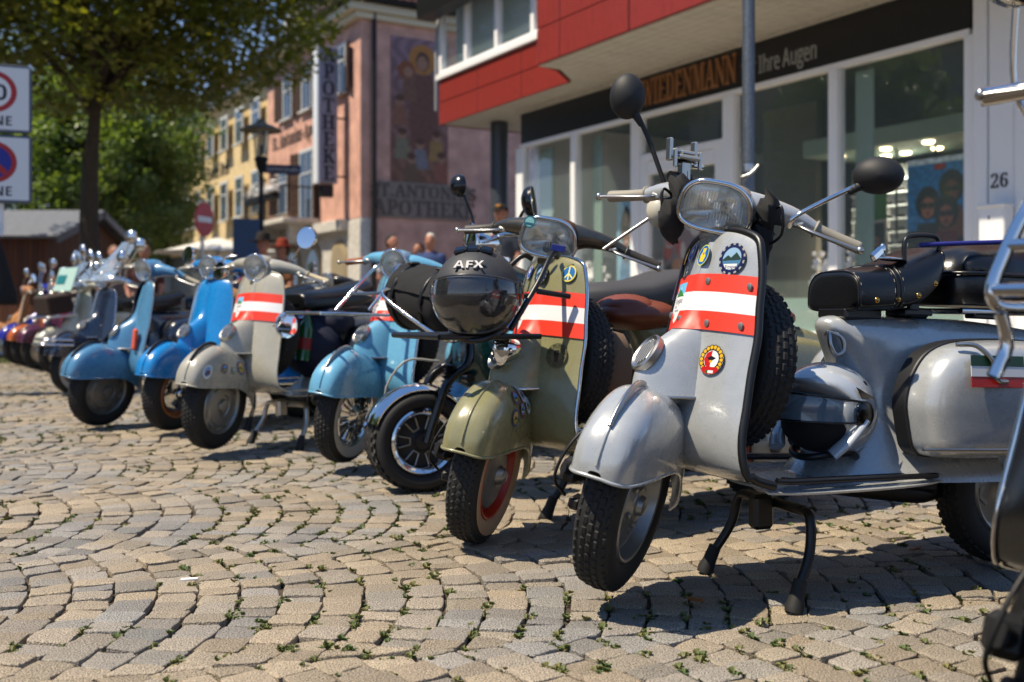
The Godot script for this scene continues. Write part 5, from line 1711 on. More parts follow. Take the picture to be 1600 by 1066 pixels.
func vespa(c: Dictionary) -> Node3D:
	var root := base(c.get("name", "parked_scooter"), scooter_xf(c.fx, c.fd, c.th, c.get("pitch", 1.5)), c.label, "scooter", c.get("group", "scooters parked in the row on the cobbles"))
	var S := steer_xf(c.get("steer", 35.0))
	var P: Material = c.paint
	var TR: Material = c.get("trim", M.chrome)
	var far: bool = c.get("far", false)
	# legshield and floor: one pressed sheet
	var shield := func() -> G:
		var g := G.new()
		var rows := []
		for i in 40:
			var k := cr(SH, i / 39.0)
			var row := PackedVector3Array()
			for j in 25:
				var u := (j - 12) / 12.0
				row.append(Vector3(k[1] - k[3] * pow(absf(u), 2.2), k[0] + (.012 * u * u if i > 34 else 0.0), k[2] * u))
			rows.append(row)
		g.shell(rows, -.006)
		return g
	put("legshield", cached("shield", shield), P, root)
	var floor_ := func() -> G:
		var g := G.new()
		var rows := []
		var K := [[.955, .262, .24], [.85, .258, .238], [.65, .26, .226], [.5, .264, .21], [.40, .27, .19]]
		for i in 16:
			var k := cr(K, i / 15.0)
			var row := PackedVector3Array()
			for j in 17:
				var u := (j - 8) / 8.0
				row.append(Vector3(k[0], k[1] + .012 * u * u - .014 * pow(absf(u), 10.0) + .012 * exp(-u * u * 12), k[2] * u))
			rows.append(row)
		g.shell(rows, .005)
		return g
	put("floorboard", cached("floor", floor_), P, root)
	var trim := func() -> G:
		var g := G.new()
		var pts := []
		for s in [-1, 1]:
			var half := []
			for i in 44:
				var k := cr(SH, i / 43.0)
				half.append(Vector3(k[1] - k[3], k[0] + (.012 if i > 38 else 0.0), s * k[2] * 1.004))
			if s < 0: half.reverse()
			pts.append_array(half)
		var r: float = c.get("trim_r", .006)
		g.tube(pts, r, 8)
		return g
	put("legshield_trim", cached("trim%s" % c.get("trim_r", .006), trim), TR, root)
	for s in [-1, 1]:
		for k in 2:
			var strip := func() -> G:
				var g := G.new()
				var pts := []
				for i in 14:
					var x := lerpf(.93 - k * .04, .42 + k * .03, i / 13.0)
					pts.append(Vector3(x, .281 + (.004 if i == 0 else 0.0) - k * .002, s * (lerpf(.234, .19, i / 13.0) - k * .035)))
				g.tube(pts, .0075 - k * .0015, 6)
				return g
			put("floor_strip", cached("strip%d%d" % [s, k], strip), M.rubber if k else TR, root)
	# horn cover
	var horn := func() -> G:
		var g := G.new()
		var rows := []
		for i in 26:
			var k := cr(HC, i / 25.0)
			var row := PackedVector3Array()
			for j in 21:
				var u := (j - 10) / 10.0
				row.append(Vector3(k[3] + (k[1] - k[3]) * pow(1 - pow(absf(u), 1.9), .8), k[0], k[2] * u))
			rows.append(row)
		g.grid(rows)
		g.face(Array(rows[25]))
		return g
	put("horn_cover", cached("horn", horn), P, root)
	var lip := func() -> G:
		var g := G.new()
		var pts := []
		for j in 21:
			var u := (j - 10) / 10.0
			pts.append(Vector3(1.042 + .15 * pow(1 - pow(absf(u), 1.9), .8), .462, .085 * u))
		g.tube(pts, .0045, 6)
		return g
	put("horn_cover_lip", cached("horn_lip", lip), TR if c.get("trim_r", .006) < .008 else M.alu, root)
	var hy: float = .565
	var hn := Vector3(.82, .57, 0).normalized()
	var hb := Basis(Vector3.BACK.cross(hn) * -1.0, hn, Vector3.BACK)
	var grille := func() -> G:
		var g := G.new()
		g.lathe([Vector2(.046, -.012), Vector2(.046, .004), Vector2(.042, .008), Vector2(.037, .004), Vector2(.03, .002), Vector2(0, .004)], 28)
		for i in 7:
			g.box(Vector3(.0, .006, (i - 3) * .0095), Vector3(.066 - absf(i - 3) * .01, .004, .004), .001)
		return g
	put("horn_grille", cached("grille", grille), M.alu, root, Transform3D(hb.scaled_local(Vector3(1.12, 1, .92)), Vector3(1.152, hy, 0)))
	# front fender and wheel turn with the handlebar
	var fr := fender_geo()
	var fen := func() -> G:
		var g := G.new()
		g.shell(fr, .003)
		var rim_a := []
		for i in 31: rim_a.append(fr[i][0])
		var rim_b := []
		for i in 31: rim_b.append(fr[i][24])
		rim_a.reverse()
		g.tube(rim_a + rim_b, .0042, 6)
		return g
	var fo := put("front_fender", cached("fender", fen), P, root, S)
	var crest := func() -> G:
		var g := G.new()
		var pts := []
		for i in 9: pts.append(fr[6 + i][12] + Vector3(0, .004 + .011 * sin(PI * i / 8.0), 0))
		g.tube(bend(pts, 3), .006, 6, true, 1.4)
		return g
	if c.get("crest", true): put("fender_crest", cached("crest", crest), c.get("crest_mat", M.alu), fo)
	if c.get("rib", true):
		var rib := func() -> G:
			var g := G.new()
			var pts := []
			for i in 15: pts.append(fr[i + 1][12] + Vector3(0.001, .0, 0))
			g.tube(pts, .0045, 5)
			return g
		put("fender_rib", cached("rib", rib), P, fo)
	wheel(root, "front_wheel", S * wheel_xf(Vector3(AX, WR, 0), .3), c)
	var link := func() -> G:
		var g := G.new()
		g.tube(bend([Vector3(1.12, .44, .0), Vector3(1.13, .40, .05), Vector3(1.155, .33, .085), Vector3(1.165, .26, .088)]), .015, 8)
		g.box(Vector3(1.185, .235, .082), Vector3(.13, .05, .034), .012, Basis(Vector3.BACK, .25))
		g.box(Vector3(1.27, .262, .125), Vector3(.055, .06, .05), .012, Basis(Vector3.BACK, .3))
		g.tube([Vector3(1.23, .25, .07), Vector3(1.3, .27, .14)], .017, 10)
		g.tube([Vector3(1.255, .41, .08), Vector3(1.25, .2, .084)], .017, 10)
		for i in 6: g.box(Vector3(1.2525, .27 + i * .016, .082), Vector3(.046, .006, .046), .002)
		g.box(Vector3(1.27, .19, .1), Vector3(.05, .03, .03), .006)
		g.tube(bend([Vector3(1.28, .2, .13), Vector3(1.32, .25, .15), Vector3(1.3, .34, .13), Vector3(1.22, .43, .075)]), .004, 6)
		return g
	put("front_fork", cached("fork", link), M.iron, root, S)
	# headset
	var trap: bool = c.get("head", "round") == "trap"
	var HM: Material = c.get("bar_mat", P)
	var hx := 1.035 if trap else 1.03
	var shape := func(x: float, k: float) -> PackedVector3Array:
		var o := Vector3(x, .945 - (x - .94) * .12, 0)
		if not trap: return ring(o, Vector3(0, 0, .072 * k), Vector3(.01, .072 * k, 0), 2.0, 28)
		var r := ring(o, Vector3(0, 0, .098 * k), Vector3(.012, .066 * k, 0), 3.0, 32)
		for i in r.size(): r[i].z *= 1.0 - (r[i].y - o.y) * 1.7
		return r
	var head := func() -> G:
		var g := G.new()
		g.loft([ring(Vector3(.868, .945, 0), Vector3(0, 0, .02), Vector3(0, .02, 0), 2, 32 if trap else 28), shape.call(.88, .6), shape.call(.905, .82), shape.call(.945, .94), shape.call(.99, 1.0), shape.call(hx, 1.0)], true, false)
		g.tube([Vector3(.955, .9, 0), Vector3(.985, .84, 0)], .04, 12)
		return g
	var hs := put("headset", cached("headset%s" % trap, head), HM, root, S)
	var hrim := func() -> G:
		var g := G.new()
		var p := Array(shape.call(hx + .002, 1.015))
		p.append(p[0]); p.append(p[1])
		g.tube(p, .0075, 8, false)
		return g
	put("headlight_rim", cached("hrim%s" % trap, hrim), M.chrome, hs)
	var refl := func() -> G:
		var g := G.new()
		g.loft([shape.call(hx - .0, .96), shape.call(hx - .03, .75), shape.call(hx - .045, .45), shape.call(hx - .05, .15)], false, true)
		g.box(Vector3(hx - .03, .937, 0), Vector3(.03, .03, .03), .006)
		for i in 19:
			g.tube([Vector3(hx - .003, .90, (i - 9) * .0085), Vector3(hx - .003, .975, (i - 9) * .0085)], .0012, 4)
		return g
	put("reflector", cached("refl%s" % trap, refl), M.reflect, hs)
	var lens := func() -> G:
		var g := G.new()
		g.loft([shape.call(hx + .002, .97), shape.call(hx + .012, .8), shape.call(hx + .018, .5), shape.call(hx + .02, .2)], false, true)
		return g
	put("headlight_lens", cached("lens%s" % trap, lens), M.lens, hs)
	var hk: float = c.get("head_scale", .9)
	var ho := Vector3(.95, .94, 0)
	hs.transform = S * Transform3D(Basis.from_scale(Vector3.ONE * hk), ho - ho * hk + Vector3(-.028, c.get("lift", 0.0), 0))
	if c.get("lift", 0.0) > 0: hs.basis = hs.basis * Basis.from_scale(Vector3(1, 1, .78))
	for s in [-1, 1]:
		var arm := func() -> G:
			var g := G.new()
			g.tube(bend([Vector3(.95, .945, s * .06), Vector3(.94, .952, s * .11), Vector3(.915, .945, s * .19), Vector3(.89, .925, s * .25)], 5), [.05, .049, .047, .044, .041, .038, .0355, .033, .031, .029, .027, .025, .0235, .022, .021, .02], 14, true)
			return g
		put("handlebar", cached("bar%d" % s, arm), HM, hs)
		var grip := func() -> G:
			var g := G.new()
			var a := Vector3(.891, .926, s * .247)
			var b := Vector3(.866, .897, s * .375)
			g.tube([a, a.lerp(b, .02), a.lerp(b, .06), a.lerp(b, .07), a.lerp(b, .5), a.lerp(b, .95), b, b.lerp(a, -.01)], [.02, .0255, .0255, .0175, .0168, .0178, .0165, .012], 14)
			return g
		put("grip", cached("grip%d" % s, grip), c.get("grip", M.grip), hs)
		var lever := func() -> G:
			var g := G.new()
			var q := bend([Vector3(.915, .93, s * .205), Vector3(.945, .922, s * .23), Vector3(.95, .91, s * .29), Vector3(.925, .893, s * .385)], 5)
			g.tube(q, .0085, 8, true, .6)
			g.ball(q[q.size() - 1], Vector3.ONE * .0115, 10, 7)
			g.box(Vector3(.915, .928, s * .21), Vector3(.04, .02, .035), .006)
			return g
		put("lever", cached("lever%d" % s, lever), M.alu, hs)
	# body with its two side panels
	var body := func() -> G:
		var g := G.new()
		var K := [[.262, .72, .36, .2], [.285, .70, .33, .19], [.33, .65, .15, .165], [.40, .60, -.33, .145], [.48, .585, -.33, .135], [.55, .60, -.31, .128], [.61, .63, -.27, .118], [.65, .648, -.2, .1], [.672, .63, -.1, .07], [.678, .56, .1, .02]]
		var rows := []
		for i in 26:
			var k := cr(K, i / 25.0)
			var row := PackedVector3Array()
			for j in 40:
				var a := TAU * j / 40
				var cx := cos(a)
				var w: float = k[3]
				var x: float = .2 + ((k[1] - .2) * pow(cx, .9) if cx > 0 else (.2 - k[2]) * -pow(-cx, .7))
				row.append(Vector3(x, k[0] - .03 * maxf(0, -cx) * (i / 25.0), w * signf(sin(a)) * pow(absf(sin(a)), .55 if cx < 0 else .8)))
			rows.append(row)
		g.loft(rows)
		return g
	put("body", cached("body", body), P, root)
	for s in [-1, 1]:
		var cowl := func(gap: bool) -> G:
			var g := G.new()
			var o := bend([Vector3(.505, .40, 0), Vector3(.515, .47, 0), Vector3(.487, .55, 0), Vector3(.43, .6, 0), Vector3(.32, .622, 0), Vector3(.1, .622, 0), Vector3(-.15, .57, 0), Vector3(-.29, .47, 0), Vector3(-.32, .37, 0), Vector3(-.25, .335, 0), Vector3(.1, .328, 0), Vector3(.42, .328, 0), Vector3(.485, .345, 0), Vector3(.505, .40, 0)], 4)
			o.pop_back()
			var cc := Vector3(.16, .46, 0)
			var rows := []
			for e in ([[1.0, .14], [1.0, .19], [.99, .225], [.955, .252], [.9, .268], [.8, .279], [.6, .287], [.3, .291], [.02, .292]] if not gap else [[1.02, .138], [1.024, .178], [1.012, .186], [1.0, .182]]):
				var row := PackedVector3Array()
				for q in o:
					var d: Vector3 = (q - cc) * e[0]
					row.append(cc + d + Vector3(0, 0, s * e[1]))
				rows.append(row)
			g.grid(rows, true)
			return g
		var sp := put("side_panel", cached("cowl%d" % s, cowl.bind(false)), P, root)
		put("panel_seal", cached("seal%d" % s, cowl.bind(true)), c.get("seal", M.seal), sp)
	# running gear
	wheel(root, "rear_wheel", wheel_xf(Vector3(0, WR, 0), .9), c)
	var eng := func() -> G:
		var g := G.new()
		g.box(Vector3(.4, .245, .03), Vector3(.34, .09, .11), .03, Basis(Vector3.BACK, .12))
		g.box(Vector3(.08, .25, .11), Vector3(.3, .16, .12), .04)
		g.tube(bend([Vector3(.62, .235, .03), Vector3(.45, .215, .01), Vector3(.3, .2, .01), Vector3(.22, .205, .03)]), .028, 10)
		return g
	put("engine", cached("engine", eng), M.greasy, root)
	var stand := func() -> G:
		var g := G.new()
		for s in [-1, 1]:
			g.tube(bend([Vector3(.76, .22, s * .1), Vector3(.765, .21, s * .15), Vector3(.78, .13, s * .17), Vector3(.83, .045, s * .19)]), .0125, 10)
		g.tube([Vector3(.76, .22, -.12), Vector3(.76, .22, .12)], .014, 8)
		g.box(Vector3(.8, .2, 0), Vector3(.06, .09, .04), .01)
		return g
	var pr := c.get("pitch", 1.5) as float
	var st := put("centre_stand", cached("stand", stand), c.get("stand_mat", M.black), root, Transform3D(Basis(Vector3.BACK, -deg_to_rad(pr)), Vector3.ZERO))
	for s in [-1, 1]:
		var foot := func() -> G:
			var g := G.new()
			g.tube([Vector3(.818, .072, s * .186), Vector3(.832, .036, s * .191), Vector3(.842, .012, s * .195), Vector3(.846, .0, s * .196)], [.0165, .018, .0225, .021], 12)
			return g
		put("stand_foot", cached("foot%d" % s, foot), M.rubber, st)
	if c.get("spare", true):
		var tx := Transform3D(Basis(Vector3(0, 0, -1), Vector3(-1, 0, 0), Vector3(0, 1, 0)), Vector3(.905, .545, 0))
		tx.basis = Basis(Vector3.BACK, .12) * tx.basis
		var sp := put("spare_wheel", cached("tyre_" + c.get("tread", "zig"), tyre_geo.bind(c.get("tread", "zig"))), M.rubber, root, tx)
		put("spare_rim", cached("spare_rim", func() -> G:
			var g := G.new()
			g.lathe([Vector2(.14, .034), Vector2(.13, .03), Vector2(.1, .0), Vector2(0, .0)], 28)
			return g), M.iron, sp)
	# saddle
	if c.get("seat", "long") == "long":
		var seat := func() -> G:
			var g := G.new()
			var K := [[.75, .70, .752, .07], [.745, .69, .772, .1], [.7, .688, .787, .113], [.6, .695, .797, .12], [.5, .7, .812, .127], [.4, .712, .832, .13], [.31, .735, .855, .126], [.27, .765, .862, .118], [.255, .80, .85, .1]]
			var rows := []
			for i in 25:
				var k := cr(K, i / 24.0)
				var row := PackedVector3Array()
				for j in 24:
					var a := TAU * j / 24
					var cs := cos(a); var sn := sin(a)
					row.append(Vector3(k[0], k[1] + (k[2] - k[1]) * (.3 + (.7 * pow(sn, .75) if sn > 0 else -.3 * pow(-sn, .4))), k[3] * signf(cs) * pow(absf(cs), .6)))
				rows.append(row)
			g.loft(rows)
			return g
		put("seat", cached("seat", seat), c.get("seat_mat", M.leather), root)
		put("seat_base", cached("seat_base", func() -> G:
			var g := G.new()
			g.box(Vector3(.64, .682, 0), Vector3(.14, .03, .12), .006, Basis(Vector3.BACK, -.05))
			g.box(Vector3(.42, .69, 0), Vector3(.3, .02, .16), .006, Basis(Vector3.BACK, -.12))
			return g), M.black, root)
	if c.get("banner", false):
		var bn := func() -> G:
			var g := G.new()
			var rows := []
			for i in 13:
				var row := PackedVector3Array()
				var y0 := lerpf(.765, .628, i / 12.0)
				for j in 41:
					var u := (20 - j) / 20.0
					var y := y0 - .012 * u * u
					row.append(on_shield(y, by_y(SH, y)[2] * u * 1.01, .005))
				rows.append(row)
			g.grid(rows)
			return g
		put("flag_banner", cached("banner", bn), M.flag, root)
	if c.get("tail", true):
		var tl := put("tail_light", cached("tail", func() -> G:
			var g := G.new()
			g.box(Vector3(-.335, .5, 0), Vector3(.05, .07, .1), .018)
			return g), M.red_lens, root)
		put("number_plate", cached("plate", func() -> G:
			var g := G.new()
			g.box(Vector3(-.365, .38, 0), Vector3(.004, .14, .17), .001)
			return g), M.white, tl)
	root.set_meta("steer", S)
	return root

# mirror on a stalk: round or oval head, given in scooter space
func mirror(root: Node3D, from: Vector3, mid: Vector3, head: Vector3, face_dir: Vector3, r: Vector2, stalk: Material, shell_m: Material, tr := .0055) -> void:
	var g := G.new()
	g.tube(bend([from, mid, head], 5), tr, 8)
	var m := put("mirror_stalk", g, stalk, root)
	var z := face_dir.normalized()
	var x := Vector3.UP.cross(z).normalized()
	var b := Basis(x * r.x, -z, z.cross(x) * r.y)
	var h := G.new()
	h.xf = Transform3D(b, head)
	h.lathe([Vector2(1.0, -.006), Vector2(1.0, .004), Vector2(.96, .014), Vector2(.8, .026), Vector2(.5, .036), Vector2(.2, .04), Vector2(0, .041)], 32)
	put("mirror_shell", h, shell_m, m)
	var k := G.new()
	k.xf = Transform3D(b, head)
	k.lathe([Vector2(.98, -.006), Vector2(.95, -.008), Vector2(0, -.0075)], 32)
	put("mirror_glass", k, M.mirror, m)

func tubes(root: Node, called: String, paths: Array, r: float, m: Material, smooth := 4, t := Transform3D.IDENTITY) -> MeshInstance3D:
	var g := G.new()
	for p in paths: g.tube(bend(p, smooth) if p.size() > 2 else p, r, 8)
	return put(called, g, m, root, t)

func front_rack(root: Node3D, m: Material, y := .64, reach := 1.46, r := .0075) -> void:
	var ps := []
	for s in [-1, 1]:
		ps.append([Vector3(.985, .868, s * .07), Vector3(1.02, .875, s * .09), Vector3(1.1, .78, s * .13), Vector3(1.2, y + .02, s * .14)])
		ps.append([Vector3(1.1, y, s * .15), Vector3(reach, y, s * .15)])
		ps.append([Vector3(1.1, .76, s * .13), Vector3(1.0, .745, s * .16)])
	for k in 4: ps.append([Vector3(lerpf(1.2, reach, k / 3.0), y, -.15), Vector3(lerpf(1.2, reach, k / 3.0), y, .15)])
	ps.append([Vector3(1.13, .745, -.13), Vector3(1.13, .745, .13)])
	tubes(root, "front_rack", ps, r, m)

func fender_stickers(root: Node3D, list: Array) -> void:
	# [along the fender 0..1, around 0..1, radius, print]
	var fr := fender_geo()
	var S: Transform3D = root.get_meta("steer")
	var pt := func(a: float, b: float) -> Vector3:
		var i := clampi(int(a), 0, 29); var j := clampi(int(b), 0, 23)
		return (fr[i][j] as Vector3).lerp(fr[i][j + 1], b - j).lerp((fr[i + 1][j] as Vector3).lerp(fr[i + 1][j + 1], b - j), a - i)
	for e in list:
		var a: float = e[0] * 30; var b: float = e[1] * 24
		var p: Vector3 = pt.call(a, b)
		var da: Vector3 = pt.call(a + .5, b) - pt.call(a - .5, b); var db: Vector3 = pt.call(a, b + .5) - pt.call(a, b - .5)
		var n := db.cross(da).normalized()
		if n.dot(p - Vector3(AX, WR + .05, 0)) < 0: n = -n
		var g := G.new()
		var c0 := Vector2(e[3] % 8, e[3] / 8) / Vector2(8, 4)
		g.vert(p + n * .005, c0 + Vector2(.5 / 8, .5 / 4))
		for ri in [.5, 1.0]:
			for k in 24:
				var t := TAU * k / 24
				var q: Vector3 = pt.call(a + cos(t) * e[2] * ri / da.length(), b + sin(t) * e[2] * ri / db.length())
				g.vert(q + n * .0046, c0 + Vector2((.5 - cos(t) * .48 * ri) / 8, (.5 - sin(t) * .48 * ri) / 4))
		for k in 24:
			var k2 := (k + 1) % 24
			g.tri(0, 1 + k, 1 + k2); g.tri(1 + k, 25 + k, 25 + k2); g.tri(1 + k, 25 + k2, 1 + k2)
		put("sticker", g, M.stickers, root, S)

func make_row() -> void:
	# ---------------- the silver scooter
	var s := vespa({"name": "silver_scooter", "fx": .243, "fd": 2.46, "th": 21.0, "pitch": 2.2, "steer": 45.0, "paint": M.silver, "head": "trap", "trim": M.black, "trim_r": .0105, "bar_mat": M.silver, "banner": true, "tread": "block", "rim_mat": M.rim_silver,
		"label": "silver scooter on its stand in front, red-white-red banner and open black saddle", "seat": "none", "tail": true})
	silver_extras(s)
	# ---------------- olive
	var o := vespa({"name": "olive_scooter", "fx": -.1, "fd": 3.12, "th": 32.0, "pitch": .4, "steer": 41.0, "paint": M.olive, "head": "trap", "bar_mat": mat(Color(.42, .4, .36), .28, .85, "grain", 4.0), "banner": true, "tread": "zig", "rim_mat": M.rim_red, "cap": M.rim_silver, "wall": M.tan_wall, "crest": false, "grip": mat(Color(.2, .18, .15), .5), "seat": "none",
		"label": "olive green scooter with a red front rim carrying a black helmet on its rack"})
	front_rack(o, M.black, .625, 1.44, .0085)
	shield_sticker(o, .815, -.115, .027, 5, 0.0)
	shield_sticker(o, .815, .0, .034, 11)
	shield_sticker(o, .825, .1, .024, 1)
	shield_sticker(o, .565, -.13, .038, 6)
	fender_stickers(o, [[.45, .26, .022, 7], [.55, .33, .032, 8], [.66, .34, .024, 9], [.43, .12, .026, 10], [.52, .17, .024, 12], [.6, .22, .027, 13], [.68, .24, .024, 14], [.76, .28, .022, 15]])
	mirror(o, Vector3(.905, .89, -.2), Vector3(.84, .948, -.255), Vector3(.775, 1.005, -.31), Vector3(-.75, .1, -.6), Vector2(.052, .052), M.alu, mat(Color(.7, .68, .62), .35), .0055)
	for e in [[.62, .70, .36], [.06, .69, .34]]:
		var g := G.new()
		g.ball(Vector3(e[0], e[1] - .01, 0), Vector3(.16, .055, .13), 24, 9, -.75, 1.0)
		g.ball(Vector3(e[0] + .04, e[1] + .01, 0), Vector3(.1, .05, .11), 20, 7, -.3, 1.0)
		put("saddle", g, M.brown_leather, o)
		tubes(o, "saddle_frame", [[Vector3(e[0] - .14, e[1] - .05, -.08), Vector3(e[0] + .15, e[1] - .04, 0), Vector3(e[0] - .14, e[1] - .05, .08)], [Vector3(e[0], e[1] - .05, 0), Vector3(e[0] - .02, .62, 0)]], .009, M.black)
	tubes(o, "spare_strap", [[Vector3(.96, .7, -.02), Vector3(.87, .72, -.11), Vector3(.83, .64, -.06)], [Vector3(.96, .41, -.1), Vector3(.86, .38, -.14), Vector3(.82, .42, -.05)]], .012, M.canvas_tan)
	var fog := G.new()
	fog.xf = Transform3D(Basis(Vector3(0, 1, 0), Vector3(1, 0, 0), Vector3(0, 0, -1)), Vector3(1.2, .585, -.1))
	fog.lathe([Vector2(0, -.05), Vector2(.03, -.045), Vector2(.045, -.01), Vector2(.047, .01), Vector2(.04, .014)], 20)
	var fo := put("spot_lamp", fog, M.chrome, o)
	var fl := G.new(); fl.xf = fog.xf; fl.lathe([Vector2(.041, .012), Vector2(.03, .018), Vector2(0, .021)], 20)
	put("spot_lamp_glass", fl, M.mirror, fo)
	put("blue_plate_sticker", _box(Vector3(.003, .02, .045), .001), mat(Color(.02, .1, .42), .4), o, (o.get_meta("steer") as Transform3D) * at(1.054, .912, -.055))
	sticker(o, Vector3(1.052, .975, .05), Vector3(.98, .1, 0).normalized(), .019, 16, 0, 1, o.get_meta("steer"))
	# ---------------- light blue with a chrome front rack
	var lb := vespa({"name": "light_blue_scooter", "lift": -.05, "fx": -.74, "fd": 4.5, "th": 40.0, "pitch": 1.8, "steer": 29.0, "paint": M.sky_blue, "head": "round", "trim": M.chrome, "banner": true, "tread": "hex", "rim": "fins", "rim_mat": M.chrome, "wall": mat(Color(.62, .6, .55), .6), "grip": mat(Color(.5, .27, .14), .5),
		"label": "light blue scooter with a chrome front rack and finned chrome wheel"})
	front_rack(lb, M.chrome, .65, 1.44, .0075)
	tubes(lb, "crash_bar", [[Vector3(1.0, .5, .2), Vector3(1.06, .42, .25), Vector3(1.0, .34, .28)]], .008, M.chrome)
	# ---------------- grey
	var gr := vespa({"name": "grey_scooter", "lift": -.045, "fx": -1.45, "fd": 4.95, "th": 52.0, "pitch": 1.6, "steer": 20.0, "paint": M.grey_paint, "head": "round", "trim": M.grey_paint, "banner": true, "tread": "zig", "rim": "disc", "rim_mat": M.rim_silver, "grip": M.cream_grip, "crest_mat": M.matt_black, "stand_mat": M.alu,
		"label": "pale grey scooter with round travel stickers on its front fender"})
	fender_stickers(gr, [[.26, .12, .03, 8], [.42, .1, .022, 7], [.52, .09, .016, 9], [.6, .14, .032, 10], [.7, .17, .03, 12], [.8, .26, .022, 13], [.8, .14, .024, 14], [.87, .12, .02, 15]])
	mirror(gr, Vector3(.9, .93, -.18), Vector3(.93, .98, -.26), Vector3(.95, 1.03, -.34), Vector3(.8, .1, -.2), Vector2(.055, .055), M.chrome, M.chrome)
	mirror(gr, Vector3(1.03, .6, -.2), Vector3(1.05, .6, -.24), Vector3(1.03, .605, -.3), Vector3(.3, .1, -.9), Vector2(.055, .065), M.chrome, M.chrome)
	mirror(gr, Vector3(.95, .96, .2), Vector3(.98, .95, .26), Vector3(.98, .88, .3), Vector3(.9, .1, .2), Vector2(.07, .05), M.chrome, M.chrome)
	# ---------------- bright blue behind the grey one
	var bb := vespa({"name": "bright_blue_scooter", "fx": -1.93, "fd": 5.8, "th": 52.0, "pitch": 1.0, "steer": 16.0, "paint": M.bright_blue, "head": "round", "trim": M.chrome, "tread": "zig", "rim_mat": mat(Color(.55, .33, .16), .4), "cap": M.chrome, "crest_mat": M.matt_black, "spare": false,
		"label": "bright blue scooter half hidden behind the pale grey scooter"})
	mirror(bb, Vector3(.9, .93, .18), Vector3(.92, 1.0, .25), Vector3(.92, 1.02, .3), Vector3(.9, .1, 0), Vector2(.055, .055), M.chrome, M.chrome)
	# ---------------- steel blue with an orange indicator
	var pb := vespa({"name": "steel_blue_scooter", "fx": -2.46, "fd": 6.12, "th": 27.0, "pitch": .5, "steer": 34.0, "paint": M.steel_blue, "head": "round", "trim": M.alu, "tread": "zig", "rim": "disc", "rim_mat": M.rim_grey, "crest_mat": M.matt_black, "spare": false,
		"label": "steel blue scooter with an orange indicator on its legshield"})
	put("indicator", _box(Vector3(.03, .13, .045), .012), M.orange_lens, pb, Transform3D(Basis(Vector3.BACK, .08), Vector3(1.05, .52, -.155)))
	var cov := G.new()
	var rows := []
	for i in 9:
		var row := PackedVector3Array()
		var y := lerpf(.86, .46, i / 8.0)
		for j in 9: row.append(on_shield(y, lerpf(.01, .17, j / 8.0), .014 + .012 * sin(i * 1.1 + j)))
		rows.append(row)
	cov.shell(rows, .008)
	put("rolled_cover", cov, mat(Color(.06, .08, .14), .6), pb)
	for e in [[.5, .72, .17, .085, Color(.55, .4, .25)], [.3, .74, .16, .08, Color(.05, .05, .06)], [.1, .73, .16, .09, Color(.55, .4, .25)], [-.12, .73, .14, .08, Color(.66, .63, .58)]]:
		var g := G.new(); g.ball(Vector3(e[0], e[1] + .04, 0), Vector3(.14, e[3], e[2]), 18, 9)
		put("luggage_roll", g, mat(e[4], .85), pb)
	# ---------------- the far end of the row
	var nv := vespa({"name": "navy_scooter", "fx": -3.6, "fd": 8.4, "th": 50.0, "pitch": .5, "steer": 14.0, "paint": M.navy, "head": "round", "trim": M.chrome, "tread": "zig", "rim_mat": M.rim_grey, "wall": mat(Color(.62, .6, .55), .6), "spare": false, "bar_mat": M.chrome,
		"label": "navy scooter with a chrome bumper and many chrome mirrors"})
	tubes(nv, "chrome_bumper", [[Vector3(1.3, .4, -.16), Vector3(1.5, .41, -.08), Vector3(1.52, .41, .08), Vector3(1.3, .4, .16)], [Vector3(1.3, .44, -.15), Vector3(1.48, .45, -.08), Vector3(1.5, .45, .08), Vector3(1.3, .44, .15)]], .01, M.chrome)
	var wh := vespa({"name": "ivory_scooter", "fx": -4.75, "fd": 10.7, "th": 48.0, "pitch": .5, "steer": 12.0, "paint": M.ivory, "head": "round", "trim": M.chrome, "tread": "zig", "crest_mat": M.matt_black, "spare": false,
		"label": "ivory scooter with a brown basket and a printed windscreen at the far end"})
	var pl := vespa({"name": "plum_scooter", "fx": -5.3, "fd": 11.5, "th": 44.0, "pitch": .5, "steer": 10.0, "paint": M.plum, "head": "round", "trim": M.chrome, "tread": "zig", "spare": false,
		"label": "dark plum scooter beside the ivory one at the far end"})
	var db := vespa({"name": "royal_blue_scooter", "fx": -6.05, "fd": 12.6, "th": 40.0, "pitch": .5, "steer": 10.0, "paint": M.deep_blue, "head": "round", "trim": M.chrome, "tread": "zig", "spare": false,
		"label": "royal blue scooter beyond the dark plum one"})
	var tn := vespa({"name": "tan_scooter", "fx": -6.85, "fd": 13.8, "th": 14.0, "pitch": .3, "steer": 4.0, "paint": M.tan_paint, "head": "round", "trim": M.ivory, "tread": "zig", "spare": false,
		"label": "tan and cream scooter side on at the left end of the row"})
	var og := vespa({"name": "orange_scooter", "fx": -5.7, "fd": 12.1, "th": 42.0, "pitch": .5, "steer": 10.0, "paint": mat(Color(.72, .36, .1), 1.0, 0, "dusty", 2.2, .8), "head": "round", "trim": M.chrome, "tread": "zig", "spare": false,
		"label": "orange scooter between the dark plum and the royal blue one"})
	tag(put("teal_cloth", _soft_lump(Vector3(.2, .14, .2), 5), mat(Color(.03, .28, .27), .85), self, at(-6.35, .86, -13.9)), "teal cloth lying over the tan scooter's legshield", "cloth")
	# mirrors and windscreens of the far ones
	var rg := RandomNumberGenerator.new(); rg.seed = 17
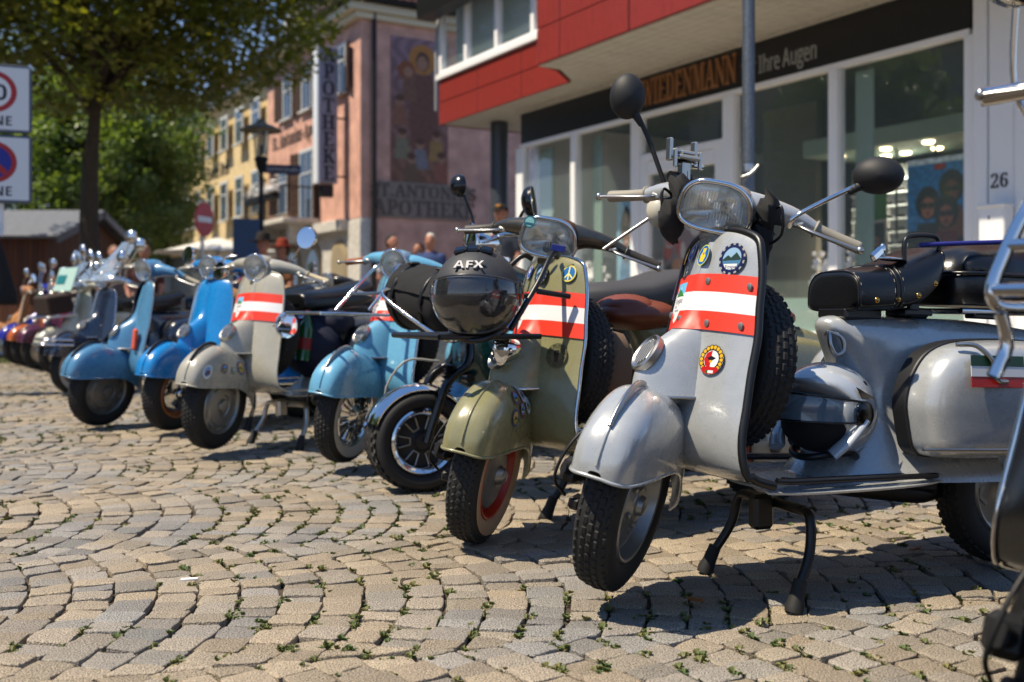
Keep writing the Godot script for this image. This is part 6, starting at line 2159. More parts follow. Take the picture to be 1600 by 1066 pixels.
	for e in [[nv, 6], [wh, 4], [pl, 2], [db, 3], [tn, 2], [og, 2]]:
		for k in e[1]:
			var sd := -1.0 if k % 2 else 1.0
			var zz: float = sd * (.14 + .1 * int(k / 2))
			var hh := 1.12 + rg.randf_range(-.04, .2)
			mirror(e[0], Vector3(.92, .95, zz * .8), Vector3(.95, 1.03, zz), Vector3(.9, hh, zz * 1.35), Vector3(-.7, .1, -sd * .3), Vector2(.055, .06), M.chrome, M.chrome, .006)
	for e in [[nv, .34, .18], [wh, .3, .18], [pl, .3, .18]]:
		var g := G.new()
		var wr := []
		for i in 7:
			var row := PackedVector3Array()
			for j in 9:
				var u := (j - 4) / 4.0
				row.append(Vector3(1.06 - .28 * i / 6.0 - .05 * u * u, .93 + e[1] * i / 6.0, u * e[2] * (1 - .35 * pow(i / 6.0, 3))))
			wr.append(row)
		g.shell(wr, .003)
		put("windscreen", g, glass(.14, Color(.75, .85, .95)), e[0])
	var ck := G.new()
	ck.box(Vector3(1.27, .74, 0), Vector3(.26, .2, .36), .02, Basis(Vector3.BACK, -.18))
	put("front_basket", ck, mat(Color(.16, .08, .04), .8, 0, "grain", 6.0), wh)
	board(wh, "printed_screen", Transform3D(Basis(Vector3(0, 0, -1), Vector3(-.3, .95, 0), Vector3(.95, .3, 0)), Vector3(1.14, 1.0, 0)), .42, .26, mat(Color(.62, .74, .72), .4), .008)
	put("screen_patch", _box(Vector3(.006, .1, .2), .002), mat(Color(.05, .42, .45), .5), wh, Transform3D(Basis(Vector3.BACK, .3), Vector3(1.152, 1.0, .08)))
	tubes(wh, "basket_rail", [[Vector3(1.12, .63, -.2), Vector3(1.42, .6, -.19), Vector3(1.42, .6, .19), Vector3(1.12, .63, .2)]], .01, M.chrome, 3)
	# second row glimpsed behind
	var b1 := vespa({"name": "red_scooter", "fx": -2.5, "fd": 9.0, "th": 55.0, "pitch": .5, "steer": 12.0, "paint": M.red_paint, "head": "round", "spare": false, "label": "dark red scooter glimpsed behind the steel blue and grey ones", "group": "scooters glimpsed behind the row"})
	var b2 := vespa({"name": "black_scooter", "fx": -1.75, "fd": 8.6, "th": 48.0, "pitch": .5, "steer": 12.0, "paint": M.gloss_black, "head": "round", "spare": false, "label": "black scooter glimpsed behind the grey one's handlebar", "group": "scooters glimpsed behind the row"})
	for b in [b1, b2]: mirror(b, Vector3(.9, .93, .18), Vector3(.92, 1.0, .25), Vector3(.92, 1.06, .3), Vector3(.9, .1, 0), Vector2(.05, .055), M.chrome, M.chrome)
	chopper()
	near_black()


func silver_extras(s: Node3D) -> void:
	var S: Transform3D = s.get_meta("steer")
	# black riveted saddle
	var K := [[0.6092, .702, .765, .07], [0.6068, .69, .785, .098], [0.59, .687, .796, .108], [0.542, .69, .803, .117], [0.494, .694, .812, .122], [0.446, .702, .826, .126], [0.398, .724, .846, .126], [0.362, .758, .86, .12], [0.3428, .795, .868, .112], [0.335, .83, .86, .1]]
	var ring_at := func(t: float, k: float) -> PackedVector3Array:
		var q := cr(K, t)
		var row := PackedVector3Array()
		for j in 40:
			var a := TAU * j / 40
			var cs := cos(a); var sn := sin(a)
			row.append(Vector3(q[0], q[1] + (q[2] - q[1]) * (.34 + (.66 * pow(sn, .8) if sn > 0 else -.34 * pow(-sn, .35))) , q[3] * k * signf(cs) * pow(absf(cs), .55)))
		return row
	var g := G.new()
	var rows := []
	for i in 33: rows.append(ring_at.call(i / 32.0, 1.0))
	g.loft(rows)
	var seat := put("saddle", g, M.leather, s)
	for t in [.16, .43, .46, .985]:
		var p := Array(ring_at.call(t, 1.006))
		p.append(p[0])
		var sg := G.new(); sg.tube(p, .0032 if t < .9 else .005, 6, false)
		put("piping", sg, M.leather, seat)
	for sd in [-1, 1]:
		for k in 4:
			var rv := G.new()
			var t: float = [.3, .44, .58, .72][k]
			var q := cr(K, t)
			rv.ball(Vector3(q[0], q[1] + .028, sd * q[3] * .985), Vector3(.0085, .0085, .006), 12, 7)
			put("rivet", rv, mat(Color(.7, .55, .3), .25, 1.0), seat)
	# white stitching along the seams
	for t in [.185, .415, .475]:
		var p: PackedVector3Array = ring_at.call(t, 1.004)
		var sg := G.new()
		for j in range(1, 39): if j % 2: sg.tube([p[j], p[j].lerp(p[j + 1], .7)], .0012, 4)
		put("stitching", sg, mat(Color(.5, .49, .46), .8), seat)
	put("saddle_hinge", _join([[Vector3(.55, .682, 0), Vector3(.12, .034, .12)], [Vector3(.36, .69, 0), Vector3(.07, .03, .1)]], .008), M.black, s)
	tubes(s, "grab_frame", [[Vector3(.455, .825, -.09), Vector3(.455, .872, -.09), Vector3(.435, .89, -.09), Vector3(.36, .895, -.085), Vector3(.338, .88, -.085), Vector3(.336, .83, -.085)]], .0065, M.black, 3)
	var orn := G.new()
	orn.ball(Vector3(.48, .828, -.07), Vector3(.05, .007, .025), 14, 7)
	orn.box(Vector3(.525, .838, -.07), Vector3(.045, .024, .016), .006, Basis(Vector3.BACK, -.7))
	orn.ball(Vector3(.508, .85, -.07), Vector3(.01, .018, .01), 8, 6)
	put("chrome_ornament", orn, M.chrome, s)
	# rear rack with the black leather bag and a blue cord
	tubes(s, "rear_rack", [[Vector3(.3, .7, -.13), Vector3(-.25, .71, -.13)], [Vector3(.3, .7, .13), Vector3(-.25, .71, .13)], [Vector3(.25, .7, -.13), Vector3(.25, .7, .13)], [Vector3(0, .705, -.13), Vector3(0, .705, .13)]], .008, M.chrome)
	put("rack_clamp", _join([[Vector3(.42, .69, -.09), Vector3(.09, .016, .05)], [Vector3(.43, .705, -.1), Vector3(.03, .02, .02)], [Vector3(.18, .688, -.1), Vector3(.12, .014, .04)]], .004), M.black, s)
	var bag := base("leather_bag", s.transform, "black leather bag with soft bulging top on the silver scooter's rear rack", "bag")
	var b := G.new()
	var br := []
	for e in [[.715, .2, .13, 4.0], [.72, .215, .15, 4.0], [.78, .22, .155, 4.0], [.8, .205, .15, 4.0]]: br.append(ring(Vector3(.09, e[0], 0), Vector3(e[1], 0, 0), Vector3(0, 0, e[2]), e[3], 32))
	b.loft(br)
	put("bag_box", b, M.leather, bag)
	b = G.new(); br = []
	var nz := FastNoiseLite.new(); nz.seed = 4; nz.frequency = 9.0
	for e in [[.798, .21, .152], [.825, .21, .15], [.855, .185, .135], [.88, .13, .1], [.89, .05, .05]]:
		var r := ring(Vector3(.08, e[0], 0), Vector3(e[1], 0, 0), Vector3(0, 0, e[2]), 3.0, 48)
		for i in r.size(): r[i] += Vector3(0, 1, 0) * nz.get_noise_3dv(r[i]) * .02 + (r[i] - Vector3(.08, e[0], 0)).normalized() * nz.get_noise_3dv(r[i] * 1.7) * .02
		br.append(r)
	b.loft(br)
	put("bag_top", b, M.leather, bag)
	b = G.new(); b.tube(Array(ring(Vector3(.09, .8, 0), Vector3(.217, 0, 0), Vector3(0, 0, .157), 4.0, 40)), .006, 6, false)
	put("bag_piping", b, M.leather, bag)
	tag(put("elastic_cord", _tube_g(bend([Vector3(.4, .868, -.085), Vector3(.36, .872, -.09), Vector3(.2, .885, -.12), Vector3(.05, .895, -.11), Vector3(-.1, .88, -.1)], 5), .0062), mat(Color(.07, .09, .42), .7), self, s.transform), "blue elastic cord stretched from the saddle frame over the leather bag", "cord")
	# mirrors, phone clamp, handlebar pouches
	mirror(s, Vector3(.998, 1.0, .205), Vector3(1.05, 1.14, .225), Vector3(1.1, 1.245, .25), Vector3(-.2, .1, .95), Vector2(.048, .061), M.matt_black, M.matt_black, .0065)
	mirror(s, Vector3(.93, .868, -.245), Vector3(.915, .9, -.272), Vector3(.76, .99, -.34), Vector3(-.6, .12, .85), Vector2(.056, .043), M.chrome, M.matt_black, .0055)
	var bt := G.new()
	for k in 7: bt.ball(Vector3(lerpf(.815, .77, k / 6.0), lerpf(.953, .982, k / 6.0), lerpf(-.317, -.335, k / 6.0)), Vector3.ONE * lerpf(.009, .0145, k / 6.0), 10, 6)
	put("mirror_boot", bt, M.matt_black, s)
	bt = G.new()
	for k in 7: bt.ball(Vector3(lerpf(1.067, 1.09, k / 6.0), lerpf(1.172, 1.215, k / 6.0), lerpf(.231, .244, k / 6.0)), Vector3.ONE * lerpf(.009, .0145, k / 6.0), 10, 6)
	put("mirror_boot", bt, M.matt_black, s)
	var ph := base("phone_holder", s.transform * Transform3D(Basis(Vector3.UP, .25), Vector3(.98, 1.06, .145)), "silver and black phone clamp on the silver scooter's handlebar", "phone holder")
	put("clamp_plate", _join([[Vector3(0, .015, 0), Vector3(.075, .012, .05)], [Vector3(0, .028, 0), Vector3(.05, .012, .035)], [Vector3(0, -.02, 0), Vector3(.03, .05, .025)]], .004), M.alu, ph)
	for q in [-1, 1]: put("clamp_jaw", _join([[Vector3(q * .045, .035, .01), Vector3(.012, .06, .02)], [Vector3(q * .045, .01, -.012), Vector3(.01, .05, .012)]], .003), M.alu, ph)
	put("clamp_screw", _tube_g([Vector3(-.075, .0, .01), Vector3(.02, .0, .01)], .009), M.chrome, ph)
	put("clamp_arm", _tube_g(bend([Vector3(0, -.02, .0), Vector3(-.005, -.06, .0), Vector3(-.03, -.1, 0)], 3), .013), M.black, ph)
	put("clamp_joint", _tube_g([Vector3(-.03, -.035, .01), Vector3(.04, -.035, .01)], .014), M.black, ph)
	var arm := G.new(); arm.tube([Vector3(.985, .965, .175), Vector3(1.0, 1.02, .17)], .012, 8)
	put("phone_bracket", arm, M.black, s)
	for e in [[Vector3(.95, .885, .115), Vector3(.045, .06, .03)], [Vector3(.93, .865, -.11), Vector3(.045, .065, .032)], [Vector3(.945, .945, -.118), Vector3(.035, .045, .026)], [Vector3(.945, .955, .112), Vector3(.035, .04, .026)]]:
		var pg := G.new()
		pg.ball(e[0], e[1], 18, 11)
		for i in pg.v.size(): pg.v[i] += Vector3.ONE * nz.get_noise_3dv(pg.v[i] * 2.6) * .022
		put("handlebar_pouch", pg, M.cloth_black, s, S)
	for q in [[Vector3(.93, .93, -.12), Vector3(.96, .965, -.15), Vector3(.955, .9, -.165), Vector3(.94, .86, -.13)], [Vector3(.93, .93, .12), Vector3(.975, .95, .15), Vector3(.97, .86, .13)]]: tubes(s, "cable", [q], .004, M.black, 5, S)
	# stickers, bolts, badge on the legshield
	shield_sticker(s, .815, .145, .023, 0, 0.0, .8)
	shield_sticker(s, .822, .085, .026, 1)
	shield_sticker(s, .81, .0, .028, 2, 0.0, .82)
	shield_sticker(s, .798, -.1, .04, 3)
	shield_sticker(s, .555, -.11, .037, 4)
	for e in [[.745, -.04], [.73, -.165], [.65, .02], [.642, -.07], [.637, -.165], [.66, .16]]:
		var p := on_shield(e[0], e[1], .006)
		var bg := G.new()
		bg.xf = Transform3D(Basis(Vector3(0, -1, 0), Vector3(1, 0, 0), Vector3(0, 0, 1)), p)
		bg.lathe([Vector2(.0095, -.002), Vector2(.0095, .002), Vector2(.006, .0042), Vector2(0, .0048)], 14)
		put("banner_bolt", bg, M.rim_silver, s)
	tubes(s, "pennant_pin", [[on_shield(.80, .17, .012), on_shield(.7, .16, .014)]], .003, mat(Color(.06, .06, .2), .5))
	# italian stripe on the side panel, its grip and the seal, hook on the body
	for k in 3: put("stripe_sticker", _box(Vector3(.17, .026, .002), .0005), mat([Color(.02, .2, .06), Color(.8, .8, .8), Color(.65, .09, .04)][k], .4), s, Transform3D(Basis(Vector3.RIGHT, .1), Vector3(.335, .575 - k * .026, -.2885 - k * .0018)))
	tubes(s, "panel_handle", [[Vector3(.43, .612, -.25), Vector3(.39, .61, -.275), Vector3(.36, .575, -.297), Vector3(.345, .53, -.3), Vector3(.31, .525, -.295)]], .006, M.alu, 5)
	tubes(s, "hook", [[Vector3(.655, .625, -.04), Vector3(.665, .63, -.065), Vector3(.668, .6, -.075), Vector3(.65, .575, -.075), Vector3(.625, .585, -.075), Vector3(.63, .62, -.07), Vector3(.65, .63, -.05)]], .006, M.alu, 4)
	for e in [Vector3(.6, .5, -.118), Vector3(.592, .455, -.122)]:
		var kg := G.new(); kg.ball(e, Vector3(.013, .013, .012), 12, 7)
		put("body_knob", kg, M.black, s)
	var hl := G.new()
	hl.tube(bend([Vector3(.56, .36, -.29), Vector3(.3, .358, -.3), Vector3(.0, .36, -.298)], 4), .004, 6)
	put("panel_strip", hl, M.alu, s)
	# helmet standing on the floorboard
	var h := base("silver_helmet", s.transform * Transform3D(Basis(Vector3.UP, PI / 2 + .25) * Basis(Vector3.RIGHT, -.12), Vector3(.655, .43, -.05)), "silver open helmet with black trim standing on the silver scooter's floorboard", "helmet")
	helmet(h, mat(Color(.66, .68, .7), .2, .2, "", 1, 1.0), false)


func _join(list: Array, bev := .004) -> G:
	var g := G.new()
	for e in list: g.box(e[0], e[1], bev)
	return g

func _tube_g(p: Array, r: float) -> G:
	var g := G.new()
	g.tube(p, r, 8)
	return g

# local z is where the wearer looks
func helmet(h: Node3D, shell_m: Material, full: bool) -> void:
	var R := Vector3(.118, .125, .142)
	var rows := []
	var g := G.new()
	for i in 19:
		var a := lerpf(-.82, 1.0, i / 18.0) * PI / 2
		var row := PackedVector3Array()
		for j in 40:
			var t := TAU * j / 40
			var d := Vector3(cos(a) * cos(t), sin(a), cos(a) * sin(t))
			# the face opening is drawn back
			if not full and d.z > 0 and d.y < .34: d.z *= .42 if absf(d.x) < .78 else .7
			row.append(d * R)
		rows.append(row)
	g.grid(rows, true)
	put("shell", g, shell_m, h)
	var lin := G.new()
	lin.ball(Vector3(0, -.035, .01), Vector3(.103, .075, .105), 20, 11)
	put("lining", lin, M.cloth_black, h)
	var rim := G.new()
	var rp := []
	for j in 33:
		var t := TAU * j / 32
		rp.append(Vector3(cos(t) * .074, -.112 + .012 * cos(2 * t), sin(t) * .088 - .012))
	rim.tube(rp, .009, 8, false)
	put("lower_trim", rim, M.black, h)
	if full:
		# visor laid over a dark face port, both following the shell
		var patch := func(grow: float, inset: float) -> Array:
			var out := []
			for i in 13:
				var row := PackedVector3Array()
				for j in 33:
					var u := (j - 16) / 16.0
					var top := .052 - .03 * u * u - inset
					var bot := -.098 + .075 * pow(absf(u), 3.5) + inset
					var y := lerpf(bot, top, i / 12.0)
					var c := sqrt(1 - pow(y / R.y, 2))
					var t := u * (1.42 - inset * 5)
					row.append(Vector3(sin(t) * R.x * c, y, cos(t) * R.z * c) * (1.0 + grow))
				out.append(row)
			return out
		var fp := G.new(); fp.shell(patch.call(.008, .004), -.001)
		put("face_port", fp, mat(Color(.05, .05, .055), .5), h)
		var vg := G.new(); vg.shell(patch.call(.04, .0), .0025)
		put("visor", vg, glass(.12, Color(.2, .2, .22)), h)
		var pr: Array = patch.call(.042, .0)
		var edge := Array(pr[0])
		for i in range(1, 13): edge.append(pr[i][32])
		for j in range(31, -1, -1): edge.append(pr[12][j])
		for i in range(11, 0, -1): edge.append(pr[i][0])
		edge.append(edge[0])
		var tg := G.new(); tg.tube(edge, .003, 6, false)
		put("visor_trim", tg, mat(Color(.3, .3, .31), .3, .6), h)
	var v := G.new()
	rows = []
	for i in 11:
		var y := lerpf(-.088 if full else -.02, .03, i / 10.0)
		var row := PackedVector3Array()
		for j in 25:
			var t := lerpf(-.02, PI + .02, j / 24.0)
			var k := sqrt(maxf(1 - pow((y - .012) / .135, 2), 0.1))
			row.append(Vector3(cos(t) * .123 * lerpf(1.0, k, .9), y - (.018 * sin(t) if i == 0 else 0.0), sin(t) * .158 * k + .004))
		rows.append(row)
	v.shell(rows, .0025)
	if not full: _open_visor(h, v, rows)
	for s in [-1, 1]:
		var p := G.new()
		p.xf = Transform3D(Basis(Vector3(0, -s, 0), Vector3(s, 0, 0), Vector3(0, 0, 1)), Vector3(s * .117, .0, .005))
		p.lathe([Vector2(.034, -.006), Vector2(.034, .004), Vector2(.026, .01), Vector2(.012, .011), Vector2(0, .012)], 24)
		put("visor_pivot", p, M.gloss_black, h)
	if full:
		var vg := G.new()
		vg.xf = Transform3D(Basis(Vector3.RIGHT, .45), Vector3(0, .116, .045))
		for s in [-1, 0, 1]: vg.box(Vector3(s * .036, .004 - absf(s) * .004, 0), Vector3(.036, .016, .03), .005, Basis(Vector3.BACK, -s * .22))
		put("top_vent", vg, M.gloss_black, h)
		letters(h, "helmet_lettering", "AFX", .034, mat(Color(.62, .62, .62), .5), Transform3D(Basis(Vector3.RIGHT, -.72), Vector3(0, .079, .1115)), "Droid Sans", .006, 1.3, true)
	else:
		var dg := G.new()
		for s in [-1, 1]:
			dg.face([Vector3(s * .103, .066, .03), Vector3(s * .118, .04, .02), Vector3(s * .113, .045, -.04)])
		put("shell_decal", dg, M.gloss_black, h)
		for s in [-1, 1]:
			var ck := G.new()
			ck.tube(bend([Vector3(s * .113, -.015, .0), Vector3(s * .107, -.07, .045), Vector3(s * .085, -.108, .07)], 3), .022, 8, true, .5)
			put("cheek_piece", ck, shell_m, h)
		var dial := G.new()
		dial.xf = Transform3D(Basis(Vector3(0, 1, 0), Vector3(-1, 0, 0), Vector3(0, 0, 1)), Vector3(-.105, -.075, -.035))
		dial.lathe([Vector2(.03, -.005), Vector2(.03, .012), Vector2(.02, .018), Vector2(0, .018)], 18)
		put("intercom", dial, M.black, h)


func chopper() -> void:
	var X := scooter_xf(-.37, 4.03, 22.0, 0.0, 1.2)
	var r := base("teal_electric_scooter", X, "teal electric scooter with one fat front tyre and a wide grey seat", "scooter", "scooters parked in the row on the cobbles")
	var ax := Vector3(1.2, .2, 0)
	var S := Transform3D(Basis(Vector3.UP, .06), Vector3.ZERO)
	for e in [["front_wheel", ax], ["rear_wheel", Vector3(0, .2, 0)]]:
		var t := wheel_xf(e[1]) 
		var w := put(e[0], cached("tyre_fat", tyre_geo.bind("fat", 1.95, .2)), M.rubber, r, t)
		var g := G.new()
		g.lathe([Vector2(.132, .06), Vector2(.13, .084), Vector2(.122, .09), Vector2(.106, .08), Vector2(.1, .066), Vector2(.097, .05)], 40)
		for k in 12:
			var a := TAU * k / 12
			g.ball(Vector3(cos(a) * .115, .088, sin(a) * .115), Vector3(.0045, .004, .0045), 8, 5)
		put("rim_ring", g, M.chrome, w)
		g = G.new()
		g.lathe([Vector2(.1, .05), Vector2(.09, .045), Vector2(.05, .05), Vector2(.036, .058), Vector2(.03, .075), Vector2(0, .078)], 32)
		put("hub_disc", g, M.matt_black, w)
		for k in 6:
			var sg := G.new()
			var a := TAU * k / 6
			sg.xf = Transform3D(Basis(Vector3.UP, -a), Vector3.ZERO)
			for q in [-1, 1]:
				sg.box(Vector3(.07, .053, q * .017), Vector3(.05, .012, .006), .002, Basis(Vector3.UP, -q * .22))
			sg.box(Vector3(.048, .053, 0), Vector3(.006, .012, .03), .002)
			put("spoke", sg, M.alu, w)
		g = G.new(); g.lathe([Vector2(.132, -.06), Vector2(.12, -.09), Vector2(.1, -.06), Vector2(0, -.06)], 24)
		put("rim_back", g, M.iron, w)
	# chrome mudguard and dark fork
	var rows := []
	for i in 17:
		var a := lerpf(.35, 2.5, i / 16.0)
		var row := PackedVector3Array()
		for j in 11:
			var u := (j - 5) / 5.0
			row.append(ax + Vector3(cos(a), sin(a), 0) * (.222 - .02 * u * u) + Vector3(0, 0, u * .085))
		rows.append(row)
	var fg := G.new(); fg.shell(rows, .004)
	put("front_mudguard", fg, M.chrome, r)
	tubes(r, "fork", [[Vector3(1.2, .2, -.115), Vector3(1.12, .42, -.115), Vector3(1.03, .5, -.1), Vector3(1.0, .62, -.05)], [Vector3(1.2, .2, .115), Vector3(1.12, .42, .115), Vector3(1.03, .5, .1), Vector3(1.0, .62, .05)], [Vector3(1.02, .44, -.11), Vector3(1.02, .44, .11)]], .019, M.gloss_black)
	tubes(r, "fork_stem", [[Vector3(1.02, .5, 0), Vector3(.93, .95, 0)]], .03, M.gloss_black)
	var sp := G.new()
	for k in 7: sp.lathe([Vector2(.012, .5 + k * .016), Vector2(.026, .508 + k * .016), Vector2(.012, .516 + k * .016)], 14)
	put("shock_absorber", sp, M.black, r, Transform3D(Basis(Vector3.BACK, .2), Vector3(1.22, -.1, -.1)))
	tubes(r, "brake_hose", [[Vector3(1.2, .22, .13), Vector3(1.3, .36, .13), Vector3(1.22, .5, .12), Vector3(1.08, .5, .1)]], .005, mat(Color(.5, .5, .48), .4))
	# swooping body
	var bd := G.new()
	var br := []
	for e in [[1.04, .52, .05, .1], [.98, .56, .09, .17], [.9, .48, .1, .2], [.78, .36, .11, .12], [.6, .3, .13, .07], [.4, .33, .15, .1], [.2, .42, .16, .17], [0, .5, .16, .16], [-.2, .52, .13, .12], [-.32, .53, .07, .06]]:
		br.append(ring(Vector3(e[0], e[1], 0), Vector3(0, 0, e[2]), Vector3(0, e[3], 0), 2.6, 24))
	bd.loft(br)
	put("body", bd, M.teal, r)
	var tk := G.new(); br = []
	for e in [[1.0, .88, .03, .02], [.97, .875, .085, .06], [.86, .85, .1, .065], [.72, .81, .07, .05], [.62, .78, .02, .02]]: br.append(ring(Vector3(e[0], e[1], 0), Vector3(0, 0, e[2]), Vector3(0, e[3], 0), 2.3, 22))
	tk.loft(br)
	put("dash_cowl", tk, M.teal, r)
	var gauge := G.new(); gauge.xf = at(.85, .913, -.02); gauge.lathe([Vector2(.032, -.01), Vector2(.032, .006), Vector2(.024, .01), Vector2(0, .01)], 20)
	put("gauge", gauge, M.chrome, r)
	var seat := G.new(); br = []
	for e in [[.6, .74, .08, .04], [.55, .75, .17, .065], [.42, .755, .2, .07], [.25, .765, .2, .075], [.12, .80, .2, .08], [-.05, .815, .2, .075], [-.2, .82, .18, .06], [-.26, .82, .1, .03]]: br.append(ring(Vector3(e[0], e[1], 0), Vector3(0, 0, e[2]), Vector3(0, e[3], 0), 3.0, 28))
	seat.loft(br)
	put("seat", seat, mat(Color(.2, .2, .21), .7, 0, "leather", 9.0), r)
	tubes(r, "seat_post", [[Vector3(.3, .4, 0), Vector3(.3, .72, 0)], [Vector3(0, .5, 0), Vector3(0, .76, 0)]], .04, M.black)
	# headlight nacelle, bar, mirrors
	var hl := G.new()
	hl.xf = Transform3D(Basis(Vector3(0, -1, 0), Vector3(1, 0, 0), Vector3(0, 0, 1)), Vector3(.97, .97, -.06))
	hl.lathe([Vector2(0, -.1), Vector2(.05, -.08), Vector2(.075, -.03), Vector2(.08, .02), Vector2(.084, .03), Vector2(.076, .036)], 28)
	var hn := put("headlight", hl, M.chrome, r)
	var ln := G.new(); ln.xf = hl.xf; ln.lathe([Vector2(.077, .032), Vector2(.05, .046), Vector2(0, .052)], 28)
	put("headlight_lens", ln, M.mirror, hn)
	tubes(r, "handlebar", [[Vector3(.93, .97, 0), Vector3(.9, 1.0, -.15), Vector3(.8, 1.0, -.33)], [Vector3(.93, .97, 0), Vector3(.9, 1.0, .15), Vector3(.8, 1.0, .36)]], .013, M.chrome)
	for s in [-1, 1]: tubes(r, "grip", [[Vector3(.85, 1.0, s * .24), Vector3(.79, 1.0, s * .36)]], .019, M.black)
	mirror(r, Vector3(.88, 1.0, .2), Vector3(.9, 1.12, .22), Vector3(.94, 1.235, .25), Vector3(-1, .0, .1), Vector2(.05, .05), M.black, M.gloss_black, .006)
	mirror(r, Vector3(.88, 1.0, -.2), Vector3(.86, 1.08, -.25), Vector3(.84, 1.12, -.3), Vector3(-.75, .1, -.5), Vector2(.06, .06), M.black, M.gloss_black, .006)
	# chrome carrier with the black roll bag
	tubes(r, "front_carrier", [[Vector3(1.34, .80, -.16), Vector3(1.37, .76, -.125), Vector3(1.22, .612, -.34), Vector3(1.1, .6, -.22), Vector3(1.02, .62, -.08)], [Vector3(1.2, .83, .03), Vector3(1.225, .80, .03), Vector3(1.07, .65, -.19), Vector3(1.02, .62, -.06)], [Vector3(1.37, .76, -.125), Vector3(1.225, .80, .03)], [Vector3(1.3, .69, -.23), Vector3(1.15, .73, -.08)]], .0095, M.chrome)
	var bag := base("roll_bag", Transform3D(Basis(Vector3(-.66, -.05, .75), Vector3(.1, .99, .14), Vector3(.75, -.14, .64)).orthonormalized(), Vector3(-.305, .745, -3.86)).scaled_local(Vector3.ONE * .9), "black roll bag with straps on the teal electric scooter's chrome carrier", "bag")
	var bg := G.new(); br = []
	for e in [[-.165, .03], [-.162, .09], [-.152, .115], [-.12, .128], [0, .132], [.12, .128], [.152, .115], [.162, .08], [.165, .03]]: br.append(ring(Vector3(0, 0, e[0]), Vector3(e[1] * 1.05, 0, 0), Vector3(0, e[1], 0), 2.1, 40))
	bg.loft(br)
	var nz := FastNoiseLite.new(); nz.seed = 14; nz.frequency = 8.0
	for i in bg.v.size(): bg.v[i] *= 1.0 + nz.get_noise_3dv(bg.v[i]) * .09
	put("bag_body", bg, M.cloth_black, bag)
	for z in [-.09, .08]:
		var st := G.new(); st.tube(Array(ring(Vector3(0, 0, z), Vector3(.142, 0, 0), Vector3(0, .136, 0), 2.1, 28)), .009, 6, false)
		put("bag_strap", st, M.black, bag)
		put("buckle", _box(Vector3(.05, .012, .03), .004), M.iron, bag, at(.03, .145, z))
	var zp := G.new(); zp.tube(Array(ring(Vector3(0, 0, -.162), Vector3(.1, 0, 0), Vector3(0, .09, 0), 2.4, 28)), .004, 6, false)
	put("bag_zip", zp, mat(Color(.3, .29, .25), .4, .6), bag)
	var fr := []
	for i in 9:
		var a := lerpf(.3, 2.5, i / 8.0)
		var row := PackedVector3Array()
		for k in 9: row.append(Vector3(cos(a) * .148, sin(a) * .143, (k - 4) * .034) + Vector3.ONE * nz.get_noise_3d(i * .1, k * .1, 0) * .012)
		fr.append(row)
	var fl := G.new(); fl.shell(fr, .005)
	put("bag_flap", fl, M.cloth_black, bag)

func near_black() -> void:
	var b := vespa({"name": "near_black_scooter", "fx": .73, "fd": 1.33, "th": 33.0, "pitch": 1.0, "steer": 40.0, "lift": .085, "paint": M.gloss_black, "head": "round", "trim": M.chrome, "bar_mat": M.chrome, "tread": "zig", "rim_mat": M.chrome, "rim": "fins", "grip": M.chrome, "spare": false,
		"label": "glossy black scooter with a chrome front rack cut off by the right edge"})
	var ps := []
	for q in [-1, 1]:
		ps.append([Vector3(1.06, .93, q * .1), Vector3(1.115, .86, q * .125), Vector3(1.16, .75, q * .152), Vector3(1.165, .715, q * .155), Vector3(1.15, .70, q * .15), Vector3(1.09, .70, q * .125)])
		ps.append([Vector3(1.15, .69, q * .15), Vector3(1.14, .643, q * .147), Vector3(1.16, .597, q * .155)])
	for e in [[1.115, .86, .125], [1.145, .79, .14], [1.165, .725, .155]]: ps.append([Vector3(e[0], e[1], -e[2]), Vector3(e[0], e[1], e[2])])
	tubes(b, "front_rack", ps, .0105, M.chrome, 3, Transform3D(Basis.IDENTITY, Vector3(-.0, .0, .0)))
	put("teal_sticker", _box(Vector3(.004, .07, .03), .001), mat(Color(.05, .5, .46), .4), b, Transform3D(Basis(Vector3.UP, .2), Vector3(1.135, .42, .02)))
	mirror(b, Vector3(.93, .97, .2), Vector3(.97, 1.06, .24), Vector3(1.0, 1.235, .22), Vector3(-.5, .1, .8), Vector2(.06, .05), M.chrome, M.chrome)


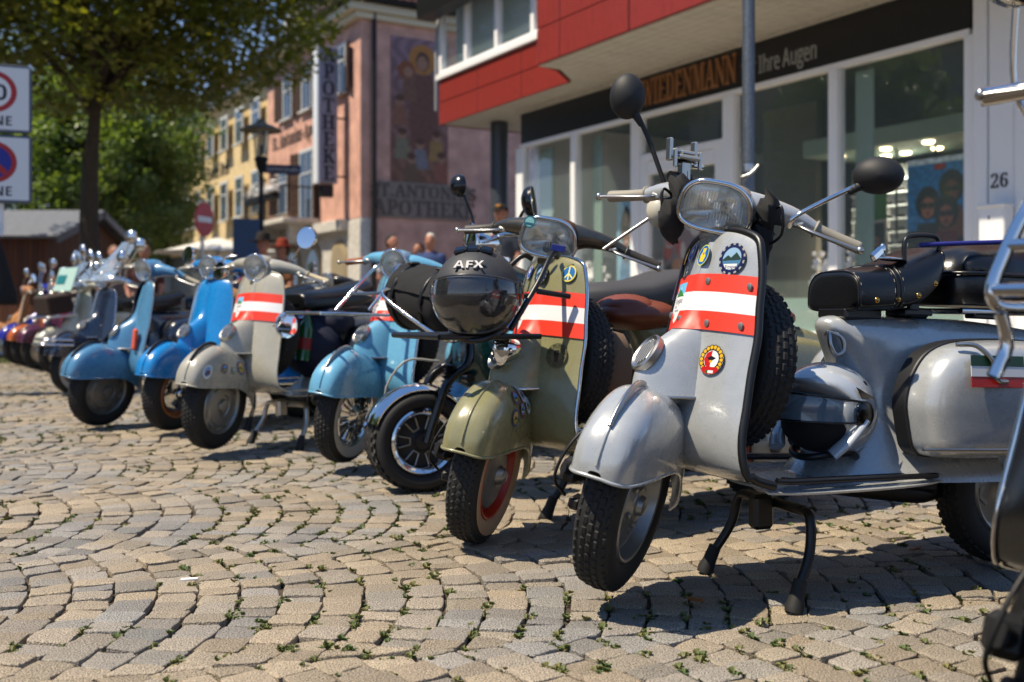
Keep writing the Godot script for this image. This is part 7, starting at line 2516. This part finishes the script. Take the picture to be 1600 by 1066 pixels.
func make_small_things() -> void:
	# the helmet on the olive scooter's rack
	var o: Node3D = get_node("olive_scooter")
	var h := base("black_helmet", o.transform * Transform3D(Basis(Vector3.UP, PI / 2 + .85) * Basis(Vector3.RIGHT, .06).scaled(Vector3.ONE * 1.07), Vector3(1.29, .752, -.1)), "matt black helmet with a smoked visor on the olive scooter's front rack", "helmet")
	helmet(h, mat(Color(.21, .212, .22), .6, 0, "grain", 5.0), true)
	# canvas bag on the olive scooter's spare wheel
	var cb := G.new(); var br := []
	var nz := FastNoiseLite.new(); nz.seed = 9; nz.frequency = 7.0
	for e in [[.41, .03, .06], [.43, .06, .1], [.5, .07, .12], [.58, .06, .125], [.63, .03, .1], [.64, .01, .05]]:
		var r := ring(Vector3(.80, e[0], -.05), Vector3(e[1], 0, 0), Vector3(0, 0, e[2]), 3.4, 36)
		for i in r.size(): r[i] += Vector3(1, .4, .6) * nz.get_noise_3dv(r[i]) * .02
		br.append(r)
	cb.loft(br)
	tag(put("canvas_bag", cb, M.canvas_tan, self, o.transform), "brown canvas bag hung behind the olive scooter's legshield", "bag")
	# bundle and bottle on the grey scooter
	var gr: Node3D = get_node("grey_scooter")
	var jb := G.new()
	jb.ball(Vector3(.62, .5, -.02), Vector3(.14, .17, .16), 30, 17)
	jb.ball(Vector3(.55, .63, -.05), Vector3(.12, .08, .15), 24, 13)
	for i in jb.v.size(): jb.v[i] += Vector3(1, .7, 1) * nz.get_noise_3dv(jb.v[i] * 1.2) * .045
	tag(put("jacket_bundle", jb, mat(Color(.03, .06, .16), .8, 0, "leather", 9), self, gr.transform), "dark blue jacket bundle on the grey scooter's floorboard", "jacket")
	var bo := base("green_bottle", gr.transform * Transform3D(Basis(Vector3.BACK, .15), Vector3(.76, .42, -.1)), "green bottle with a red label behind the grey scooter's spare wheel", "bottle")
	var g := G.new(); g.lathe([Vector2(0, 0), Vector2(.036, .003), Vector2(.038, .02), Vector2(.038, .17), Vector2(.03, .2), Vector2(.014, .23), Vector2(.014, .25)], 18)
	put("bottle_glass", g, mat(Color(.05, .3, .12), .1, 0, "", 1, .8), bo)
	g = G.new(); g.lathe([Vector2(.0385, .06), Vector2(.0388, .12)], 18)
	put("label_band", g, mat(Color(.5, .06, .05), .5), bo)
	g = G.new(); g.lathe([Vector2(.016, .24), Vector2(.016, .262), Vector2(0, .262)], 14)
	put("cap", g, mat(Color(.6, .06, .05), .5), bo)
	# water bottle left on the ground at the far left
	var wb := base("water_bottle", at(-5.75, 0, -12.2), "clear plastic water bottle standing on the ground at the far left", "bottle")
	g = G.new(); g.lathe([Vector2(0, 0), Vector2(.036, .002), Vector2(.038, .05), Vector2(.034, .1), Vector2(.038, .15), Vector2(.038, .2), Vector2(.014, .26), Vector2(.014, .275)], 16)
	put("bottle_body", g, glass(.25, Color(.7, .85, .95)), wb)
	g = G.new(); g.lathe([Vector2(.016, .27), Vector2(.016, .29), Vector2(0, .29)], 12)
	put("cap", g, mat(Color(.2, .4, .7), .5), wb)
	# cigarette end, dry leaves
	tag(put("cigarette_end", _tube_g([Vector3(0, 0, 0), Vector3(.042, .002, .012)], .004), M.white, self, at(-.86, .012, -2.66, .3)), "white cigarette end lying on the cobbles", "cigarette end")
	var lf := G.new()
	lf.shell([PackedVector3Array([Vector3(-.025, .003, 0), Vector3(-.01, .008, -.012), Vector3(.012, .006, -.01), Vector3(.03, .012, 0)]), PackedVector3Array([Vector3(-.025, .003, 0), Vector3(-.01, .004, .001), Vector3(.012, .003, .001), Vector3(.03, .012, 0)]), PackedVector3Array([Vector3(-.025, .003, 0), Vector3(-.01, .01, .012), Vector3(.012, .009, .01), Vector3(.03, .012, 0)])], .0006)
	var n := 0
	for e in [[1.17, -2.97, "the one near the silver scooter's rear tyre"], [.44, -2.45, "the one between wheel and stand of the silver scooter"]]:
		tag(put("dry_leaf", lf if n == 0 else (get_node("dry_leaf") as MeshInstance3D).mesh, mat(Color(.5, .3, .12), .7), self, at(e[0], .012, e[1], n * 2.0 + .5)), "small dry leaf on the cobbles, " + e[2], "leaf", "dry leaves on the cobbles")
		n += 1


func _soft_lump(r: Vector3, sd: int) -> G:
	var g := G.new()
	var nz := FastNoiseLite.new(); nz.seed = sd; nz.frequency = 6.0
	g.ball(Vector3.ZERO, r * .5, 24, 13)
	for i in g.v.size(): g.v[i] *= 1.0 + nz.get_noise_3dv(g.v[i]) * .5
	return g


func _open_visor(h: Node3D, v: G, rows: Array) -> void:
	put("visor", v, glass(.25, Color(.5, .6, .68)), h)
	var vt := G.new()
	vt.tube(Array(rows[10]), .0035, 6); vt.tube(Array(rows[0]), .003, 6)
	put("visor_trim", vt, M.gloss_black, h)
